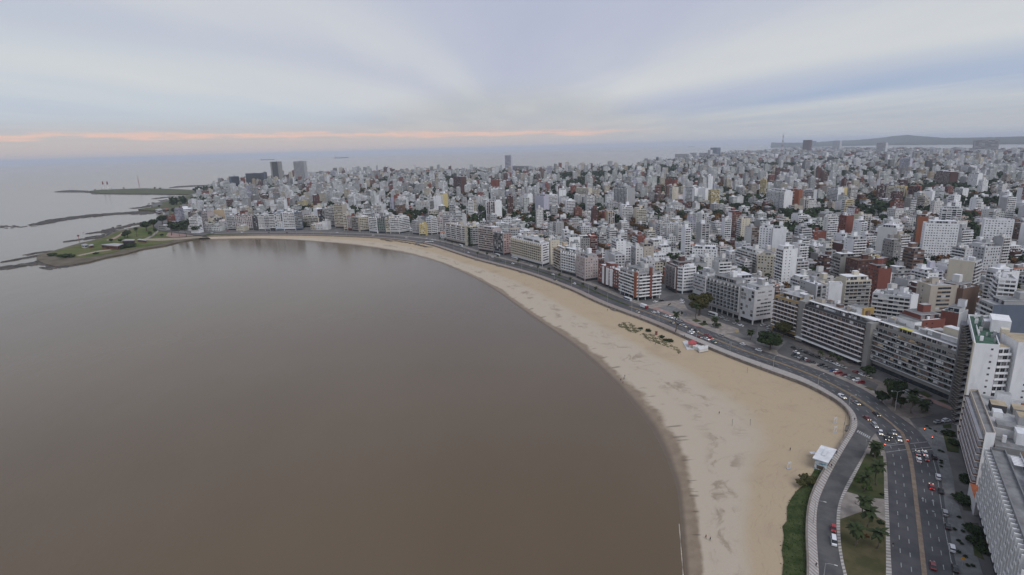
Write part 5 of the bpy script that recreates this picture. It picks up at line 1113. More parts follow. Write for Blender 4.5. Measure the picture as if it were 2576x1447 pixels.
# ------------------------------------------------------------------ the city behind: lots on a street grid
rng = np.random.default_rng(11); rnd0 = random.Random(11)
def proj(p):
    d = np.asarray(p, float)-np.array([0, 0, CAM_Z]); F = np.array(_F); Rr = np.array(_R); Uu = np.array(_U); z = d@F
    z = np.where(z < 1, 1e-6, z); return 512+568.4*(d@Rr)/z, 287.6-568.4*(d@Uu)/z, z
def inside(poly, pts):
    x, y = pts[:, 0], pts[:, 1]; c = np.zeros(len(pts), bool); P = np.array(poly); Q = np.roll(P, -1, 0)
    for (x0, y0), (x1, y1) in zip(P, Q):
        if y0 == y1: continue
        k = (y0 > y) != (y1 > y); c ^= k & (x < (x1-x0)*(y-y0)/(y1-y0)+x0)
    return c
NAMES_W = [('white', 36), ('offwhite', 17), ('pale', 13), ('grey', 9), ('cream', 7), ('beige', 5), ('brick', 5), ('darkbrick', 4), ('brown', 2), ('concrete', 5), ('dark', 1), ('lilac', 2), ('yellow', .6), ('tan', 1)]
WC = {k: W[k] for k, _ in NAMES_W}
def grid_lots(th, org, blk, st, lotw, xr, yr, cond, rows=4):
    e1 = np.array([math.cos(th), math.sin(th)]); e2 = np.array([-e1[1], e1[0]]); out = []
    bx, by = blk
    for i in range(int(xr[0]//(bx+st))-1, int(xr[1]//(bx+st))+1):
        for j in range(int(yr[0]//(by+st))-1, int(yr[1]//(by+st))+1):
            c = np.array(org)+e1*(i*(bx+st))+e2*(j*(by+st))
            if not cond(c+e1*bx/2+e2*by/2): continue
            for row in ((0, 1, 2, 3) if rows == 4 else (0, 1)):
                x = 0
                while x < bx-5:
                    w = min(rnd0.uniform(*lotw), bx-x)
                    if rows == 4:
                        d = rnd0.uniform(11, min(20, by*.26)) if row in (0, 1) else rnd0.uniform(8, by*.2)
                        y0 = (0, by-d, by*.27, by*.52)[row]
                    else: d = rnd0.uniform(.45, .85)*by/2; y0 = 0 if row == 0 else by-d
                    out.append((c+e1*x+e2*y0, c+e1*(x+w)+e2*y0, d, row > 1)); x += w
    return out
def vis(c): 
    x, y, z = proj((c[0], c[1], GZ)); return z > 20 and -60 < x < 1084 and 100 < y < 640
wallA = np.array(WALL)
def coast_d(c): return float(np.min(np.hypot(wallA[:, 0]-c[0], wallA[:, 1]-c[1])))
lots = []
lots += grid_lots(R(8), (0, 0), (96, 84), 13, (9, 19), (-500, 1700), (250, 3000), lambda c: vis(c) and (c[0]-(c[1]-900)*.05 > -215) and math.hypot(*c) < 2400)
lots += grid_lots(R(-12), (0, 0), (90, 80), 13, (9, 19), (-2300, 1200), (700, 3600), lambda c: vis(c) and (c[0]-(c[1]-900)*.05 <= -215) and math.hypot(*c) < 2900)
lots += grid_lots(R(8), (0, 0), (104, 96), 15, (14, 27), (-500, 4500), (1200, 6500), lambda c: vis(c) and (c[0]-(c[1]-900)*.05 > -215) and 2400 <= math.hypot(*c) < 4800)
lots += grid_lots(R(-12), (0, 0), (100, 96), 15, (14, 27), (-3500, 1500), (1800, 6000), lambda c: vis(c) and (c[0]-(c[1]-900)*.05 <= -215) and 2900 <= math.hypot(*c) < 4800)
lots += grid_lots(R(12), (0, 0), (130, 120), 22, (16, 36), (-1500, 9000), (1500, 11000), lambda c: vis(c) and math.hypot(*c) >= 4800, 2)
Aa = np.array([l[0] for l in lots]); Bb = np.array([l[1] for l in lots]); Dd = np.array([l[2] for l in lots])
ee = (Bb-Aa)/np.hypot(*(Bb-Aa).T)[:, None]; nn = np.c_[-ee[:, 1], ee[:, 0]]; Cn = (Aa+Bb)/2+nn*Dd[:, None]/2
ok = inside(LAND, Cn) & inside(LAND, Aa) & inside(LAND, Bb)
Q1 = [(233, 277), (200, 231), (176, 193), (135, 127)]
occ = []        # footprints already built
for o in C.objects:
    if o.get('category') in ('apartment block',) and o.type == 'EMPTY':
        w_ = next((c for c in o.children if c.name.startswith('wall')), None)
        if w_: occ += [(o.location.x+v.co.x, o.location.y+v.co.y) for v in w_.data.vertices][:4]
        if w_: cc_ = np.mean([(o.location.x+v.co.x, o.location.y+v.co.y) for v in w_.data.vertices][:4], axis=0); occ.append(tuple(cc_))
occ = np.array(occ)
cd = np.array([coast_d(c) if o else 0 for c, o in zip(Cn, ok)])
ok &= cd > 58
for i in np.where(ok)[0]:
    c = Cn[i]
    if c[1] < 1300 and cd[i] < 160 or True:
        d = np.hypot(occ[:, 0]-c[0], occ[:, 1]-c[1]).min()
        if d < 13: ok[i] = False
STREETS = [[(78.6, 1053.1), (95.2, 971.2), (109.3, 820.5), (130.6, 699.6)], [(278.5, 738.0), (278.0, 667.5), (281.9, 618.6), (267.9, 573.9)], [(35.8, 955.2), (53.3, 905.6)], [(200.8, 978.1), (212.2, 919.1), (219.4, 861.2)], [(-147.0, 1717.3), (-116.2, 1727.7)], [(205.3, 897.7), (223.0, 863.5)], [(297.6, 811.8), (282.1, 741.1)], [(577.4, 899.7), (553.8, 845.8)]]
TREE_E = ((60, 1000, 10), (180, 975, 13), (330, 990, 10), (420, 1055, 11), (130, 1110, 9), (350, 1130, 9), (630, 1055, 9), (780, 1035, 10), (870, 1030, 10), (700, 1180, 8), (1130, 1090, 8), (1360, 985, 9), (1690, 660, 12), (1860, 660, 11), (1950, 680, 12), (2080, 670, 12), (1200, 680, 12), (1280, 690, 10), (980, 690, 12), (1180, 760, 13), (1280, 775, 11), (725, 690, 9), (1060, 540, 11), (1930, 770, 10), (2290, 965, 8), (2050, 1415, 8), (2120, 1420, 5), (1620, 1030, 9), (1740, 1360, 7))
TREE_D = ((1150, 1040, 12), (1240, 1050, 13), (1330, 1085, 12), (1390, 1150, 11), (1470, 1150, 11), (560, 920, 11), (1060, 860, 12), (860, 870, 12), (920, 1120, 11), (400, 850, 16), (480, 840, 15), (330, 830, 14), (1620, 950, 9), (2120, 1000, 10), (2240, 1010, 10), (1360, 1250, 9))
# open strips along the tree-lined streets and round the big trees
strips = [(resample(l, 60), 8.5) for l in STREETS]; TP = [(np.array(SR('E', x, y, 12)), s_) for x, y, s_ in TREE_E]+[(np.array(SR('D', x, y, 12)), s_) for x, y, s_ in TREE_D]
LOW = set()
for i in np.where(ok)[0]:
    c = Cn[i]
    for l, w_ in strips:
        d = np.hypot(l[:, 0]-c[0], l[:, 1]-c[1]).min()
        if d < w_: ok[i] = False
        elif d < 22 and c[0] < l[:, 0].mean(): LOW.add((round(c[0], 1), round(c[1], 1)))
    for p_, s_ in TP:
        v_ = c-p_; d = np.hypot(*v_)
        if d < s_+4: ok[i] = False
        elif d < 60:
            t_ = -(v_@p_)/np.hypot(*p_)
            if t_ > 0 and abs(v_[0]*p_[1]-v_[1]*p_[0])/np.hypot(*p_) < s_+6: LOW.add((round(c[0], 1), round(c[1], 1)))
# near right: keep clear of the towers, service yards and the plaza
clear = [(240, 262), (215, 215), (185, 170), (160, 140), (150, 470), (165, 445), (140, 480)]
for i in np.where(ok)[0]:
    c = Cn[i]
    if c[1] < 330 and c[0] < 262+(c[1]-240)*.2: ok[i] = False
    if 395 < c[1] < 515 and c[0] < 178+(515-c[1])*.12: ok[i] = False
    if c[1] > 1000 and c[0] < np.interp(c[1], [1100, 1234, 1362, 1707, 2154, 3020, 3351], [-690, -735, -795, -955, -1150, -1500, -1640])+12: ok[i] = False
# parks
PARKS = [(1120, 1480, 110), (900, 1150, 80), (520, 1000, 60), (700, 1050, 55), (-620, 2600, 110), (-250, 2750, 120), (600, 2050, 120), (250, 2100, 90), (340, 2700, 200), (800, 2900, 180), (560, 1300, 70), (1300, 2200, 160), (420, 820, 35), (640, 760, 40), (-900, 2300, 90), (2200, 3800, 260), (1500, 3300, 220)]
for px_, py_, pr in PARKS: ok &= np.hypot(Cn[:, 0]-px_, Cn[:, 1]-py_) > pr
lots = [l for l, o in zip(lots, ok) if o]; Cn = Cn[ok]; cd = cd[ok]
B_ = []; YARDS = []
for (a, b, d, inner), c, q in zip(lots, Cn, cd):
    r = rnd0.random(); dist = math.hypot(*c); cl = math.sin(c[0]*.006+1.3)*math.cos(c[1]*.0053)+.5*math.sin(c[0]*.017+c[1]*.011)
    if q < 130 and dist < 1500: fl = rnd0.choice((6, 7, 8, 9, 9)) if r < .4 else rnd0.choice((3, 4, 5)) if r < .8 else 2
    elif dist < 1100: fl = rnd0.choice((1, 2, 2)) if r < .3 else rnd0.choice((3, 3, 4, 4)) if r < .72 else rnd0.choice((5, 6, 8)) if r < .93-.05*cl else rnd0.choice((9, 10, 12))
    elif dist < 1700: fl = rnd0.choice((1, 2, 2)) if r < .38 else rnd0.choice((3, 4, 4)) if r < .68 else rnd0.choice((6, 7, 9)) if r < .9-.06*cl else rnd0.choice((10, 11, 12, 13))
    elif dist < 3000: fl = rnd0.choice((1, 1, 2, 2)) if r < .48 else rnd0.choice((3, 4)) if r < .7 else rnd0.choice((6, 8, 9, 10)) if r < .92-.06*cl else rnd0.choice((11, 12, 13, 15))
    elif dist < 4800: fl = rnd0.choice((1, 1, 2, 2)) if r < .66 else rnd0.choice((3, 4)) if r < .8 else rnd0.choice((7, 8, 9)) if r < .955 else rnd0.choice((11, 13, 15))
    else: fl = rnd0.choice((1, 1, 2)) if r < .78 else rnd0.choice((3, 4, 5)) if r < .92 else rnd0.choice((7, 8, 9)) if r < .985 or dist > 6500 else rnd0.choice((12, 14))
    if (round(c[0], 1), round(c[1], 1)) in LOW: fl = min(fl, rnd0.choice((1, 2, 3)))
    if inner: fl = rnd0.choice((1, 1, 2, 2, 3)) if rnd0.random() < .93 else 5
    if rnd0.random() < (.42 if inner else .06 if dist < 1000 else .16 if dist < 3500 else .24): YARDS.append((c[0], c[1], dist)); continue         # yards
    wl = rnd0.choices([k for k, _ in NAMES_W], [v for _, v in NAMES_W])[0]
    u = (b-a)/np.hypot(*(b-a)); g = rnd0.uniform(0, 1.2)
    B_.append(dict(a=a+u*g*.5, b=b-u*g*.5, d=d*(.75 if fl > 9 else 1), h=fl*FH+rnd0.uniform(.3, 1.5), fl=fl, w=wl, c=c, dist=dist))
B_.sort(key=lambda q: q['dist'])
# which of them show, and how large: a coverage test from near to far
cov = np.zeros((575, 1024), bool)
def bbox(pts):
    x, y, z = proj(pts); return int(max(0, x.min())), int(min(1024, math.ceil(x.max()))), int(max(0, y.min())), int(min(575, math.ceil(y.max())))
def corners(a, b, d, h):
    u = (b-a)/np.hypot(*(b-a)); w = np.array([-u[1], u[0]]); q = [a, b, b+w*d, a+w*d]
    return np.array([(*p, z) for p in q for z in (GZ, GZ+h)])
for _, a, b in FRONT:
    x0, x1, y0, y1 = bbox(corners(a, b, 12, 26)); cov[y0:y1, x0:x1] = True
for q in B_:
    x0, x1, y0, y1 = bbox(corners(q['a'], q['b'], q['d'], q['h']))
    if x1 <= x0 or y1 <= y0: q['px'] = 0; continue
    s = cov[y0:y1, x0:x1]; q['px'] = int((~s).sum()); s[int(.12*(y1-y0)):, :] = True
order = sorted(range(len(B_)), key=lambda i: -B_[i]['px'])
named = set(i for i in order[:NAMED_INLAND] if B_[i]['px'] >= 12)
print('lots', len(B_), 'named', len(named), 'smallest', min(B_[i]['px'] for i in named))
COL = dict(white='white', offwhite='off-white', pale='pale grey', grey='grey', cream='cream', beige='beige', brick='brick-red', darkbrick='dark brown-red', brown='brown', concrete='concrete-grey', dark='dark grey', lilac='lilac-grey', yellow='yellow', tan='tan')
NUM = 'zero one two three four five six seven eight nine ten eleven twelve thirteen fourteen fifteen sixteen seventeen eighteen'.split()
fb_b = [(s, math.atan2((a+b)[0]/2, (a+b)[1]/2), math.hypot(*((a+b)/2))) for s, a, b in FRONT]
STYL = [('banded', lambda: dict(front=band(p=3.3), left=slot(xs=(4,)))), ('blank-sided', lambda: dict(front=band(p=3), right=punch())), ('small-windowed', lambda: dict(front=punch(p=3.1, w=1.3), left=punch(p=3.3))), ('strip-windowed', lambda: dict(front=strp(p=3), left=strp(p=3))),
        ('open-balconied', lambda: dict(front=cell(p=4.2, skip=rnd0.choice((0, 2, 3))), left=slot(xs=(3, 6)))), ('plain-fronted', lambda: dict(front=slot(xs=(3, 7)), left=band(p=3.4), right=strp()))]
ROOFN = {'light': 'pale roof', 'grey': 'grey roof', 'white': 'white roof', 'brown': 'brown roof', 'tile': 'red tiled roof', 'sandy': 'sandy roof'}
used = {}; done = []
def near_front(p): return min(FRONT, key=lambda f: min(np.hypot(*(f[1]-np.array(p[:2]))), np.hypot(*(f[2]-np.array(p[:2])))))[0]
ORD = ['just behind', 'one street behind', 'two streets behind', 'three streets behind', 'four streets behind', 'five streets behind', 'six streets behind', 'seven streets behind', 'eight streets behind', 'nine streets behind']
for i in sorted(named):
    q = B_[i]; si = rnd0.randrange(len(STYL)); rf = rnd0.choices(('light', 'grey', 'white', 'brown', 'sandy', 'tile' if q['fl'] < 4 else 'light'), (34, 22, 24, 6, 8, 10))[0]
    az = math.atan2(q['c'][0], q['c'][1]); s = min(fb_b, key=lambda f: abs(f[1]-az)+(.5 if f[2] > q['dist'] else 0)); k = int(max(0, q['dist']-s[2]-25)//95)
    where = (ORD[k] if k < len(ORD) else 'far inland behind')+' the '+s[0]
    fln = NUM[q['fl']]+'-storey'
    base_l = f"{COL[q['w']]} {fln} block with {ROOFN[rf]}, {where}"; lab = base_l
    if lab in used: lab = f"{COL[q['w']]} {STYL[si][0]} {fln} block with {ROOFN[rf]}, {where}"
    if lab in used and done:
        nb_ = min(done, key=lambda d_: np.hypot(*(d_[0]-q['c']))); lab = f"{COL[q['w']]} {fln} block next to a {nb_[1]} one, {where}"
    if lab in used: lab = f"{COL[q['w']]} {STYL[si][0]} {fln} block next to a {nb_[1]} one, {where}"
    if len(lab.split()) > 16: lab = f"{COL[q['w']]} {fln} block beside a {nb_[1]} one, {where}" if len(where.split()) < 9 else base_l
    if len(lab.split()) > 16: lab = f"{COL[q['w']]} {fln} block, {where}"
    used[lab] = 1; done.append((q['c'], COL[q['w']]+' '+fln))
    par_ = rnd0.choice((None, None, None, 'white', 'white'))
    building(lab, q['a'], q['b'], depth=q['d'], h=q['h'], wall=q['w'], styles=STYL[si][1](), lod=2, roof=rf, seed=i, group=INL, par=par_, pent=(rnd0.random() < .65 and q['fl'] > 2), sidewall=({1: rnd0.choice(('white', 'offwhite', 'grey', 'concrete')), 3: rnd0.choice(('white', 'offwhite', 'brick', 'grey'))} if rnd0.random() < .25 else None))

# everything farther or hidden: one mass with window rows in its material
def far_wall_mat():
    m = bpy.data.materials.new('far_facades'); m.use_nodes = True; t = NT(m.node_tree)
    o = t.n('ShaderNodeOutputMaterial'); p = t.n('ShaderNodeBsdfPrincipled'); t.l(p.outputs[0], o.inputs[0])
    col = t.n('ShaderNodeAttribute', attribute_name='Col').outputs['Color']; uv = t.n('ShaderNodeUVMap').outputs[0]
    sp = t.n('ShaderNodeSeparateXYZ'); t.l(uv, sp.inputs[0])
    fu = t.m('FRACT', sp.outputs[0]); fv = t.m('FRACT', sp.outputs[1])
    win = t.m('MULTIPLY', t.m('MULTIPLY', t.m('GREATER_THAN', fu, .2), t.m('LESS_THAN', fu, .85)), t.m('MULTIPLY', t.m('GREATER_THAN', fv, .3), t.m('LESS_THAN', fv, .82)))
    fl = t.n('ShaderNodeVectorMath', operation='FLOOR'); t.l(uv, fl.inputs[0]); wn = t.n('ShaderNodeTexWhiteNoise', noise_dimensions='2D'); t.l(fl.outputs[0], wn.inputs[0])
    wc = t.mix(t.m('GREATER_THAN', wn.outputs['Value'], .72), (.035, .04, .048, 1), (.22, .22, .22, 1))
    pos = t.n('ShaderNodeNewGeometry').outputs['Position']
    dirt = t.mix(t.ss(t.noise(pos, .09, 4), .35, .75), (1, 1, 1, 1), (.72, .71, .69, 1))
    mm = t.n('ShaderNodeMix', data_type='RGBA', blend_type='MULTIPLY'); mm.inputs[0].default_value = 1; t.l(col, mm.inputs[6]); t.l(dirt, mm.inputs[7])
    t.l(t.mix(win, mm.outputs[2], wc), p.inputs['Base Color']); p.inputs['Roughness'].default_value = .8; p.inputs['Specular IOR Level'].default_value = .2
    return m
WCOL = dict(white=(.69, .69, .7), offwhite=(.55, .575, .56), pale=(.47, .47, .48), grey=(.33, .33, .335), cream=(.55, .5, .41), beige=(.42, .37, .32), brick=(.25, .095, .07), darkbrick=(.13, .065, .055), brown=(.17, .11, .085), concrete=(.25, .245, .235), dark=(.08, .08, .085), lilac=(.42, .41, .49), yellow=(.5, .43, .25), tan=(.42, .34, .24))
RC = [(.36, .36, .37), (.17, .17, .175), (.66, .67, .69), (.14, .1, .08), (.38, .32, .24), (.33, .13, .07)]
vv, ff, uvs, cols = [], [], [], []
def fbox(a, b, d, z0, z1, col, rc, floors, ph):
    u = (b-a)/np.hypot(*(b-a)); w = np.array([-u[1], u[0]]); q = [a, b, b+w*d, a+w*d]; i = len(vv)
    vv.extend([(*p, z0) for p in q]); vv.extend([(*p, z1) for p in q])
    for k in range(4):
        j = (k+1) % 4; L = float(np.hypot(*(q[j]-q[k]))); n = max(1, round(L/3.3))
        ff.append((i+k, i+j, i+4+j, i+4+k))
        if floors == 0 or ph[k]: uvs.extend([(0, 0)]*4)
        else: o_ = rnd0.randint(0, 500); uvs.extend([(o_, 0), (o_+n, 0), (o_+n, floors), (o_, floors)])
        cols.extend([(*col, 1)]*4)
    ff.append((i+4, i+5, i+6, i+7)); uvs.extend([(0, 0)]*4); cols.extend([(*rc, 1)]*4)
for i, q in enumerate(B_):
    if i in named: continue
    c = WCOL[q['w']]; t_ = rnd0.uniform(.85, 1.08); c = tuple(min(.8, x*t_) for x in c); rc = rnd0.choices(RC, (32, 34, 18, 8, 6, 3 if q['fl'] > 3 else 14))[0]
    ph = [rnd0.random() < .08, rnd0.random() < .5, rnd0.random() < .3, rnd0.random() < .5]
    fbox(q['a'], q['b'], q['d'], GZ, GZ+q['h'], c, rc, q['fl'], ph)
    if q['dist'] < 5200:
        u = q['b']-q['a']; Lw = np.hypot(*u); u = u/Lw; w = np.array([-u[1], u[0]])
        for _ in range(rnd0.choice((1, 2, 2, 3))):
            x0 = rnd0.uniform(.05, .6)*Lw; y0 = rnd0.uniform(.15, .6)*q['d']; s = rnd0.uniform(3, 7)
            p = q['a']+u*x0+w*y0; fbox(p, p+u*min(s, Lw-x0-.3), min(rnd0.uniform(3, 6), q['d']-y0-.2), GZ+q['h'], GZ+q['h']+rnd0.choice((1.2, 2.6, 2.8, 4.2)), rnd0.choice((c, c, WCOL['white'], WCOL['grey'])), rnd0.choice(RC[:3]), 0, [1]*4)
me = bpy.data.meshes.new('distant_city'); me.from_pydata(vv, [], ff); me.materials.append(far_wall_mat())
ul = me.uv_layers.new(name='UVMap'); ul.data.foreach_set('uv', np.array(uvs, dtype=np.float32).ravel())
ca = me.color_attributes.new('Col', 'FLOAT_COLOR', 'CORNER'); ca.data.foreach_set('color', np.array(cols, dtype=np.float32).ravel())
me.update(); tag(put('distant_city', me), 'dense mass of white and grey buildings covering the city to the horizon', kind='stuff')
print('city faces', len(ff))

# ------------------------------------------------------------------ trees
def leafmat(name, a, b, c=None):
    m = bpy.data.materials.new(name); m.use_nodes = True; t = NT(m.node_tree)
    o = t.n('ShaderNodeOutputMaterial'); p = t.n('ShaderNodeBsdfPrincipled'); t.l(p.outputs[0], o.inputs[0])
    tc = t.n('ShaderNodeTexCoord').outputs['Object']; ri = t.n('ShaderNodeObjectInfo').outputs['Random']
    f = t.noise(tc, .55, 5, .7); col = t.mix(t.ss(f, .32, .68), (*a, 1), (*b, 1))
    if c: col = t.mix(t.m('MULTIPLY', ri, .6), col, (*c, 1))
    t.l(col, p.inputs['Base Color']); p.inputs['Roughness'].default_value = .85; p.inputs['Specular IOR Level'].default_value = .15
    return m
LEAF = dict(green=leafmat('leaves_green', (.014, .026, .012), (.04, .058, .02), (.03, .05, .02)), olive=leafmat('leaves_olive', (.035, .04, .014), (.085, .08, .03), (.07, .06, .02)),
            autumn=leafmat('leaves_autumn', (.07, .036, .015), (.15, .08, .032), (.1, .075, .035)), palm=leafmat('palm_leaves', (.02, .032, .012), (.055, .07, .03)), bright=leafmat('leaves_bright', (.03, .06, .012), (.075, .11, .025)),
            scrub=leafmat('dune_scrub', (.13, .135, .065), (.26, .245, .16)))
BARK = pbr('bark', (.075, .058, .045), (.12, .1, .08), scale=3, rough=.95, coords='obj')
def crown_mesh(name, mat, n, lobes, leaf, seed):
    r = np.random.default_rng(seed); L = np.array(lobes, float)     # x,y,z,rx,ry,rz
    k = r.choice(len(L), n, p=(L[:, 3]*L[:, 4])/(L[:, 3]*L[:, 4]).sum()); d = r.normal(size=(n, 3)); d /= np.linalg.norm(d, axis=1)[:, None]
    rad = r.uniform(.45, 1.05, n)**.6; c = L[k, :3]+d*rad[:, None]*L[k, 3:]
    nrm = d+r.normal(0, .55, (n, 3)); nrm[:, 2] += .35; nrm /= np.linalg.norm(nrm, axis=1)[:, None]
    t1 = np.cross(nrm, r.normal(size=(n, 3))); t1 /= np.linalg.norm(t1, axis=1)[:, None]; t2 = np.cross(nrm, t1); s = leaf*r.uniform(.6, 1.5, n)[:, None]
    sk_ = r.uniform(.5, 1, (n, 1))
    v = np.stack([c-t1*s, c-t2*s*sk_, c+t1*s*1.2, c+t2*s], 1).reshape(-1, 3)
    me = bpy.data.meshes.new(name); me.from_pydata(v.tolist(), [], np.arange(4*n).reshape(n, 4).tolist()); me.materials.append(mat); me.update(); return me
def lobes_for(seed, n=7, flat=.75):
    r = random.Random(seed); out = [(0, 0, 0, .62, .62, .62*flat)]
    for i in range(n): a = i*2*math.pi/n+r.uniform(-.3, .3); q = r.uniform(.4, .68); out.append((q*math.cos(a), q*math.sin(a), r.uniform(-.22, .38)*flat, r.uniform(.3, .46), r.uniform(.3, .46), r.uniform(.26, .4)*flat))
    return out
def trunk_mesh(seed, palm=False):
    r = random.Random(seed); m = MB()
    if palm: m.tube([(0, 0, 0), (.1, 0, .3), (.05, .1, .55), (0, 0, 1)], [.05, .034, .03, .036], 7)
    else:
        m.tube([(0, 0, 0), (.02, .01, .25), (0, .02, .5)], [.06, .045, .035], 7)
        for i in range(4): a = i*1.57+r.uniform(-.4, .4); m.tube([(0, .02, .42), (.16*math.cos(a), .16*math.sin(a), .6), (.3*math.cos(a), .3*math.sin(a), .8)], [.03, .02, .008], 5)
    return m.mesh('trunk', BARK)
CROWN = {}
def crown(kind, size, var):
    k = (kind, size, var)
    if k not in CROWN:
        n, leaf = dict(big=(3400, .052), mid=(620, .105), small=(200, .16), bush=(420, .12))[size]
        lb = lobes_for(var*7+len(kind), 8 if size == 'big' else 6, .8)
        if size == 'bush': lb = [(x, y, z*.6+.1, a, b, c*.8) for x, y, z, a, b, c in lb]
        CROWN[k] = crown_mesh('crown', LEAF[kind], n, lb, leaf, var+31)
    return CROWN[k]
TRUNK = [trunk_mesh(i) for i in range(3)]
def tree(label, p, r, h, kind='green', size='mid', var=0, group=None, name='tree', z=GZ, cat='tree', rz=None, full=None):
    root = empty(name, (p[0], p[1], z), label, cat, group)
    zr = r if full is None else h*.62
    put('crown', crown(kind, size, var), root, (0, 0, h-r*.72 if full is None else h*.6), var*1.3 if rz is None else rz, (r, r, zr))
    put('trunk', TRUNK[var % 3], root, (0, 0, 0), 0, (h*.8, h*.8, h*.95)); return root
def bush(label, p, r, kind='green', var=0, group=None, z=GZ, h=None, name='shrub'):
    o = put(name, crown(kind, 'bush', var), None, (p[0], p[1], z+(h or r)*.32), var*1.1, (r, r, h or r)); return tag(o, label, 'shrub', group)
PT = trunk_mesh(0, True)
def frond_mesh():
    m = MB(); n = 6; pts = [(t, 0, .55*t-1.05*t*t) for t in np.linspace(0, 1, n+1)]
    w = [.04, .17, .22, .21, .17, .11, .02]
    for s in (-1, 1):
        for i in range(n): a, b = pts[i], pts[i+1]; m.face([a, b, (b[0]+.05, s*w[i+1]*1.3, b[2]-w[i+1]*.75), (a[0]+.05, s*w[i]*1.3, a[2]-w[i]*.75)] if s > 0 else [(a[0]+.05, s*w[i]*1.3, a[2]-w[i]*.75), (b[0]+.05, s*w[i+1]*1.3, b[2]-w[i+1]*.75), b, a])
    return m.mesh('frond', LEAF['palm'])
FROND = frond_mesh()
def palm_far_crown():
    m = MB(); r = random.Random(2)
    for i in range(22):
        a = i*2.4; e = r.uniform(-.5, .9); t0 = FROND
        M = Matrix.Rotation(a, 4, 'Z') @ Matrix.Rotation(-e, 4, 'Y')
        i0 = len(m.v); m.v += [tuple(M @ v.co) for v in t0.vertices]
        for p in t0.polygons: m.f.append(tuple(i0+k for k in p.vertices)); m.m.append(0)
    return m.mesh('crown', LEAF['palm'])
PFAR = palm_far_crown()
def palm(label, p, h, r=2.6, near=True, group='palms', z=GZ, seed=0):
    rr = random.Random(seed+int(p[0]*10)); root = empty('palm_tree', (p[0], p[1], z), label, 'palm tree', group)
    put('trunk', PT, root, (0, 0, 0), rr.uniform(0, 6), (h*.95 if h < 7 else h*.75, h*.95 if h < 7 else h*.75, h))
    if near:
        for i in range(30):
            e = rr.uniform(-.75, 1.15); o = put('frond', FROND, root, (0, 0, h-.1), 0, (r*rr.uniform(.85, 1.15), r*1.15, r)); o.rotation_euler = (0, -e, i*2.399+rr.uniform(-.2, .2))
    else: put('crown', PFAR, root, (0, 0, h-.1), rr.uniform(0, 6), (r, r, r))
    return root
NP = 'palms on the island lawns'
for (x, y, ty, lab) in ((1130, 340, 175, 'palm at the tip of the island beside the zebra crossing'), (1147, 570, 375, 'palm by the right edge of the green island lawn'), (1030, 632, 480, 'palm beside the curved hedge on the green island lawn'), (1016, 868, 705, 'palm standing in the stone planter of the paved gap'),
                        (1060, 985, 820, 'palm at the top of the dry lawn just below the paved gap'), (940, 1155, 985, 'palm on the left half of the dry lawn'), (1150, 1180, 1020, 'palm on the right half of the dry lawn'), (1135, 290, 235, 'short palm behind the tip palm of the island')):
    p = SR('N',x,y,4); h = HH(p,'N',x,ty); palm(lab, p, max(4, h), 2.9, True, NP)
bush('curved bright hedge on the green island lawn, upper bend', (149.4, 213.7), 2.6, 'bright', 1, 'hedges', h=1.6); bush('curved bright hedge on the green island lawn, middle bend', (140.4, 206.1), 2.4, 'bright', 2, 'hedges', h=1.5); bush('curved bright hedge on the green island lawn, lower bend', (139.8, 201.0), 2.2, 'bright', 3, 'hedges', h=1.3)
bush('round shrub at the right edge of the dry lawn', (131.7, 179.7), 1.3, 'green', 1); bush('small round shrub at the lower corner of the green lawn', (142.9, 196.5), .9, 'green', 2); bush('small bare shrub in the middle of the dry lawn', (122.3, 172.7), 1.0, 'autumn', 1)
bush('wide shrub at the sandy edge of the grass bank', (119.2, 207.5), 3.6, 'olive', 2, h=2.6)
bush('low dark shrub beside the wide shrub on the grass bank', (115.7, 205.5), 2.4, 'olive', 1, h=1.8)
G3 = 'planter shrubs on the near pavement'
for i, (r_, x, y) in enumerate((('N', 1945, 882), ('N', 1907, 998), ('N', 1984, 1018), ('N', 1940, 1110), ('N', 1972, 1137), ('N', 1945, 1220), ('N', 2005, 1262), ('N', 2032, 1348), ('N', 2080, 1352), ('M', 1520, 726), ('M', 1556, 752), ('M', 1610, 780), ('M', 1655, 990), ('M', 1692, 1002), ('M', 1675, 1102), ('M', 1675, 1127), ('M', 1675, 1162))):
    p = SR(r_,x,y,4); bush(['dark round planter shrub on the grey pavement beside the parked cars', 'small round planter shrub by the traffic lights on the corner'][i > 8], p, .75, 'green', i % 3, G3, z=GZ+.13)
GARD = [('i', 240, 700, 2.2, 'clipped dark hedge block at the foot of the balcony block, upper'), ('i', 242, 732, 2.2, 'clipped dark hedge block at the foot of the balcony block, lower'), ('i', 232, 885, 4.2, 'big garden shrub beside the terracotta annexe'), ('M', 1745, 810, 3.0, 'hedge mound on the side lawn, far one'), ('M', 1822, 910, 3.0, 'hedge mound on the side lawn, near one'),
        ('i', 300, 1110, 3.2, 'dark garden shrubs below the lattice block, upper'), ('i', 330, 1200, 3.4, 'dark garden shrubs below the lattice block, middle'), ('i', 385, 1265, 2.2, 'dark garden shrub close to the lattice facade')]
for i, (r_, x, y, s, lab) in enumerate(GARD): bush(lab, SR(r_,x,y,4), s, 'green', i % 3, 'garden shrubs by the near blocks', h=s*.75)

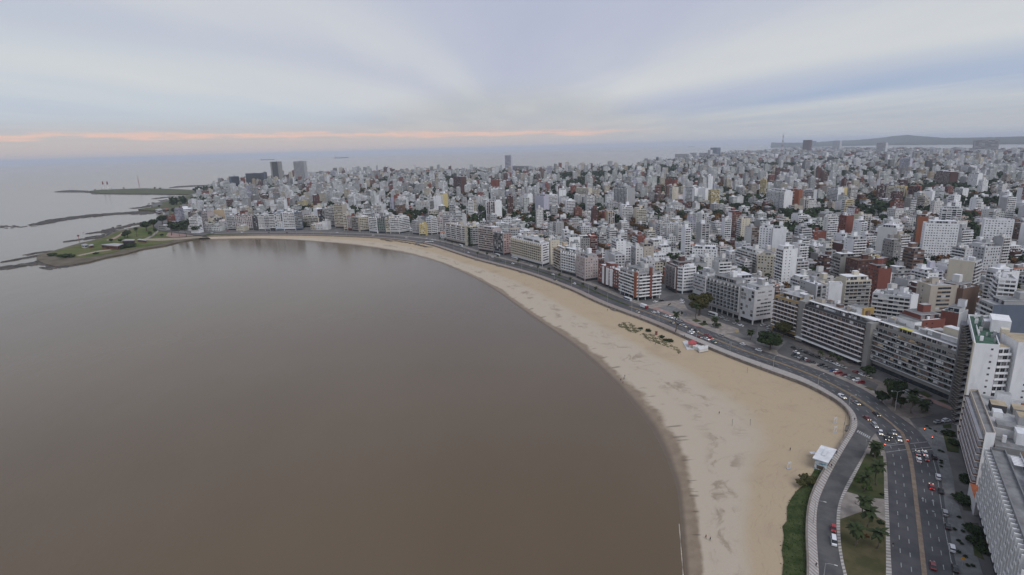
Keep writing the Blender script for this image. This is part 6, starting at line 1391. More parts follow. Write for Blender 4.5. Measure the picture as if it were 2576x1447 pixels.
def T(label, r_, x, y, ty, wpx, kind, size='mid', var=0, group=None, fy=1.0): pass
TREES = [
 ('huge brown-green plane tree in the plaza by the grey-white block', 'e', 440, 665, 345, 345, 'olive', 'big', 0),
 ('wide dark green fig tree by the avenue, left of the parked cars', 'e', 1400, 1130, 880, 390, 'green', 'big', 1),
 ('brownish tree rising behind the wide dark fig tree', 'e', 1580, 960, 725, 250, 'olive', 'big', 2),
 ('dark bushy tree on the corner below the huge balcony block', 'M', 1150, 500, 180, 235, 'green', 'big', 3),
 ('low dark tree left of the bushy corner tree', 'M', 1030, 470, 330, 150, 'green', 'mid', 1),
 ('dark tree beside the street lamp on the corner', 'M', 1235, 520, 390, 110, 'green', 'mid', 2),
 ('dark green tree in front of the huge balcony block', 'g', 1275, 1300, 1165, 190, 'green', 'mid', 0),
 ('round dark bushy tree under the tall plaza palm', 'e', 680, 830, 765, 125, 'green', 'mid', 2),
 ('slim dark cypress by the plaza statue', 'e', 205, 667, 598, 34, 'green', 'small', 1),
 ('small round tree in the plaza grass bed', 'e', 510, 778, 730, 46, 'green', 'small', 2),
 ('tall dark green tree between blocks left of the long white-banded row', 'c', 1240, 350, 200, 190, 'green', 'mid', 3),
 ('dark tree clump in the plaza street by the window-grid block', 'e', 950, 770, 710, 55, 'green', 'small', 0),
]
for lab, r_, x, y, ty, wp_, kind, size, var in TREES:
    p = SR(r_,x,y,4); h = HHR(p,r_,x,ty); dpx = 1430/max(1, float((Vector((p[0], p[1], GZ))-Vector((0, 0, CAM_Z))).dot(_F))); r = wp_/REGS[r_]*.67083/dpx/2
    tree(lab, p, r, h, kind, size, var, full=1)
PP = [('e', 120, 885, 640, 'tall palm on the promenade beside the red-roofed kiosk'), ('e', 400, 722, 530, 'slim palm in front of the plane tree in the plaza'), ('e', 650, 812, 715, 'palm in the plaza above the round bushy tree'), ('e', 1130, 1000, 880, 'palm beside the avenue left of the fig tree'),
      ('M', 1350, 582, 415, 'palm on the corner pavement, left one of two'), ('M', 1485, 567, 480, 'palm on the corner pavement, right one of two'), ('M', 1360, 470, 350, 'palm behind the corner lamp post')]
for r_, x, y, ty, lab in PP:
    p = SR(r_,x,y,4); palm(lab, p, max(3.5, HHR(p,r_,x,ty)), 3.0, True, 'palms about the plaza and the corner')
SP = [('g', 640, 1060, 990), ('g', 790, 1090, 1025), ('g', 885, 1140, 1085), ('d', 40, 690, 610), ('d', 230, 850, 715), ('d', 435, 880, 790), ('d', 650, 975, 885), ('d', 888, 1062, 960), ('c', 1097, 1012, 910), ('c', 1655, 1130, 1040), ('c', 2020, 1290, 1150), ('c', 2212, 1310, 1190), ('c', 244, 722, 640), ('c', 340, 740, 660), ('c', 460, 760, 700), ('c', 925, 1000, 900), ('c', 1290, 1060, 960)]
lab_sp = {'g': 'small palm in front of the long white-striped block', 'd': 'slim palm on the green median of the avenue', 'c': 'slim palm along the avenue below the long white-banded and cream blocks'}
for i, (r_, x, y, ty) in enumerate(SP):
    p = SR(r_,x,y,4); palm((lab_sp[r_]+(', left one', ', middle one', ', right one')[i] if r_ == 'g' else ('slim palm on the green median by the ' if r_ == 'd' else 'slim palm on the avenue by the ')+near_front(p)), p, max(4, HHR(p,r_,x,ty)), 2.2, False, dict(g='palms in the front garden', d='palms on the median', c='palms along the avenue')[r_], seed=i)
WT = [('A', 1240, 1050, 985, 'p'), ('A', 1155, 1060, 1000, 'g'), ('A', 1128, 1068, 1022, 'g'), ('A', 1006, 1105, 1070, 'g'), ('A', 1090, 1105, 1075, 'g'), ('A', 1325, 1000, 925, 'g'), ('A', 1390, 975, 905, 'g'), ('A', 1470, 945, 870, 'g'), ('A', 1550, 1040, 935, 'p'), ('A', 1360, 1045, 1015, 'p'), ('A', 1410, 1040, 990, 'p'), ('A', 1465, 1055, 1030, 'g'), ('A', 1625, 1045, 985, 'p'), ('A', 1685, 1050, 975, 'p'), ('A', 1640, 985, 935, 'g'), ('A', 1720, 985, 940, 'p'), ('A', 1778, 1025, 950, 'g'), ('A', 1520, 900, 860, 'g'), ('A', 1580, 850, 800, 'g'), ('A', 1440, 790, 770, 'g'), ('A', 1680, 750, 720, 'g'), ('A', 1840, 660, 622, 'g'), ('A', 1760, 650, 620, 'g'), ('A', 1400, 625, 608, 'g'), ('A', 1450, 628, 612, 'g'), ('A', 1120, 625, 610, 'g'), ('A', 860, 640, 627, 'g')]
WLAB = ['palm nearest the taller red pavilion on the point', 'round tree behind the taller red pavilion', 'lower round tree close behind the taller red pavilion', 'lone round tree left of the red clubhouse on the point', 'small round tree just left of the taller red pavilion', 'big dark tree where the point joins the shore, left one', 'big dark tree where the point joins the shore, middle one', 'big dark tree where the point joins the shore, right one', 'tallest palm by the pinkish square on the point', 'small palm beside the pale footpath, left one', 'taller palm beside the pale footpath, right one', 'low round tree at the edge of the pinkish square', 'palm in the middle of the pinkish square', 'palm at the right end of the pinkish square', 'dark tree beside the road behind the pinkish square', 'palm below the round white tower', 'round tree at the grass corner below the round white tower', 'dark tree on the shore road above the cove', 'dark tree higher up the shore road near the first blocks', 'dark tree right of the white restaurant hall', 'dark tree by the green slope near the far blocks', 'dark tree at the root of the far headland, right one', 'dark tree at the root of the far headland, left one', 'low dark tree on the far headland before the harbour', 'low dark tree on the far headland beside the breakwater water', 'low dark tree in the middle of the far headland', 'low dark tree at the outer end of the far headland']
for i, (r_, x, y, ty, k) in enumerate(WT):
    p = SR(r_,x,y,3); h = max(5, HHR(p,r_,x,ty))
    where = 'on the western point' if y > 880 else 'on the far western shore'
    if k == 'p': palm(WLAB[i], p, h*1.2, 4.6, False, 'palms on the western point', z=2.1, seed=i)
    else: tree(WLAB[i], p, h*.75, h*1.4, 'green', 'mid', i % 4, 'trees on the western point', z=2.1)
for i, (x, y, s) in enumerate(((470, 1228, 7), (600, 1240, 9), (650, 1240, 6), (540, 1235, 5), (870, 1212, 5), (1010, 1165, 7), (1090, 1165, 8), (1180, 1150, 11), (1150, 1148, 8))):
    bush(['dark scrub along the lower edge of the green point', 'dark bush below the red pavilion on the point'][i > 4], SR('A',x,y,2), s, 'green', i % 3, 'bushes on the western point', z=1.8, h=s*.7)
# beach plants
DG = 'round bushes on the sand'
for i, (x, y, s, lab) in enumerate(((1110, 305, 1.9, 'round dark bush right of the first dune patch'), (1220, 335, 2.6, 'widest round bush between the two dune patches'), (1405, 420, 2.2, 'round bush above the second dune patch, right of the brown cabin'), (1455, 465, 2.0, 'low dark bush on the second dune patch'), (1525, 475, 2.6, 'round bush nearest the red-roofed kiosk'))):
    p = SR('O',x,y,3); bush(lab, p, s, 'green', i % 3, DG, z=beach_z(p), h=s*.9)
def dune(label, pts, n, seed):
    r = random.Random(seed); poly = [v2(p) for p in pts]; c = np.mean(poly, axis=0); m = MB(); P = np.array(poly); lo, hi = P.min(0), P.max(0); k = 0
    zb = beach_z(c)
    while k < n:
        q = np.array([r.uniform(lo[0], hi[0]), r.uniform(lo[1], hi[1])])
        if not inside(pts, q[None])[0] or (math.sin(q[0]*1.3)+math.cos(q[1]*.9+q[0]*.4)+r.gauss(0, .7)) < -.4: k += .3; continue
        a = r.uniform(0, 6.28); s = r.uniform(.18, .5); h = r.uniform(.15, .6)
        for a_ in (a, a+1.57): m.face([(q[0]-c[0]-s*math.cos(a_), q[1]-c[1]-s*math.sin(a_), -.1), (q[0]-c[0]+s*math.cos(a_), q[1]-c[1]+s*math.sin(a_), -.1), (q[0]-c[0]+s*.9*math.cos(a_)+r.uniform(-.3, .3), q[1]-c[1]+s*.9*math.sin(a_), h*r.uniform(.5, 1)), (q[0]-c[0]-s*.7*math.cos(a_), q[1]-c[1]-s*.7*math.sin(a_)+r.uniform(-.3, .3), h)])
        k += 1
    o = m.build('dune_plants', LEAF['scrub'], None, (*c, zb)); tag(o, label, kind='stuff')
dune('low dune scrub on the sand, far patch', [(82.4, 427.7), (86.9, 434.6), (92.6, 434.1), (95.8, 427.4), (95.6, 419.0), (97.5, 412.5), (91.9, 407.2), (89.2, 409.7), (85.2, 420.0)], 900, 1)
dune('low dune scrub on the sand, near patch', [(94.3, 403.2), (98.4, 406.6), (103.1, 403.8), (106.7, 398.8), (111.2, 391.8), (111.6, 376.1), (114.7, 372.9), (113.6, 364.2), (111.4, 361.6), (109.3, 371.8), (104.4, 379.7), (102.0, 384.6), (98.1, 389.7)], 1100, 2)
# grass blades on the bank
gm = MB(); r = random.Random(8); gp = [v2(p) for p in gb[1:]]; gP = np.array(gp); 
for _ in range(3600):
    q = np.array([r.uniform(gP[:, 0].min(), gP[:, 0].max()), r.uniform(gP[:, 1].min(), gP[:, 1].max())])
    if inside(gb[1:], q[None])[0]:
        if r.random() < .35: q = q+np.array([-abs(r.gauss(0, .9)), r.gauss(0, .5)])
        a = r.uniform(0, 6.28); s = r.uniform(.15, .4); h = r.uniform(.15, .5); gm.face([(q[0]-s*math.cos(a), q[1]-s*math.sin(a), 2.9), (q[0]+s*math.cos(a), q[1]+s*math.sin(a), 2.9), (q[0]+s*math.cos(a)+r.uniform(-.2, .2), q[1]+s*math.sin(a), 2.95+h)])
tag(gm.build('grass_tufts', LEAF['bright']), 'rough grass tufts on the bank below the promenade', kind='stuff')
# street trees inland
rt_ = random.Random(21); tcount = 0
tl_used = set()
def tree_label(base, p):
    d_ = sorted(done, key=lambda q: np.hypot(*(q[0]-np.array(p[:2]))))[:3]
    for q in d_:
        for side in ('beside', 'in front of' if q[0][1] > p[1] else 'behind', 'left of' if q[0][0] > p[0] else 'right of'):
            l = f"{base}, {side} a {q[1]} block"
            if len(l.split()) <= 16 and l not in tl_used: tl_used.add(l); return l
    return base
def street_line(pts, n, kind, lab, grp, r=(3.5, 5), h=(8, 11), size='mid'):
    global tcount
    l = resample(pts, n)
    for i, p in enumerate(l):
        rr = rt_.uniform(*r); p = p+np.array([rt_.uniform(-1.5, 1.5), rt_.uniform(-2, 2)])
        tree(tree_label(lab, p), p, rr, max(rt_.uniform(*h), rr*1.3), kind, size, rt_.randrange(4), grp, rz=rt_.uniform(0, 6)); tcount += 1
street_line(STREETS[0], 46, 'autumn', 'brown autumn tree behind the cream-framed row', 'autumn trees in the first inland street')
street_line(STREETS[1], 30, 'autumn', 'brown autumn tree behind the plaza row', 'autumn trees in the street behind the plaza')
street_line(STREETS[2], 10, 'autumn', 'brown autumn tree above the salmon block', 'autumn trees above the salmon block')
street_line(STREETS[3], 14, 'autumn', 'brown autumn tree far inland', 'autumn trees far behind the brick corner block')
street_line(STREETS[4], 7, 'autumn', 'brown autumn tree among the far middle blocks', 'autumn trees in the far middle', (7, 9), (12, 16))
street_line(STREETS[5], 8, 'autumn', 'brown autumn tree in the street inland of the red drum', 'autumn trees inland of the red drum')
street_line(STREETS[6], 5, 'autumn', 'brown autumn tree by the blank white slab', 'autumn trees by the blank white slab')
street_line([(310.5, 538.0), (307.6, 508.6)], 5, 'autumn', 'brown autumn tree behind the white roof tower', 'autumn trees behind the white roof tower', (3, 4), (9, 12))
street_line(STREETS[7], 4, 'autumn', 'brown autumn tree by a blank white block', 'autumn trees by the blank-fronted block', (5, 6.5), (11, 13))
for i, (x, y, s) in enumerate(TREE_E):
    p = SR('E',x,y,12); tree(tree_label('dark tree towards the right edge', p), p, s, s*1.5, 'green', 'mid', i % 4, 'dark trees on the right side of the city')
p = (680.5, 996.7); tree('yellow-green bright tree above the big white blank-fronted block', p, 7, 10, 'bright', 'mid', 1)
p = (878.6, 1023.0); tree('brownish broad tree right of the stepped white loggia block', p, 9, 13, 'autumn', 'mid', 2)
for i, (x, y, s) in enumerate(TREE_D):
    p = SR('D',x,y,12); tree(tree_label('dark tree in the middle tree belt', p), p, s, s*1.45, 'green', 'mid', i % 4, 'dark trees in the middle of the city')
# tree masses at the horizon and in parks
def tree_mass(label, discs, seed, kind='green'):
    r = np.random.default_rng(seed); vs_, n_ = [], 0
    for (cx, cy, rx, ry, cnt, tr) in discs:
        for _ in range(cnt):
            a = r.uniform(0, 6.28); q = math.sqrt(r.uniform()); c = np.array([cx+rx*q*math.cos(a), cy+ry*q*math.sin(a), GZ+tr*1.1]); s = tr*r.uniform(.7, 1.25); n = 34
            d = r.normal(size=(n, 3)); d /= np.linalg.norm(d, axis=1)[:, None]; p = c+d*s*r.uniform(.6, 1, (n, 1))*np.array([1, 1, .85]); nn2 = d+r.normal(0, .5, (n, 3)); t1 = np.cross(nn2, r.normal(size=(n, 3))); t1 /= np.linalg.norm(t1, axis=1)[:, None]; nn2 /= np.linalg.norm(nn2, axis=1)[:, None]; t2 = np.cross(nn2, t1); l = s*.36
            vs_.append(np.stack([p-t1*l, p-t2*l, p+t1*l, p+t2*l], 1).reshape(-1, 3))
    v = np.concatenate(vs_); me = bpy.data.meshes.new('far_trees'); me.from_pydata(v.tolist(), [], np.arange(len(v)).reshape(-1, 4).tolist()); me.materials.append(LEAF[kind]); me.update(); tag(put('far_trees', me), label, kind='stuff')
tree_mass('dark park trees scattered through the distant city', [(x, y, r_*.9, r_*.9, int(r_*.5), 9) for x, y, r_ in PARKS], 3)
sky_tr = []
for (r_, x, y, rx, cnt) in (('B', 2240, 395, 90, 16), ('B', 2350, 390, 110, 20), ('C', 60, 440, 130, 22), ('C', 110, 430, 90, 14), ('B', 1150, 425, 60, 6), ('B', 1360, 425, 140, 14), ('C', 870, 425, 160, 16), ('C', 740, 425, 90, 10), ('C', 2000, 425, 200, 30), ('C', 2330, 400, 160, 22), ('C', 2360, 350, 160, 26), ('D', 230, 590, 130, 30), ('D', 280, 620, 110, 22), ('D', 160, 510, 120, 12), ('C', 1330, 540, 60, 10), ('C', 1400, 560, 60, 10), ('C', 1560, 640, 70, 12), ('C', 1720, 660, 70, 12), ('A', 1860, 640, 60, 10), ('A', 1700, 745, 45, 7)):
    q = SR(r_,x,y,8); sky_tr.append((q[0], q[1], rx, rx*.8, cnt, 11))
tree_mass('dark tree clumps along the far shore and between distant blocks', sky_tr, 5)
rr_ = np.random.default_rng(8); disc = [[], []]
for x, y, d_ in YARDS:
    for _ in range(2 if d_ < 3500 else 1):
        q = rr_.normal(0, 6, 2); r_ = rr_.uniform(5, 9) if d_ > 1000 else rr_.uniform(3.5, 6); disc[0 if rr_.random() < .78 else 1].append((x+q[0], y+q[1], 3, 3, 1, r_))
for _ in range(1800):
    i = rr_.integers(len(Cn)); c = Cn[i]+rr_.normal(0, 25, 2); disc[0 if rr_.random() < .6 else 1].append((c[0], c[1], 3, 3, 1, rr_.uniform(4, 7)))
print('yard trees', len(disc[0]), len(disc[1]))
tree_mass('green trees in courtyards and streets of the city', disc[0], 6); tree_mass('brownish autumn trees in courtyards and streets of the city', disc[1], 7, 'autumn')
# creeper on the corner block
cv_ = MB(); r = random.Random(4); ro = v2(ivy_b.location)
fI = Face(ivyA, ivyB); fJ = Face(ivyB, ivyC)
for _ in range(900):
    z = r.uniform(0, 27)**1.0; side = r.random() < .5; f_ = fI if side else fJ; wd_ = 5.5 if side else 3.2
    x = f_.L-abs(r.gauss(0, wd_*.5)) if side else abs(r.gauss(0, wd_*.5))
    if x < .5 or x > f_.L: x = f_.L-.5 if side else .5
    c = f_.at(x, -r.uniform(.05, .5))-ro; s = r.uniform(.4, .9); cv_.face([(c[0]-f_.u[0]*s, c[1]-f_.u[1]*s, z-s*.5), (c[0]+f_.u[0]*s*.6, c[1]+f_.u[1]*s*.6, z-s), (c[0]+f_.u[0]*s-f_.w[0]*.3, c[1]+f_.u[1]*s-f_.w[1]*.3, z+s*.6), (c[0]-f_.u[0]*s*.5-f_.w[0]*.3, c[1]-f_.u[1]*s*.5-f_.w[1]*.3, z+s)])
o = cv_.build('creeper', LEAF['green'], ivy_b); o['kind'] = 'stuff'

# ------------------------------------------------------------------ vehicles
def paint(name, c, metal=.0): return pbr('car_'+name, c, rough=.28, spec=.5, metal=metal, coat=.4)
PAINT = dict(white=paint('white', (.72, .73, .75)), silver=paint('silver', (.4, .41, .42), .4), grey=paint('grey', (.14, .145, .15), .2), black=paint('black', (.015, .016, .018)), red=paint('red', (.33, .012, .014)), darkred=paint('darkred', (.16, .018, .02)), blue=paint('blue', (.03, .07, .2)), teal=paint('teal', (.08, .15, .15)), yellow=paint('yellow', (.5, .35, .04)), bus=paint('bus', (.5, .52, .55)), beige=paint('beige', (.4, .36, .28)))
CGL = pbr('car_glass', (.01, .012, .015), rough=.08, spec=.7); TYRE = pbr('tyre', (.012, .012, .012), rough=.9); RIM = pbr('rim', (.35, .35, .36), rough=.3, metal=.8)
HLON = pbr('headlight_on', (.8, .75, .6), emit=(1, .85, .6), estr=2.2); HLOFF = pbr('headlight', (.5, .5, .5), rough=.2); TLON = pbr('taillight_on', (.4, .01, .01), emit=(1, .05, .02), estr=1.2); TLOFF = pbr('taillight', (.22, .01, .01), rough=.3)
def loft(m, secs, mi):
    """closed sections of equal size along x"""
    n = len(secs[0]); b = len(m.v)
    for s in secs: m.v += s
    for k in range(len(secs)-1):
        for i in range(n): j = (i+1) % n; m.f.append((b+k*n+i, b+k*n+j, b+(k+1)*n+j, b+(k+1)*n+i)); m.m.append(mi)
    m.f.append(tuple(b+i for i in range(n-1, -1, -1))); m.m.append(mi); m.f.append(tuple(b+(len(secs)-1)*n+i for i in range(n))); m.m.append(mi)
def car_meshes(kind):
    k = ('car', kind)
    if k in MESH: return MESH[k]
    L = dict(sedan=4.5, hatch=3.9, suv=4.5, van=4.9, pickup=5.2)[kind]; Wd = 1.76; h1 = dict(sedan=.92, hatch=.95, suv=1.08, van=1.15, pickup=1.05)[kind]; H = dict(sedan=1.43, hatch=1.48, suv=1.68, van=1.95, pickup=1.72)[kind]
    sec = lambda x, w, z0, z1: [(x, -w/2, z0), (x, w/2, z0), (x, w/2*1.0, z0+(z1-z0)*.6), (x, w/2*.9, z1), (x, -w/2*.9, z1), (x, -w/2, z0+(z1-z0)*.6)]
    m = MB()
    hood = h1-.12 if kind != 'van' else h1
    prof = [(-L/2, .9, .35, h1-.1), (-L/2+.12, .98, .25, h1), (-L*.3, 1, .2, h1), (L*.12, 1, .2, h1), (L*.28, 1, .2, hood), (L/2-.2, .96, .24, hood-.1), (L/2, .86, .35, hood-.25)]
    loft(m, [sec(x, Wd*w, z0, z1) for x, w, z0, z1 in prof], 0); body = m
    g = dict(sedan=((-L*.40, -L*.24, L*.06, L*.22)), hatch=((-L*.46, -L*.38, L*.06, L*.24)), suv=((-L*.47, -L*.41, L*.08, L*.24)), van=((-L*.485, -L*.46, L*.22, L*.40)), pickup=((-L*.06, -L*.03, L*.12, L*.26)))[kind]
    m2 = MB(); w0, w1 = Wd*.9/2, Wd*.74/2
    b = [(g[0], -w0, h1-.02), (g[3], -w0, h1-.02), (g[3], w0, h1-.02), (g[0], w0, h1-.02)]; t = [(g[1], -w1, H-.06), (g[2], -w1, H-.06), (g[2], w1, H-.06), (g[1], w1, H-.06)]
    i = len(m2.v); m2.v += b+t
    for a_, b_ in ((0, 1), (1, 2), (2, 3), (3, 0)): m2.f.append((i+a_, i+b_, i+4+b_, i+4+a_)); m2.m.append(0)
    m3 = MB(); m3.prism([(g[1]-.04, -w1-.03), (g[2]+.04, -w1-.03), (g[2]+.04, w1+.03), (g[1]-.04, w1+.03)], H-.07, H, 0, 0, bottom=True)
    for xx in ((g[0]+g[3])/2-.1,):     # pillars
        m3.box(xx-.05, -w0-.005, h1-.05, xx+.05, w0+.005, h1+.0)
    if kind == 'pickup': m3.box(-L/2+.1, -.8, h1-.02, -.35, -.72, h1+.3); m3.box(-L/2+.1, .72, h1-.02, -.35, .8, h1+.3); m3.box(-L/2+.1, -.72, h1-.02, -L/2+.18, .72, h1+.3)
    wl = MB(); n = 12
    wl.tube([(0, -.1, 0), (0, .1, 0)], .32, n, 0); wl.tube([(0, -.115, 0), (0, .115, 0)], .19, 8, 1)
    hl = MB(); hl.box(-.05, -.17, -.08, .05, .17, .08)
    d = dict(L=L, W=Wd, h1=h1, hood=hood, body=body, glass=m2, roof=m3, wheel=wl.mesh('wheel', [TYRE, RIM]), hl=hl); MESH[k] = d; return d
def car_part(kind, part, mat):
    k = ('cp', kind, part, mat.name)
    if k not in MESH: MESH[k] = car_meshes(kind)[part].mesh(part, mat)
    return MESH[k]
def car(label, p, ang, colour, kind='sedan', lights=False, detail=True, group=None, z=GZ+.02, name='car', cat='car'):
    d = car_meshes(kind); root = empty(name, (p[0], p[1], z), label, cat, group, ang); pm = PAINT[colour]
    if not detail:
        k = ('farcar', kind, colour, lights)
        if k not in MESH:
            m = MB()
            for part, mi in (('body', 0), ('glass', 1), ('roof', 0)): s = d[part]; i = len(m.v); m.v += s.v; m.f += [tuple(i+q for q in f) for f in s.f]; m.m += [mi]*len(s.f)
            for sx in (-1, 1):
                for sy in (-1, 1): m.tube([(sx*d['L']*.3, sy*.68, .32), (sx*d['L']*.3, sy*.88, .32)], .32, 8, 2)
            MESH[k] = m.mesh('body', [pm, CGL, TYRE])
        put('body', MESH[k], root)
    else:
        put('body', car_part(kind, 'body', pm), root); put('windows', car_part(kind, 'glass', CGL), root); put('roof', car_part(kind, 'roof', pm), root)
        for sx in (-1, 1):
            for sy in (-1, 1): put('wheel', d['wheel'], root, (sx*d['L']*.3, sy*.8, .32))
    for sy in (-1, 1):
        put('headlight', car_part(kind, 'hl', HLON if lights else HLOFF), root, (d['L']/2-.02, sy*.6, .62)); 
        if detail: put('taillight', car_part(kind, 'hl', TLON if lights else TLOFF), root, (-d['L']/2+.02, sy*.62, .72))
    return root
def heading(line, p, rev=False):
    k = nearest_on(line, p); k = min(max(k, 1), len(line)-2); u = line[k+1]-line[k-1]; a = math.atan2(u[1], u[0]); return a+math.pi if rev else a
PARKL = line_at(MEDR, KERBR, .93)
CARS = [ # region, x, y, colour, kind, line, rev, lights, label
 ('N', 735, 998, 'red', 'hatch', 'slip', 1, 0, 'red car coming down the slip road ahead of the white van'), ('N', 738, 1122, 'white', 'van', 'slip', 1, 0, 'white van behind the red car on the slip road'),
 ('N', 1745, 497, 'white', 'suv', 'R', 0, 0, 'white car parked by the driveway, uppermost white car in the kerb lane'), ('N', 1775, 632, 'black', 'sedan', 'R', 0, 0, 'black car parked below the driveway, beside the moving red car'), ('N', 1810, 845, 'silver', 'suv', 'R', 0, 0, 'silver car parked beside the round shrub and pole'), ('N', 1838, 977, 'black', 'hatch', 'R', 0, 0, 'black car parked between the silver and the white kerb-lane cars'),
 ('N', 1880, 1187, 'white', 'suv', 'R', 0, 0, 'white car parked alone in the lower kerb lane'), ('N', 1910, 1382, 'black', 'sedan', 'R', 0, 0, 'black car parked lowest in the kerb lane'), ('N', 1708, 303, 'black', 'suv', 'R', 0, 0, 'black car parked highest in the kerb lane beside the waiting cars'),
 ('N', 1682, 592, 'red', 'sedan', 'R', 0, 1, 'bright red car with lit tail lights driving away'), ('N', 1695, 1357, 'darkred', 'sedan', 'R', 0, 0, 'dark red car on the landward lanes near the bottom edge'), ('N', 1550, 266, 'silver', 'sedan', 'R', 0, 1, 'silver car waiting at the stop line in the inner lane'), ('N', 1618, 266, 'white', 'sedan', 'R', 0, 1, 'white car waiting at the stop line in the outer lane'), ('N', 1560, 332, 'white', 'hatch', 'R', 0, 1, 'white car second in the inner waiting lane'), ('N', 1633, 317, 'grey', 'sedan', 'R', 0, 1, 'grey car second in the outer waiting lane'),
 ('M', 870, 642, 'darkred', 'sedan', 'L', 1, 1, 'dark red car with headlights nearest the promenade bend'), ('M', 972, 597, 'black', 'sedan', 'L', 1, 1, 'black car with headlights beside the start of the brick median'), ('M', 955, 722, 'silver', 'suv', 'L', 1, 1, 'silver car behind the queue at the lights'), ('M', 1020, 802, 'white', 'hatch', 'L', 1, 1, 'white car in the queue nearest the zebra crossing'), ('M', 1165, 797, 'silver', 'sedan', 'L', 1, 1, 'silver car in the queue next to the median'), ('M', 1120, 832, 'black', 'hatch', 'L', 1, 1, 'black car in the middle lane of the queue'), ('M', 1085, 858, 'black', 'sedan', 'L', 1, 1, 'black car first in the outer lane of the queue'), ('M', 1222, 867, 'white', 'sedan', 'L', 1, 1, 'white car first in the queue beside the median'),
 ('M', 758, 477, 'silver', 'sedan', 'L', 1, 1, 'silver car on the bend beside the lamp post'), ('M', 602, 407, 'white', 'pickup', 'L', 1, 1, 'white pickup truck near the promenade on the bend'), ('M', 1640, 682, 'silver', 'sedan', 'side', 0, 0, 'silver car turning from the side street, left one of two'), ('M', 1730, 668, 'white', 'suv', 'side', 0, 0, 'white car in the side street, right one of two'),
 ('M', 1310, 357, 'silver', 'sedan', 'srv', 0, 0, 'silver car half hidden behind the corner trees'), ('M', 1450, 417, 'silver', 'sedan', 'srv', 0, 0, 'silver car parked on the service road behind the palms'), ('M', 1545, 457, 'black', 'sedan', 'srv', 0, 0, 'black car parked at the end of the service road by the white tower')]
gl_ = 'on the service road'
for x, y, c in ((275, 932, 'black'), (370, 962, 'grey'), (310, 992, 'white'), (445, 996, 'black'), (530, 1032, 'black'), (610, 1058, 'black'), (695, 1092, 'silver'), (785, 1127, 'silver'), (870, 1162, 'white'), (948, 1192, 'silver'), (1125, 1262, 'darkred'), (1210, 1297, 'white'), (1290, 1330, 'beige')):
    CARS.append(('g', x, y, c, 'sedan', 'srv', 0, int(x == 310), {275: 'black car leftmost in the far row '+gl_, 370: 'grey car beside the garden hedge '+gl_, 310: 'white car with headlights '+gl_, 445: 'black car second in the far row '+gl_, 530: 'black car right of a hedge bed '+gl_, 610: 'black car before the silver ones '+gl_, 695: 'silver car nearest the black ones '+gl_, 785: 'silver car in the middle of the far row '+gl_, 870: 'white car between silver cars '+gl_, 948: 'silver car at the right end of the far row '+gl_, 1125: 'dark red car in front of the huge balcony block', 1210: 'white car beside the dark tree at the huge balcony block', 1290: 'beige car beneath the dark tree at the huge balcony block'}[x]))
for x, y, c in ((280, 1027, 'black'), (320, 1047, 'grey'), (365, 1062, 'silver'), (405, 1080, 'black'), (445, 1095, 'white'), (490, 1112, 'darkred'), (535, 1129, 'black'), (645, 1172, 'black'), (690, 1197, 'grey'), (750, 1220, 'grey'), (800, 1247, 'blue'), (842, 1247, 'white'), (882, 1277, 'red'), (955, 1302, 'darkred'), (1010, 1324, 'silver'), (1060, 1347, 'grey'), (1125, 1370, 'white'), (1182, 1402, 'darkred')):
    CARS.append(('g', x, y, c, 'hatch' if x % 3 else 'suv', 'perp', 0, 0, {280: 'black hatchback leftmost in the nose-in row', 320: 'grey hatchback second in the nose-in row', 365: 'silver car third in the nose-in row', 405: 'black hatchback left of the white one in the first nose-in group', 445: 'white car in the first nose-in group', 490: 'dark red car in the first nose-in group', 535: 'black car ending the first nose-in group', 645: 'black car starting the second nose-in group', 690: 'grey car left of a gap in the second nose-in group', 750: 'grey car right of a gap in the second nose-in group', 800: 'blue car beside the tall white one in the second nose-in group', 842: 'white car in the second nose-in group', 882: 'bright red car in the second nose-in group', 955: 'dark red car starting the third nose-in group', 1010: 'silver car beside the dark red one in the third nose-in group', 1060: 'grey car in the middle of the third nose-in group', 1125: 'white car in the third nose-in group', 1182: 'dark red car ending the third nose-in group'}[x]))
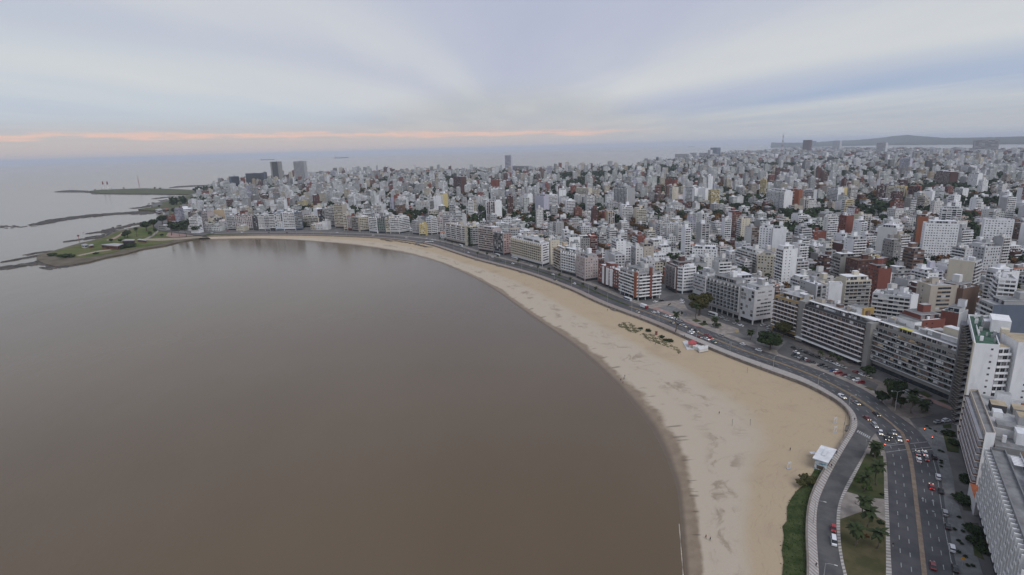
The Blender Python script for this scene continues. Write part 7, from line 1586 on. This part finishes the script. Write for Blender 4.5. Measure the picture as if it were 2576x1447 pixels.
MID = [('e', 55, 697, 'white', 'L'), ('e', 110, 717, 'white', 'R'), ('e', 180, 747, 'silver', 'R'), ('e', 70, 767, 'grey', 'L'), ('e', 160, 792, 'black', 'L'), ('e', 235, 817, 'silver', 'L'), ('e', 320, 852, 'grey', 'L'), ('e', 345, 888, 'white', 'L'), ('e', 320, 907, 'white', 'L'), ('e', 395, 882, 'black', 'L'), ('e', 545, 937, 'red', 'R'), ('e', 445, 962, 'darkred', 'L'), ('e', 550, 992, 'white', 'L'), ('e', 592, 982, 'red', 'L'), ('e', 640, 1032, 'teal', 'L'), ('e', 735, 947, 'silver', 'R'), ('e', 1030, 1062, 'white', 'R'), ('e', 1245, 1142, 'white', 'R'),
       ('e', 205, 462, 'white', 'pz'), ('e', 212, 492, 'white', 'pz'), ('e', 1005, 807, 'white', 'pz2'), ('e', 925, 782, 'silver', 'pz2'), ('e', 810, 732, 'silver', 'pz2'), ('e', 745, 697, 'silver', 'pz2'), ('e', 1310, 802, 'white', 'pz3'), ('e', 1380, 872, 'silver', 'pz3'), ('e', 1395, 822, 'white', 'pz3'),
       ('K', 695, 932, 'silver', 'L'), ('K', 870, 937, 'white', 'R'), ('K', 912, 937, 'white', 'R'), ('K', 1000, 977, 'white', 'R'), ('K', 890, 820, 'white', 'pz'), ('K', 960, 807, 'black', 'pz'), ('d', 500, 897, 'white', 'R'), ('d', 115, 727, 'white', 'R'), ('d', 155, 832, 'black', 'L'),
       ('c', 755, 907, 'white', 'L'), ('c', 1190, 992, 'white', 'L'), ('c', 1560, 1112, 'white', 'L'), ('c', 1355, 1062, 'grey', 'L'), ('c', 2285, 1307, 'white', 'L'), ('c', 1890, 1152, 'white', 'R'), ('c', 1960, 1155, 'silver', 'R'), ('c', 630, 852, 'yellow', 'L'), ('c', 30, 662, 'silver', 'R'), ('c', 100, 672, 'white', 'R'), ('c', 150, 682, 'white', 'R'), ('b', 690, 687, 'white', 'R'), ('b', 380, 682, 'yellow', 'R'), ('b', 2030, 792, 'white', 'L'), ('b', 2430, 802, 'white', 'L'), ('b', 1390, 740, 'white', 'L'), ('a', 350, 640, 'white', 'R'), ('a', 430, 600, 'silver', 'R'), ('a', 825, 635, 'white', 'R'), ('a', 650, 640, 'silver', 'R'), ('a', 1380, 685, 'white', 'L'), ('a', 800, 692, 'white', 'L'), ('a', 1100, 660, 'red', 'R'), ('a', 1900, 690, 'grey', 'L'), ('a', 2250, 695, 'black', 'L')]
LN = dict(slip=SL_R, L=MEDL, R=MEDR, srv=SRV_R)
for r_, x, y, c, kind, ln, rev, lt, lab in CARS:
    p = SR(r_,x,y,4)
    if ln == 'side': a = R(15)
    elif ln == 'perp': a = heading(SRV_L, p)+R(80)
    elif ln == 'srv': a = heading(SRV_R, p)+math.pi
    else: a = heading(LN[ln], p, bool(rev))
    car(lab, p, a, c, kind, bool(lt), True, {'perp': 'cars parked nose-in', 'srv': 'cars along the service road', 'R': 'cars on the landward lanes', 'L': 'cars on the seaward lanes'}.get(ln))
SEG = dict(e='beside the plaza', K='at the near end of the plaza', d='below the brick and pink blocks', c='below the cream and salmon blocks', b='on the far middle of the bay road', a='at the far west end of the bay road')
cc_used = {}
for r_, x, y, c, ln in MID:
    p = SR(r_,x,y,4); lt = r_ in 'eKd' and ln == 'L'
    a = heading(MEDL, p, True) if ln == 'L' else heading(MEDR, p) if ln == 'R' else R({'pz': 20, 'pz2': 118, 'pz3': 25}[ln])
    side = {'L': 'seaward lanes', 'R': 'landward lanes', 'pz': 'street by the window-grid block', 'pz2': 'street under the long grey block', 'pz3': 'forecourt of the pale corner block'}[ln]
    lab = f"small {c} car on the {side} {SEG[r_]}" if ln in 'LR' else f"small {c} car in the {side}"
    k = cc_used.get(lab, 0); cc_used[lab] = k+1
    car(lab, p, a, c, ('sedan', 'hatch', 'suv')[(x+y) % 3], lt, r_ == 'e' and ln in 'LR', group='small cars: '+lab)
def bus(label, p, ang, L=9.5, colour='bus', box=False, name='bus', cat='bus'):
    root = empty(name, (p[0], p[1], GZ+.02), label, cat, None, ang); m = MB(); h = 2.9
    if box:
        m.box(-L/2, -1.2, .7, L/2-2.2, 1.2, 3.2, 0); m.build('cargo_box', PAINT['white'], root); m = MB(); m.box(L/2-2.1, -1.1, .5, L/2, 1.1, 2.4, 0); m.build('cab', PAINT['red'], root); m = MB(); m.box(L/2-.9, -1.0, 1.4, L/2+.03, 1.0, 2.2, 0); m.build('windscreen', CGL, root)
    else:
        m.box(-L/2, -1.2, .4, L/2, 1.2, h, 0); m.build('body', PAINT[colour], root); m = MB(); m.box(-L/2+.4, -1.23, 1.35, L/2+.03, 1.23, 2.35, 0, bottom=False); m.build('windows', CGL, root); m = MB(); m.box(-L/2+.3, -.9, h, L/2-.5, .9, h+.15); m.build('roof', PAINT['white'], root)
    for sx in (-.32, .32):
        for sy in (-1, 1): put('wheel', car_meshes('van')['wheel'], root, (sx*L, sy*1.1, .42), 0, (1.3, 1.3, 1.3))
    return root
bus('white and blue bus beside the columns of the brick-piered corner block', (104.2, 494.9), heading(MEDR, (104.2, 494.9)))
bus('box lorry with red cab at the end of the grass median', (113.1, 469.5), heading(MEDR, (113.1, 469.5), True), 8, box=True, name='lorry', cat='lorry')
bus('white minibus parked under the plaza plane tree', (162.0, 441.1), R(118), 8)
bus('bus below the brick end wall on the avenue', (-17.9, 732.0), heading(MEDR, (-17.9, 732.0)))
bus('long white bus in front of the cream-framed block', (4.2, 705.1), heading(MEDR, (4.2, 705.1)), 12)
bus('white bus below the ivy corner block', (-72.4, 815.8), heading(MEDR, (-72.4, 815.8)))

# ------------------------------------------------------------------ street lamps, poles, signals
def lamp(label, p, h, ang, arm=2.4, twin=False, group='street lamps along the avenue', z=GZ, name='street_lamp'):
    root = empty(name, (p[0], p[1], z), label, 'street lamp', group, ang); m = MB(); m.tube([(0, 0, 0), (0, 0, h*.55), (0, 0, h)], [.15, .1, .07], 7); put('pole', m.mesh('pole', POLE), root)
    for s in ((1, -1) if twin else (1,)):
        m = MB(); m.tube([(0, 0, h-.3), (s*arm*.4, 0, h+.3), (s*arm, 0, h+.42)], [.07, .06, .05], 5); m.build('arm', POLE, root); m = MB(); m.prism([(s*arm-.15*s, -.14), (s*arm+.75*s, -.12), (s*arm+.75*s, .12), (s*arm-.15*s, .14)][::1 if s > 0 else -1], h+.36, h+.5, 0, bottom=True); m.build('lamp_head', pbr('lamp_head', (.6, .6, .58), rough=.4), root)
    return root
for (r_, x, y, ty, dx, tw, lab) in (('M', 340, 287, 165, 1, 0, 'tall lamp at the promenade edge above the bend'), ('M', 677, 492, 390, 1, 0, 'lamp on the promenade beside the silver car at the bend'), ('M', 1175, 552, 345, 1, 1, 'twin-armed lamp on the corner in front of the dark trees'), ('N', 540, 935, 715, 1, 0, 'lamp on the striped promenade beside the slip road'), ('N', 640, 1470, 1320, 1, 0, 'lamp whose arm reaches over the slip road at the bottom edge'), ('N', 1040, 245, 130, 0, 0, 'thin pole at the zebra crossing on the island'), ('N', 1228, 236, 165, 0, 0, 'thin pole at the right tip of the island'), ('N', 1733, 182, 60, 0, 0, 'pole on the corner pavement by the lights'), ('N', 1868, 862, 745, 0, 0, 'pole on the near pavement beside the silver parked car'), ('N', 1800, 445, 330, 0, 0, 'pole on the near pavement above the driveway'), ('e', 1443, 1402, 1225, 1, 0, 'lamp on the promenade right of the gantry'), ('e', 640, 897, 780, 0, 0, 'plaza pole, right one of two'), ('e', 612, 895, 800, 0, 0, 'plaza pole, left one of two'), ('e', 405, 1000, 850, 0, 0, 'pole on the promenade by the red kiosk'), ('e', 862, 1142, 1060, 0, 0, 'pole of the gantry on the promenade')):
    p = SR(r_,x,y,4); h = min(14, max(4, HHR(p,r_,x,ty))); k = heading(MEDL, p)
    if dx: lamp(lab, p, h, k-R(90), 2.6, bool(tw))
    else:
        m = MB(); m.tube([(0, 0, 0), (0, 0, h)], [.12, .06], 6); m.box(-.12, -.12, h-.5, .12, .12, h); tag(m.build('lamp_pole', POLE, None, (*p, GZ+.1)), lab, 'pole')
ll = resample(offset(PK, -.7), 600); dd = np.r_[0, np.cumsum(np.hypot(*np.diff(ll, axis=0).T))]; k = 0
s = float(dd[np.argmin(np.hypot(*(ll-np.array([118, 405])).T))])+22
while s < dd[-1]-20 and k < 24:
    p = np.array([np.interp(s, dd, ll[:, j]) for j in (0, 1)]); lamp('thin grey lamp post on the promenade opposite the '+near_front(p), p, 9, heading(PK, p)-R(90), 2.2, group='far promenade lamp posts'); s += 34; k += 1
def signal(label, p, h, ang, arm):
    root = empty('traffic_light', (p[0], p[1], GZ+.13), label, 'traffic light', 'traffic lights', ang); m = MB(); m.tube([(0, 0, 0), (0, 0, h)], .09, 6); m.build('pole', POLE, root)
    if arm: m = MB(); m.tube([(0, 0, h-.15), (arm, 0, h)], .06, 5); m.build('arm', POLE, root)
    m = MB(); m.box(arm-.18, -.15, h-1.1, arm+.18, .15, h-.0); m.build('signal_head', pbr('signal_black', (.02, .02, .02), rough=.6), root)
    m = MB(); m.tube([(arm, -.16, h-.2), (arm, -.24, h-.2)], .13, 8); m.tube([(arm, .16, h-.2), (arm, .24, h-.2)], .13, 8); m.build('red_light', pbr('red_light', (.8, .05, .02), emit=(1, .12, .04), estr=9), root)
signal('traffic light on an arm over the landward lanes, showing red', (190.6, 235.1), 5.5, R(125), 3.6); signal('traffic light on the corner pole, showing red', (189.8, 234.3), 3.2, R(125), 0); signal('traffic light at the island stop line by the zebra', (164.5, 228.8), 3.4, R(60), 0)
signal('traffic light on the median between the queues', (177.2, 232.5), 3.2, R(60), 0)
m = MB(); gp0 = v2((145.6, 360.4)); gp1 = v2((142.3, 373.6)); d_ = gp1-gp0; m.tube([(0, 0, 0), (0, 0, 6.4)], .13, 6); m.tube([(0, 0, 6.2), (d_[0]*.7, d_[1]*.7, 6.4)], .09, 5); m.box(-.9, -.12, 4.1, .9, .12, 5.9)
tag(m.build('sign_gantry', [METAL], None, (*gp0, GZ+.13)), 'grey cantilever sign gantry on the promenade reaching over the lanes', 'gantry')
root = empty('road_sign', (*(144.2, 157.6), GZ+.13), 'orange diamond warning sign on the near pavement', 'road sign'); m = MB(); m.tube([(0, 0, 0), (0, 0, 2.2)], .05, 5); m.build('post', POLE, root); m = MB(); m.box(-.5, -.03, -.5, .5, .03, .5); o = m.build('sign_plate', pbr('sign_orange', (.6, .28, .02), rough=.6), root, (0, 0, 2.5)); o.rotation_euler = (0, R(45), R(-30))
mk = MB(); mk.tube([(0, 0, 0), (0, 0, .02)], .45, 10); tag(mk.build('manhole_cover', METAL, None, (*(155.2, 185.7), GZ+.02)), 'round manhole cover in the landward lane', 'manhole cover')

# ------------------------------------------------------------------ on the beach
def kiosk_white():
    p4 = [v2(p) for p in [(135.9, 228.7), (140.5, 224.5), (131.0, 214.0), (126.6, 218.3)]]; c = np.mean(p4, axis=0); P = [p-c for p in p4]
    ar = sum(P[i][0]*P[(i+1) % 4][1]-P[(i+1) % 4][0]*P[i][1] for i in range(4)); P = P if ar > 0 else P[::-1]
    zb = 2.4; root = empty('beach_kiosk', (*c, zb), 'white flat-roofed beach kiosk with painted walls beside the promenade', 'kiosk'); hh = 8-zb
    m = MB(); m.prism(P, hh-.35, hh, 0, 0, bottom=True); m.build('roof', ROOFM['white'], root)
    P2 = shrink(P, .9); wm = pbr('painted_wall', (.62, .66, .68), (.16, .32, .42), scale=1.1, rough=.8, lo=.5, hi=.56, detail=2); m = MB(); m.prism(P2, 0, hh-.36, 0); m.build('wall', wm, root)
    q = shrink(P, 1.9); q = [np.array(x)*.62+np.array((.4, .3)) for x in q]; m = MB(); m.prism(q, hh+.01, hh+.55, 0); m.build('roof_hatch', ROOFM['white'], root)
    m = MB(); f_ = Face(P2[0], P2[1])
    for k in range(4):
        a, b = P2[k], P2[(k+1) % 4]; f_ = Face(a, b); m.box(f_.L*.2, -.06, 1.0, f_.L*.8, 0, 2.6, 0, fr=(f_.P, f_.u, f_.w), bottom=False)
    m.build('shutters', GL[3], root); m = MB(); m.prism([x+np.array((-.2, -.6)) for x in shrink(P, -.6)], -.6, .25, 0); m.build('terrace', W['tan'], root)
    aw = v2((131.9, 227.6))-c; m = MB(); m.prism([aw+np.array(d) for d in ((-1.2, -.9), (1.2, -.9), (1.2, .9), (-1.2, .9))], 2.4, 2.55, 0, bottom=True); m.tube([(aw[0]-1.1, aw[1]-.8, 0), (aw[0]-1.1, aw[1]-.8, 2.4)], .05, 4); m.tube([(aw[0]+1.1, aw[1]+.8, 0), (aw[0]+1.1, aw[1]+.8, 2.4)], .05, 4); m.build('awning', ROOFM['white'], root)
kiosk_white()
def kiosk_red():
    c = v2((125.0, 372.0)); zb = beach_z(c); root = empty('beach_kiosk', (*c, zb), 'red-roofed beach kiosk with white stepped walls below the promenade', 'kiosk'); wht = W['offwhite']
    q = lambda *l: [v2(S_)-c for S_ in l]
    def ccw(P): ar = sum(P[i][0]*P[(i+1) % len(P)][1]-P[(i+1) % len(P)][0]*P[i][1] for i in range(len(P))); return P if ar > 0 else P[::-1]
    m = MB(); m.prism(ccw(q(*[(120.6, 384.3), (124.0, 386.2), (128.3, 377.8), (134.5, 371.2), (130.4, 364.3), (126.3, 363.9), (124.1, 367.7), (118.7, 367.8)])), -.8, .5, 0); m.build('terrace', W['pale'], root)
    m = MB(); m.prism(ccw(q(*[(122.7, 377.2), (126.9, 373.8), (126.0, 370.9), (121.1, 371.3)])), .5, 3.0, 0); m.build('wall', W['beige'], root)
    m = MB(); m.prism(ccw(q(*[(121.9, 375.9), (126.5, 378.3), (126.9, 372.8), (125.6, 369.9), (120.6, 370.7)])), 3.0, 3.5, 0, bottom=True); m.build('roof', pbr('kiosk_red', (.38, .05, .06), (.45, .09, .09), scale=.8, rough=.7), root)
    for a in ([(1825,525),(1895,545),(1900,575),(1835,550)], [(1890,560),(1985,545),(2000,590),(1925,605)], [(1990,550),(2045,545),(2045,580),(2000,590)]):
        pts = [SR('O',x,y,4.6) for x, y in a]; m = MB(); m.prism(ccw([v2(p)-c for p in pts]), .4, 2.6, 0, 0); m.build('white_block', wht, root)
    m = MB(); p = v2((129.7, 364.4))-c; m.prism([p+np.array(d) for d in ((-.5, -.4), (.5, -.4), (.5, .4), (-.5, .4))], 0, 2.0, 0); m.build('door', GL[0], root)
kiosk_red()
p = (106.3, 401.8); root = empty('beach_cabin', (*p, beach_z(p)), 'small red-brown cabin among the dune bushes', 'cabin'); m = MB(); m.box(-.7, -.7, 0, .7, .7, 2.3); m.build('wall', W['brick'], root); m = MB(); m.box(-.9, -.9, 2.3, .9, .9, 2.5); m.build('roof', W['darkbrick'], root)
GP = 'net posts on the sand'
for x, y, lab in ((1215, 640, 'left post of the near net pair on the open sand'), (1312, 641, 'right post of the near net pair on the open sand'), (1296, 362, 'left post of the far net pair near the sea wall'), (1366, 348, 'right post of the far net pair near the sea wall')):
    p = S_V(x,y); m = MB(); m.tube([(0, 0, 0), (0, 0, 3.4)], .1, 6); m.box(-.14, -.14, 3.2, .14, .14, 3.45); tag(m.build('net_post', pbr('post_grey', (.2, .2, .19), rough=.7), None, (*p, beach_z(p)-.05)), lab, 'post', GP)
for r_, x, y, lab in (('M', 527, 678, 'white goal frame by the promenade bend, upper one'), ('M', 527, 778, 'white goal frame by the promenade bend, lower one'), ('N', 305, 398, 'white goal frame left of the white kiosk')):
    p = SR(r_,x,y,3); root = empty('goal_frame', (*p, beach_z(p)), lab, 'goal frame', 'goal frames on the sand', R(20)); 
    for sx in (-1, 1): m = MB(); m.tube([(sx*.9, 0, 0), (sx*.9, 0, 3.2)], .07, 5); m.build('post', W['white'], root)
    m = MB(); m.box(-.95, -.06, 2.2, .95, .06, 3.2); m.build('crossbar', W['offwhite'], root); m = MB(); m.box(-.9, -.6, 0, .9, .6, .12); m.build('base', POLE, root)
for i, (x, y) in enumerate(((612, 780), (605, 885), (628, 700))):
    p = SR('M',x,y,3); m = MB(); m.tube([(0, 0, 0), (.3, .2, 5.5)], .09, 5); tag(m.build('leaning_post', pbr('post_grey', (.2, .2, .19)), None, (*p, beach_z(p)-.05)), 'thin '+('leaning post by the promenade steps', 'post below the promenade near the white kiosk', 'post beside the upper goal frame')[i], 'post', 'thin posts by the bend')
def steps(label, p, ang, L=7, n=6):
    root = empty('beach_steps', (p[0], p[1], 0), label, 'steps', 'beach steps', ang)
    for i in range(n): m = MB(); m.box(-L/2, i*.45, 0, L/2, i*.45+.46, 2.2+.3*i); m.build('step', wallsto, root)
for r_, x, y, lab in (('M', 660, 755, 'stone steps from the promenade bend to the sand'), ('K', 440, 905, 'stone ramp steps on the sand opposite the plaza'), ('d', 240, 985, 'stone ramp steps on the sand below the pink tower'), ('c', 1670, 1275, 'stone ramp steps below the cream-framed block'), ('c', 1350, 1150, 'stone landing with dark arches below the avenue'), ('c', 890, 1055, 'pale stone ramp below the brick end block')):
    p = SR(r_,x,y,2.5); k_ = nearest_on(WALL, p); n_ = normals(WALL)[k_]; w0 = WALL[k_]-n_*3; steps(lab, w0, math.atan2(n_[1], n_[0])-math.pi/2)
# driftwood wrack lines far along the beach
rr_ = random.Random(6)
for j, (lab, pts) in enumerate((('dark seaweed line on the far sand, left part', [(-209.0, 913.5), (-200.0, 906.5), (-194.1, 898.2), (-187.5, 893.9)]), ('dark seaweed line on the far sand, right part', [(-184.9, 897.6), (-174.6, 886.6), (-164.9, 877.8), (-145.7, 858.3), (-135.8, 844.8), (-124.1, 828.2), (-118.4, 825.5)]))):
    l = resample(pts, 60); m = MB()
    for q in l:
        for _ in range(5): x, y = q+np.array([rr_.gauss(0, 1.2), rr_.gauss(0, 1.2)]); s = rr_.uniform(.5, 1.6); z = beach_z((x, y)); m.box(x-s, y-s*.5, z-.1, x+s, y+s*.5, z+rr_.uniform(.15, .5))
    tag(m.build('seaweed_line', pbr('wrack', (.07, .055, .045), (.12, .1, .08), scale=.5)), lab, kind='stuff')
p = (-135.6, 865.2); root = empty('beach_bar', (*p, beach_z(p)), 'grey beach bar with white awnings on the far sand', 'beach bar')
m = MB(); m.box(-9, -3, 0, 2, 3, 2.8); m.build('wall', W['midgrey'], root); m = MB(); m.box(-9.5, -3.5, 2.8, 2.5, 3.5, 3.05); m.build('roof', ROOFM['grey'], root)
for i in range(4): m = MB(); m.prism([(4+i*3.4, -2), (6.6+i*3.4, -2), (6.6+i*3.4, 2), (4+i*3.4, 2)], 2.3, 2.5, 0, bottom=True); m.tube([(5.3+i*3.4, 0, 0), (5.3+i*3.4, 0, 2.3)], .06, 4); m.build('awning', W['white'], root)

# ------------------------------------------------------------------ buildings on the point
def pavilion(label, P, h, wall, roof, z=2.0, over=.5, cat='pavilion', name='pavilion'):
    P = [v2(p) for p in P]; c = np.mean(P, axis=0); P = [p-c for p in P]; ar = sum(P[i][0]*P[(i+1) % len(P)][1]-P[(i+1) % len(P)][0]*P[i][1] for i in range(len(P))); P = P if ar > 0 else P[::-1]
    root = empty(name, (*c, z), label, cat); m = MB(); m.prism(P, 0, h, 0); m.build('wall', W[wall], root); m = MB(); m.prism(shrink(P, -over), h, h+.5, 0, bottom=True); m.build('roof', ROOFM[roof] if roof in ROOFM else W[roof], root)
    for k in range(len(P)):
        f_ = Face(P[k], P[(k+1) % len(P)])
        if f_.L > 6: m = MB(); m.box(1, -.08, h*.35, f_.L-1, 0, h*.75, 0, fr=(f_.P, f_.u, f_.w), bottom=False); m.build('window', GL[0], root)
    return root
pavilion('long red clubhouse with a wide pale roof on the point', [(-654.7, 903.6), (-642.6, 915.8), (-620.6, 905.4), (-615.5, 883.2)], 6, 'brick', 'light')
pavilion('taller red pavilion with a pale roof right of the clubhouse', [(-633.1, 922.6), (-636.3, 937.2), (-620.8, 934.5), (-613.4, 921.4)], 9, 'darkbrick', 'light')
pavilion('small low red shed with pale roof right of the pavilions', [(-637.8, 967.8), (-641.5, 978.2), (-619.1, 962.1), (-615.2, 954.3)], 3.5, 'brick', 'light')
pavilion('white tent-like hut on the outer lawn, left one', [(-702.3, 924.3), (-702.4, 933.2), (-689.9, 922.2), (-689.9, 913.5)], 4, 'white', 'light')
pavilion('red and white hut on the outer lawn, right one', [(-687.1, 919.5), (-685.3, 925.8), (-676.2, 915.5), (-678.0, 909.4)], 4, 'brick', 'light')
pavilion('white restaurant hall on the western shore', [(-940.7, 1521.3), (-943.0, 1545.0), (-918.0, 1515.3), (-916.1, 1492.5)], 6, 'white', 'light')
pavilion('reddish house with tiled roof on the western shore', [(-918.8, 1524.0), (-930.2, 1556.2), (-903.1, 1519.8), (-899.9, 1499.3)], 6, 'brick', 'tile')
for x, y, ty, lab, c in ((720, 1110, 1045, 'thin red beacon pole off the outer lawn', 'mast_red'), (765, 1075, 1010, 'thin grey beacon pole off the outer rocks', 'mast_white')):
    p = SR('A',x,y,0); m = MB(); m.tube([(0, 0, -.5), (0, 0, 13)], [.4, .25], 6); m.box(-1.2, -1.2, 11, 1.2, 1.2, 13.5); tag(m.build('beacon', MATS[c], None, (*p, 0)), lab, 'beacon')
# ships on the horizon
def ship(label, p, L, ang=0):
    root = empty('cargo_ship', (*p, 0), label, 'ship', 'ships on the horizon', ang); m = MB(); w = L*.07; h = L*.05
    loft(m, [[(x, -w*s, 0), (x, w*s, 0), (x, w*s*1.1, h*k), (x, -w*s*1.1, h*k)] for x, s, k in ((-L/2, .7, 1), (-L*.3, 1, 1), (L*.3, 1, 1), (L*.44, .6, 1.15), (L/2, .08, 1.4))], 0); m.build('hull', pbr('ship_hull', (.05, .055, .07), rough=.7), root)
    m = MB(); m.box(-L*.44, -w*.7, h, -L*.34, w*.7, h*2.6); m.build('bridge', W['pale'], root); m = MB(); m.tube([(L*.1, 0, h), (L*.1, 0, h*2.6)], L*.008, 5); m.build('mast', POLE, root)
ship('faint long cargo ship on the horizon left of centre', (-7424.9, 17998.9), 420, R(3)); ship('small dark cargo ship on the horizon right of the first one', (-4954.4, 17337.0), 420, R(-4)); ship('tiny faint ship on the sea near the distant town', (8193.2, 26157.3), 300)

# ------------------------------------------------------------------ people
SKIN = pbr('skin', (.4, .25, .18), rough=.7); HAIR = pbr('hair', (.03, .02, .015), rough=.8)
CLO = [pbr('cloth_dark', (.02, .022, .028), rough=.9), pbr('cloth_red', (.28, .03, .03), rough=.9), pbr('cloth_blue', (.04, .07, .16), rough=.9), pbr('cloth_pale', (.45, .43, .4), rough=.9)]
def body_mesh(pose):
    """one continuous figure 1.7 m tall, grown from a posed skeleton"""
    st = dict(walk=.28, stand=.06, run=.4)[pose]; ar = dict(walk=.22, stand=.04, run=.34)[pose]
    J = [((0, 0, .93), .125), ((0, 0, 1.12), .12), ((0, 0, 1.36), .14), ((.0, 0, 1.47), .055), ((.02, 0, 1.6), .1), ((.02, 0, 1.68), .075),
         ((0, .19, 1.38), .06), ((-ar*.4, .23, 1.12), .045), ((ar*.5, .23, .88), .036), ((ar*.6, .23, .8), .035), ((0, -.19, 1.38), .06), ((ar*.4, -.23, 1.12), .045), ((-ar*.2, -.23, .88), .036), ((-ar*.1, -.23, .8), .035),
         ((0, .09, .86), .09), ((st*.7, .1, .5), .062), ((st*.8, .1, .08), .042), ((st*.8+.15, .1, .04), .036), ((0, -.09, .86), .09), ((-st*.2, -.1, .5), .062), ((-st*1.1, -.1, .1), .042), ((-st*1.1+.14, -.1, .04), .036)]
    E_ = [(0, 1), (1, 2), (2, 3), (3, 4), (4, 5), (2, 6), (6, 7), (7, 8), (8, 9), (2, 10), (10, 11), (11, 12), (12, 13), (0, 14), (14, 15), (15, 16), (16, 17), (0, 18), (18, 19), (19, 20), (20, 21)]
    me = bpy.data.meshes.new('body_tmp'); me.from_pydata([j[0] for j in J], E_, []); o = bpy.data.objects.new('body_tmp', me); C.objects.link(o)
    o.modifiers.new('skin', 'SKIN'); o.modifiers.new('sub', 'SUBSURF').levels = 1
    for i, j in enumerate(J): me.skin_vertices[0].data[i].radius = (j[1], j[1])
    me.skin_vertices[0].data[0].use_root = True
    dg = bpy.context.evaluated_depsgraph_get(); ev = bpy.data.meshes.new_from_object(o.evaluated_get(dg)); bpy.data.objects.remove(o); ev.name = 'body'; return ev
BODY = {p: body_mesh(p) for p in ('walk', 'stand', 'run')}
hm = MB(); hm.prism([(-.1, -.085), (.05, -.085), (.05, .085), (-.1, .085)], 1.6, 1.74, 0); HAIRM = hm.mesh('hair', HAIR)
def person(label, p, ang, pose='walk', top=0, leg=0, z=None, group='people on the beach and promenade'):
    k = ('person', pose, top, leg)
    if k not in MESH:
        me = BODY[pose].copy(); me.materials.clear()
        for m_ in (SKIN, CLO[top], CLO[leg]): me.materials.append(m_)
        for f in me.polygons:
            z_ = f.center.z; f.material_index = 2 if z_ < .95 and abs(f.center.y) < .17 else 0 if z_ > 1.46 or (abs(f.center.y) > .17 and z_ < .9) else 1; f.use_smooth = True
        MESH[k] = me
    root = empty('person', (p[0], p[1], z if z is not None else beach_z(p)), label, 'person', group, ang); put('body', MESH[k], root); put('hair', HAIRM, root); return root
PEO = [('V', 1074, 1236, 'walk', 1, 0, 'person in a reddish top walking on the lower sand, left of a pair'), ('V', 1097, 1250, 'walk', 0, 0, 'person in dark clothes walking on the lower sand, right of a pair'), ('V', 1145, 577, 'stand', 0, 0, 'lone person in dark clothes on the open dry sand'), ('O', 895, 945, 'stand', 0, 2, 'person standing farthest up of the group by the wet sand'), ('O', 838, 992, 'walk', 0, 0, 'person nearest the water in the wet sand group'), ('O', 884, 975, 'stand', 0, 0, 'person bending in the middle of the wet sand group'), ('O', 870, 1028, 'walk', 1, 0, 'person nearest the camera in the wet sand group'), ('O', 655, 68, 'walk', 0, 0, 'person on the sand below the far ramp'), ('O', 1315, 533, 'walk', 0, 2, 'person in dark clothes beside the dune scrub'), ('O', 1255, 500, 'stand', 3, 0, 'person in a pale top beside the dune scrub'), ('N', 315, 246, 'stand', 0, 0, 'person in dark clothes on the sand left of the white kiosk')]
for r_, x, y, pose, t_, l_, lab in PEO:
    p = SR(r_,x,y,2); person(lab, p, R(110), pose, t_, l_)
for r_, x, y, pose, t_, l_, lab in (('N', 565, 1360, 'walk', 0, 0, 'person in dark clothes walking on the promenade near the bottom edge'), ('N', 715, 395, 'walk', 0, 0, 'person on the promenade below the white kiosk'), ('N', 765, 268, 'stand', 2, 0, 'person in blue beside the white kiosk roof edge'), ('M', 735, 662, 'run', 0, 2, 'person on the promenade at the bend'), ('O', 1718, 420, 'stand', 0, 0, 'person leaning at the sea wall above the red kiosk'), ('O', 1105, 150, 'walk', 0, 0, 'person on the promenade opposite the plaza'), ('N', 1308, 1165, 'stand', 0, 3, 'person at the kerb of the dry lawn pavement'), ('g', 838, 1305, 'stand', 0, 2, 'person on the pavement beside the second nose-in group'), ('g', 355, 1112, 'walk', 0, 0, 'person on the pavement below the first nose-in group')):
    p = SR(r_,x,y,4); person(lab, p, R(70), pose, t_, l_, GZ+.14)
# plaza monument
p = v2((135.5, 471.7)); root = empty('monument', (*p, GZ+.13), 'dark bronze monument on a low base in the plaza', 'monument'); m = MB(); m.prism([(-1.6, -1), (1.6, -1), (1.6, 1), (-1.6, 1)], 0, .8); m.build('base', W['concrete'], root)
m = MB(); m.tube([(-1.2, 0, .8), (-.6, .1, 1.8), (.3, 0, 2.2), (1.2, -.1, 2.6)], [.35, .55, .45, .2], 8); m.tube([(.2, 0, 2.1), (.4, .3, 3.0)], [.3, .12], 6); m.build('figure', pbr('bronze', (.035, .03, .022), rough=.5, metal=.5), root)

# ------------------------------------------------------------------ the air
hz = MB(); hz.box(-95000, -800, -6, 95000, 95000, 290)
hm_ = bpy.data.materials.new('haze'); hm_.use_nodes = True; t = NT(hm_.node_tree); o_ = t.n('ShaderNodeOutputMaterial'); pv = t.n('ShaderNodeVolumePrincipled')
pv.inputs['Color'].default_value = (.8, .88, 1.0, 1); pv.inputs['Density'].default_value = HAZE; pv.inputs['Anisotropy'].default_value = 0.0; t.l(pv.outputs[0], o_.inputs['Volume'])
tag(hz.build('haze', hm_), 'pale evening haze over the city and the estuary', kind='stuff')
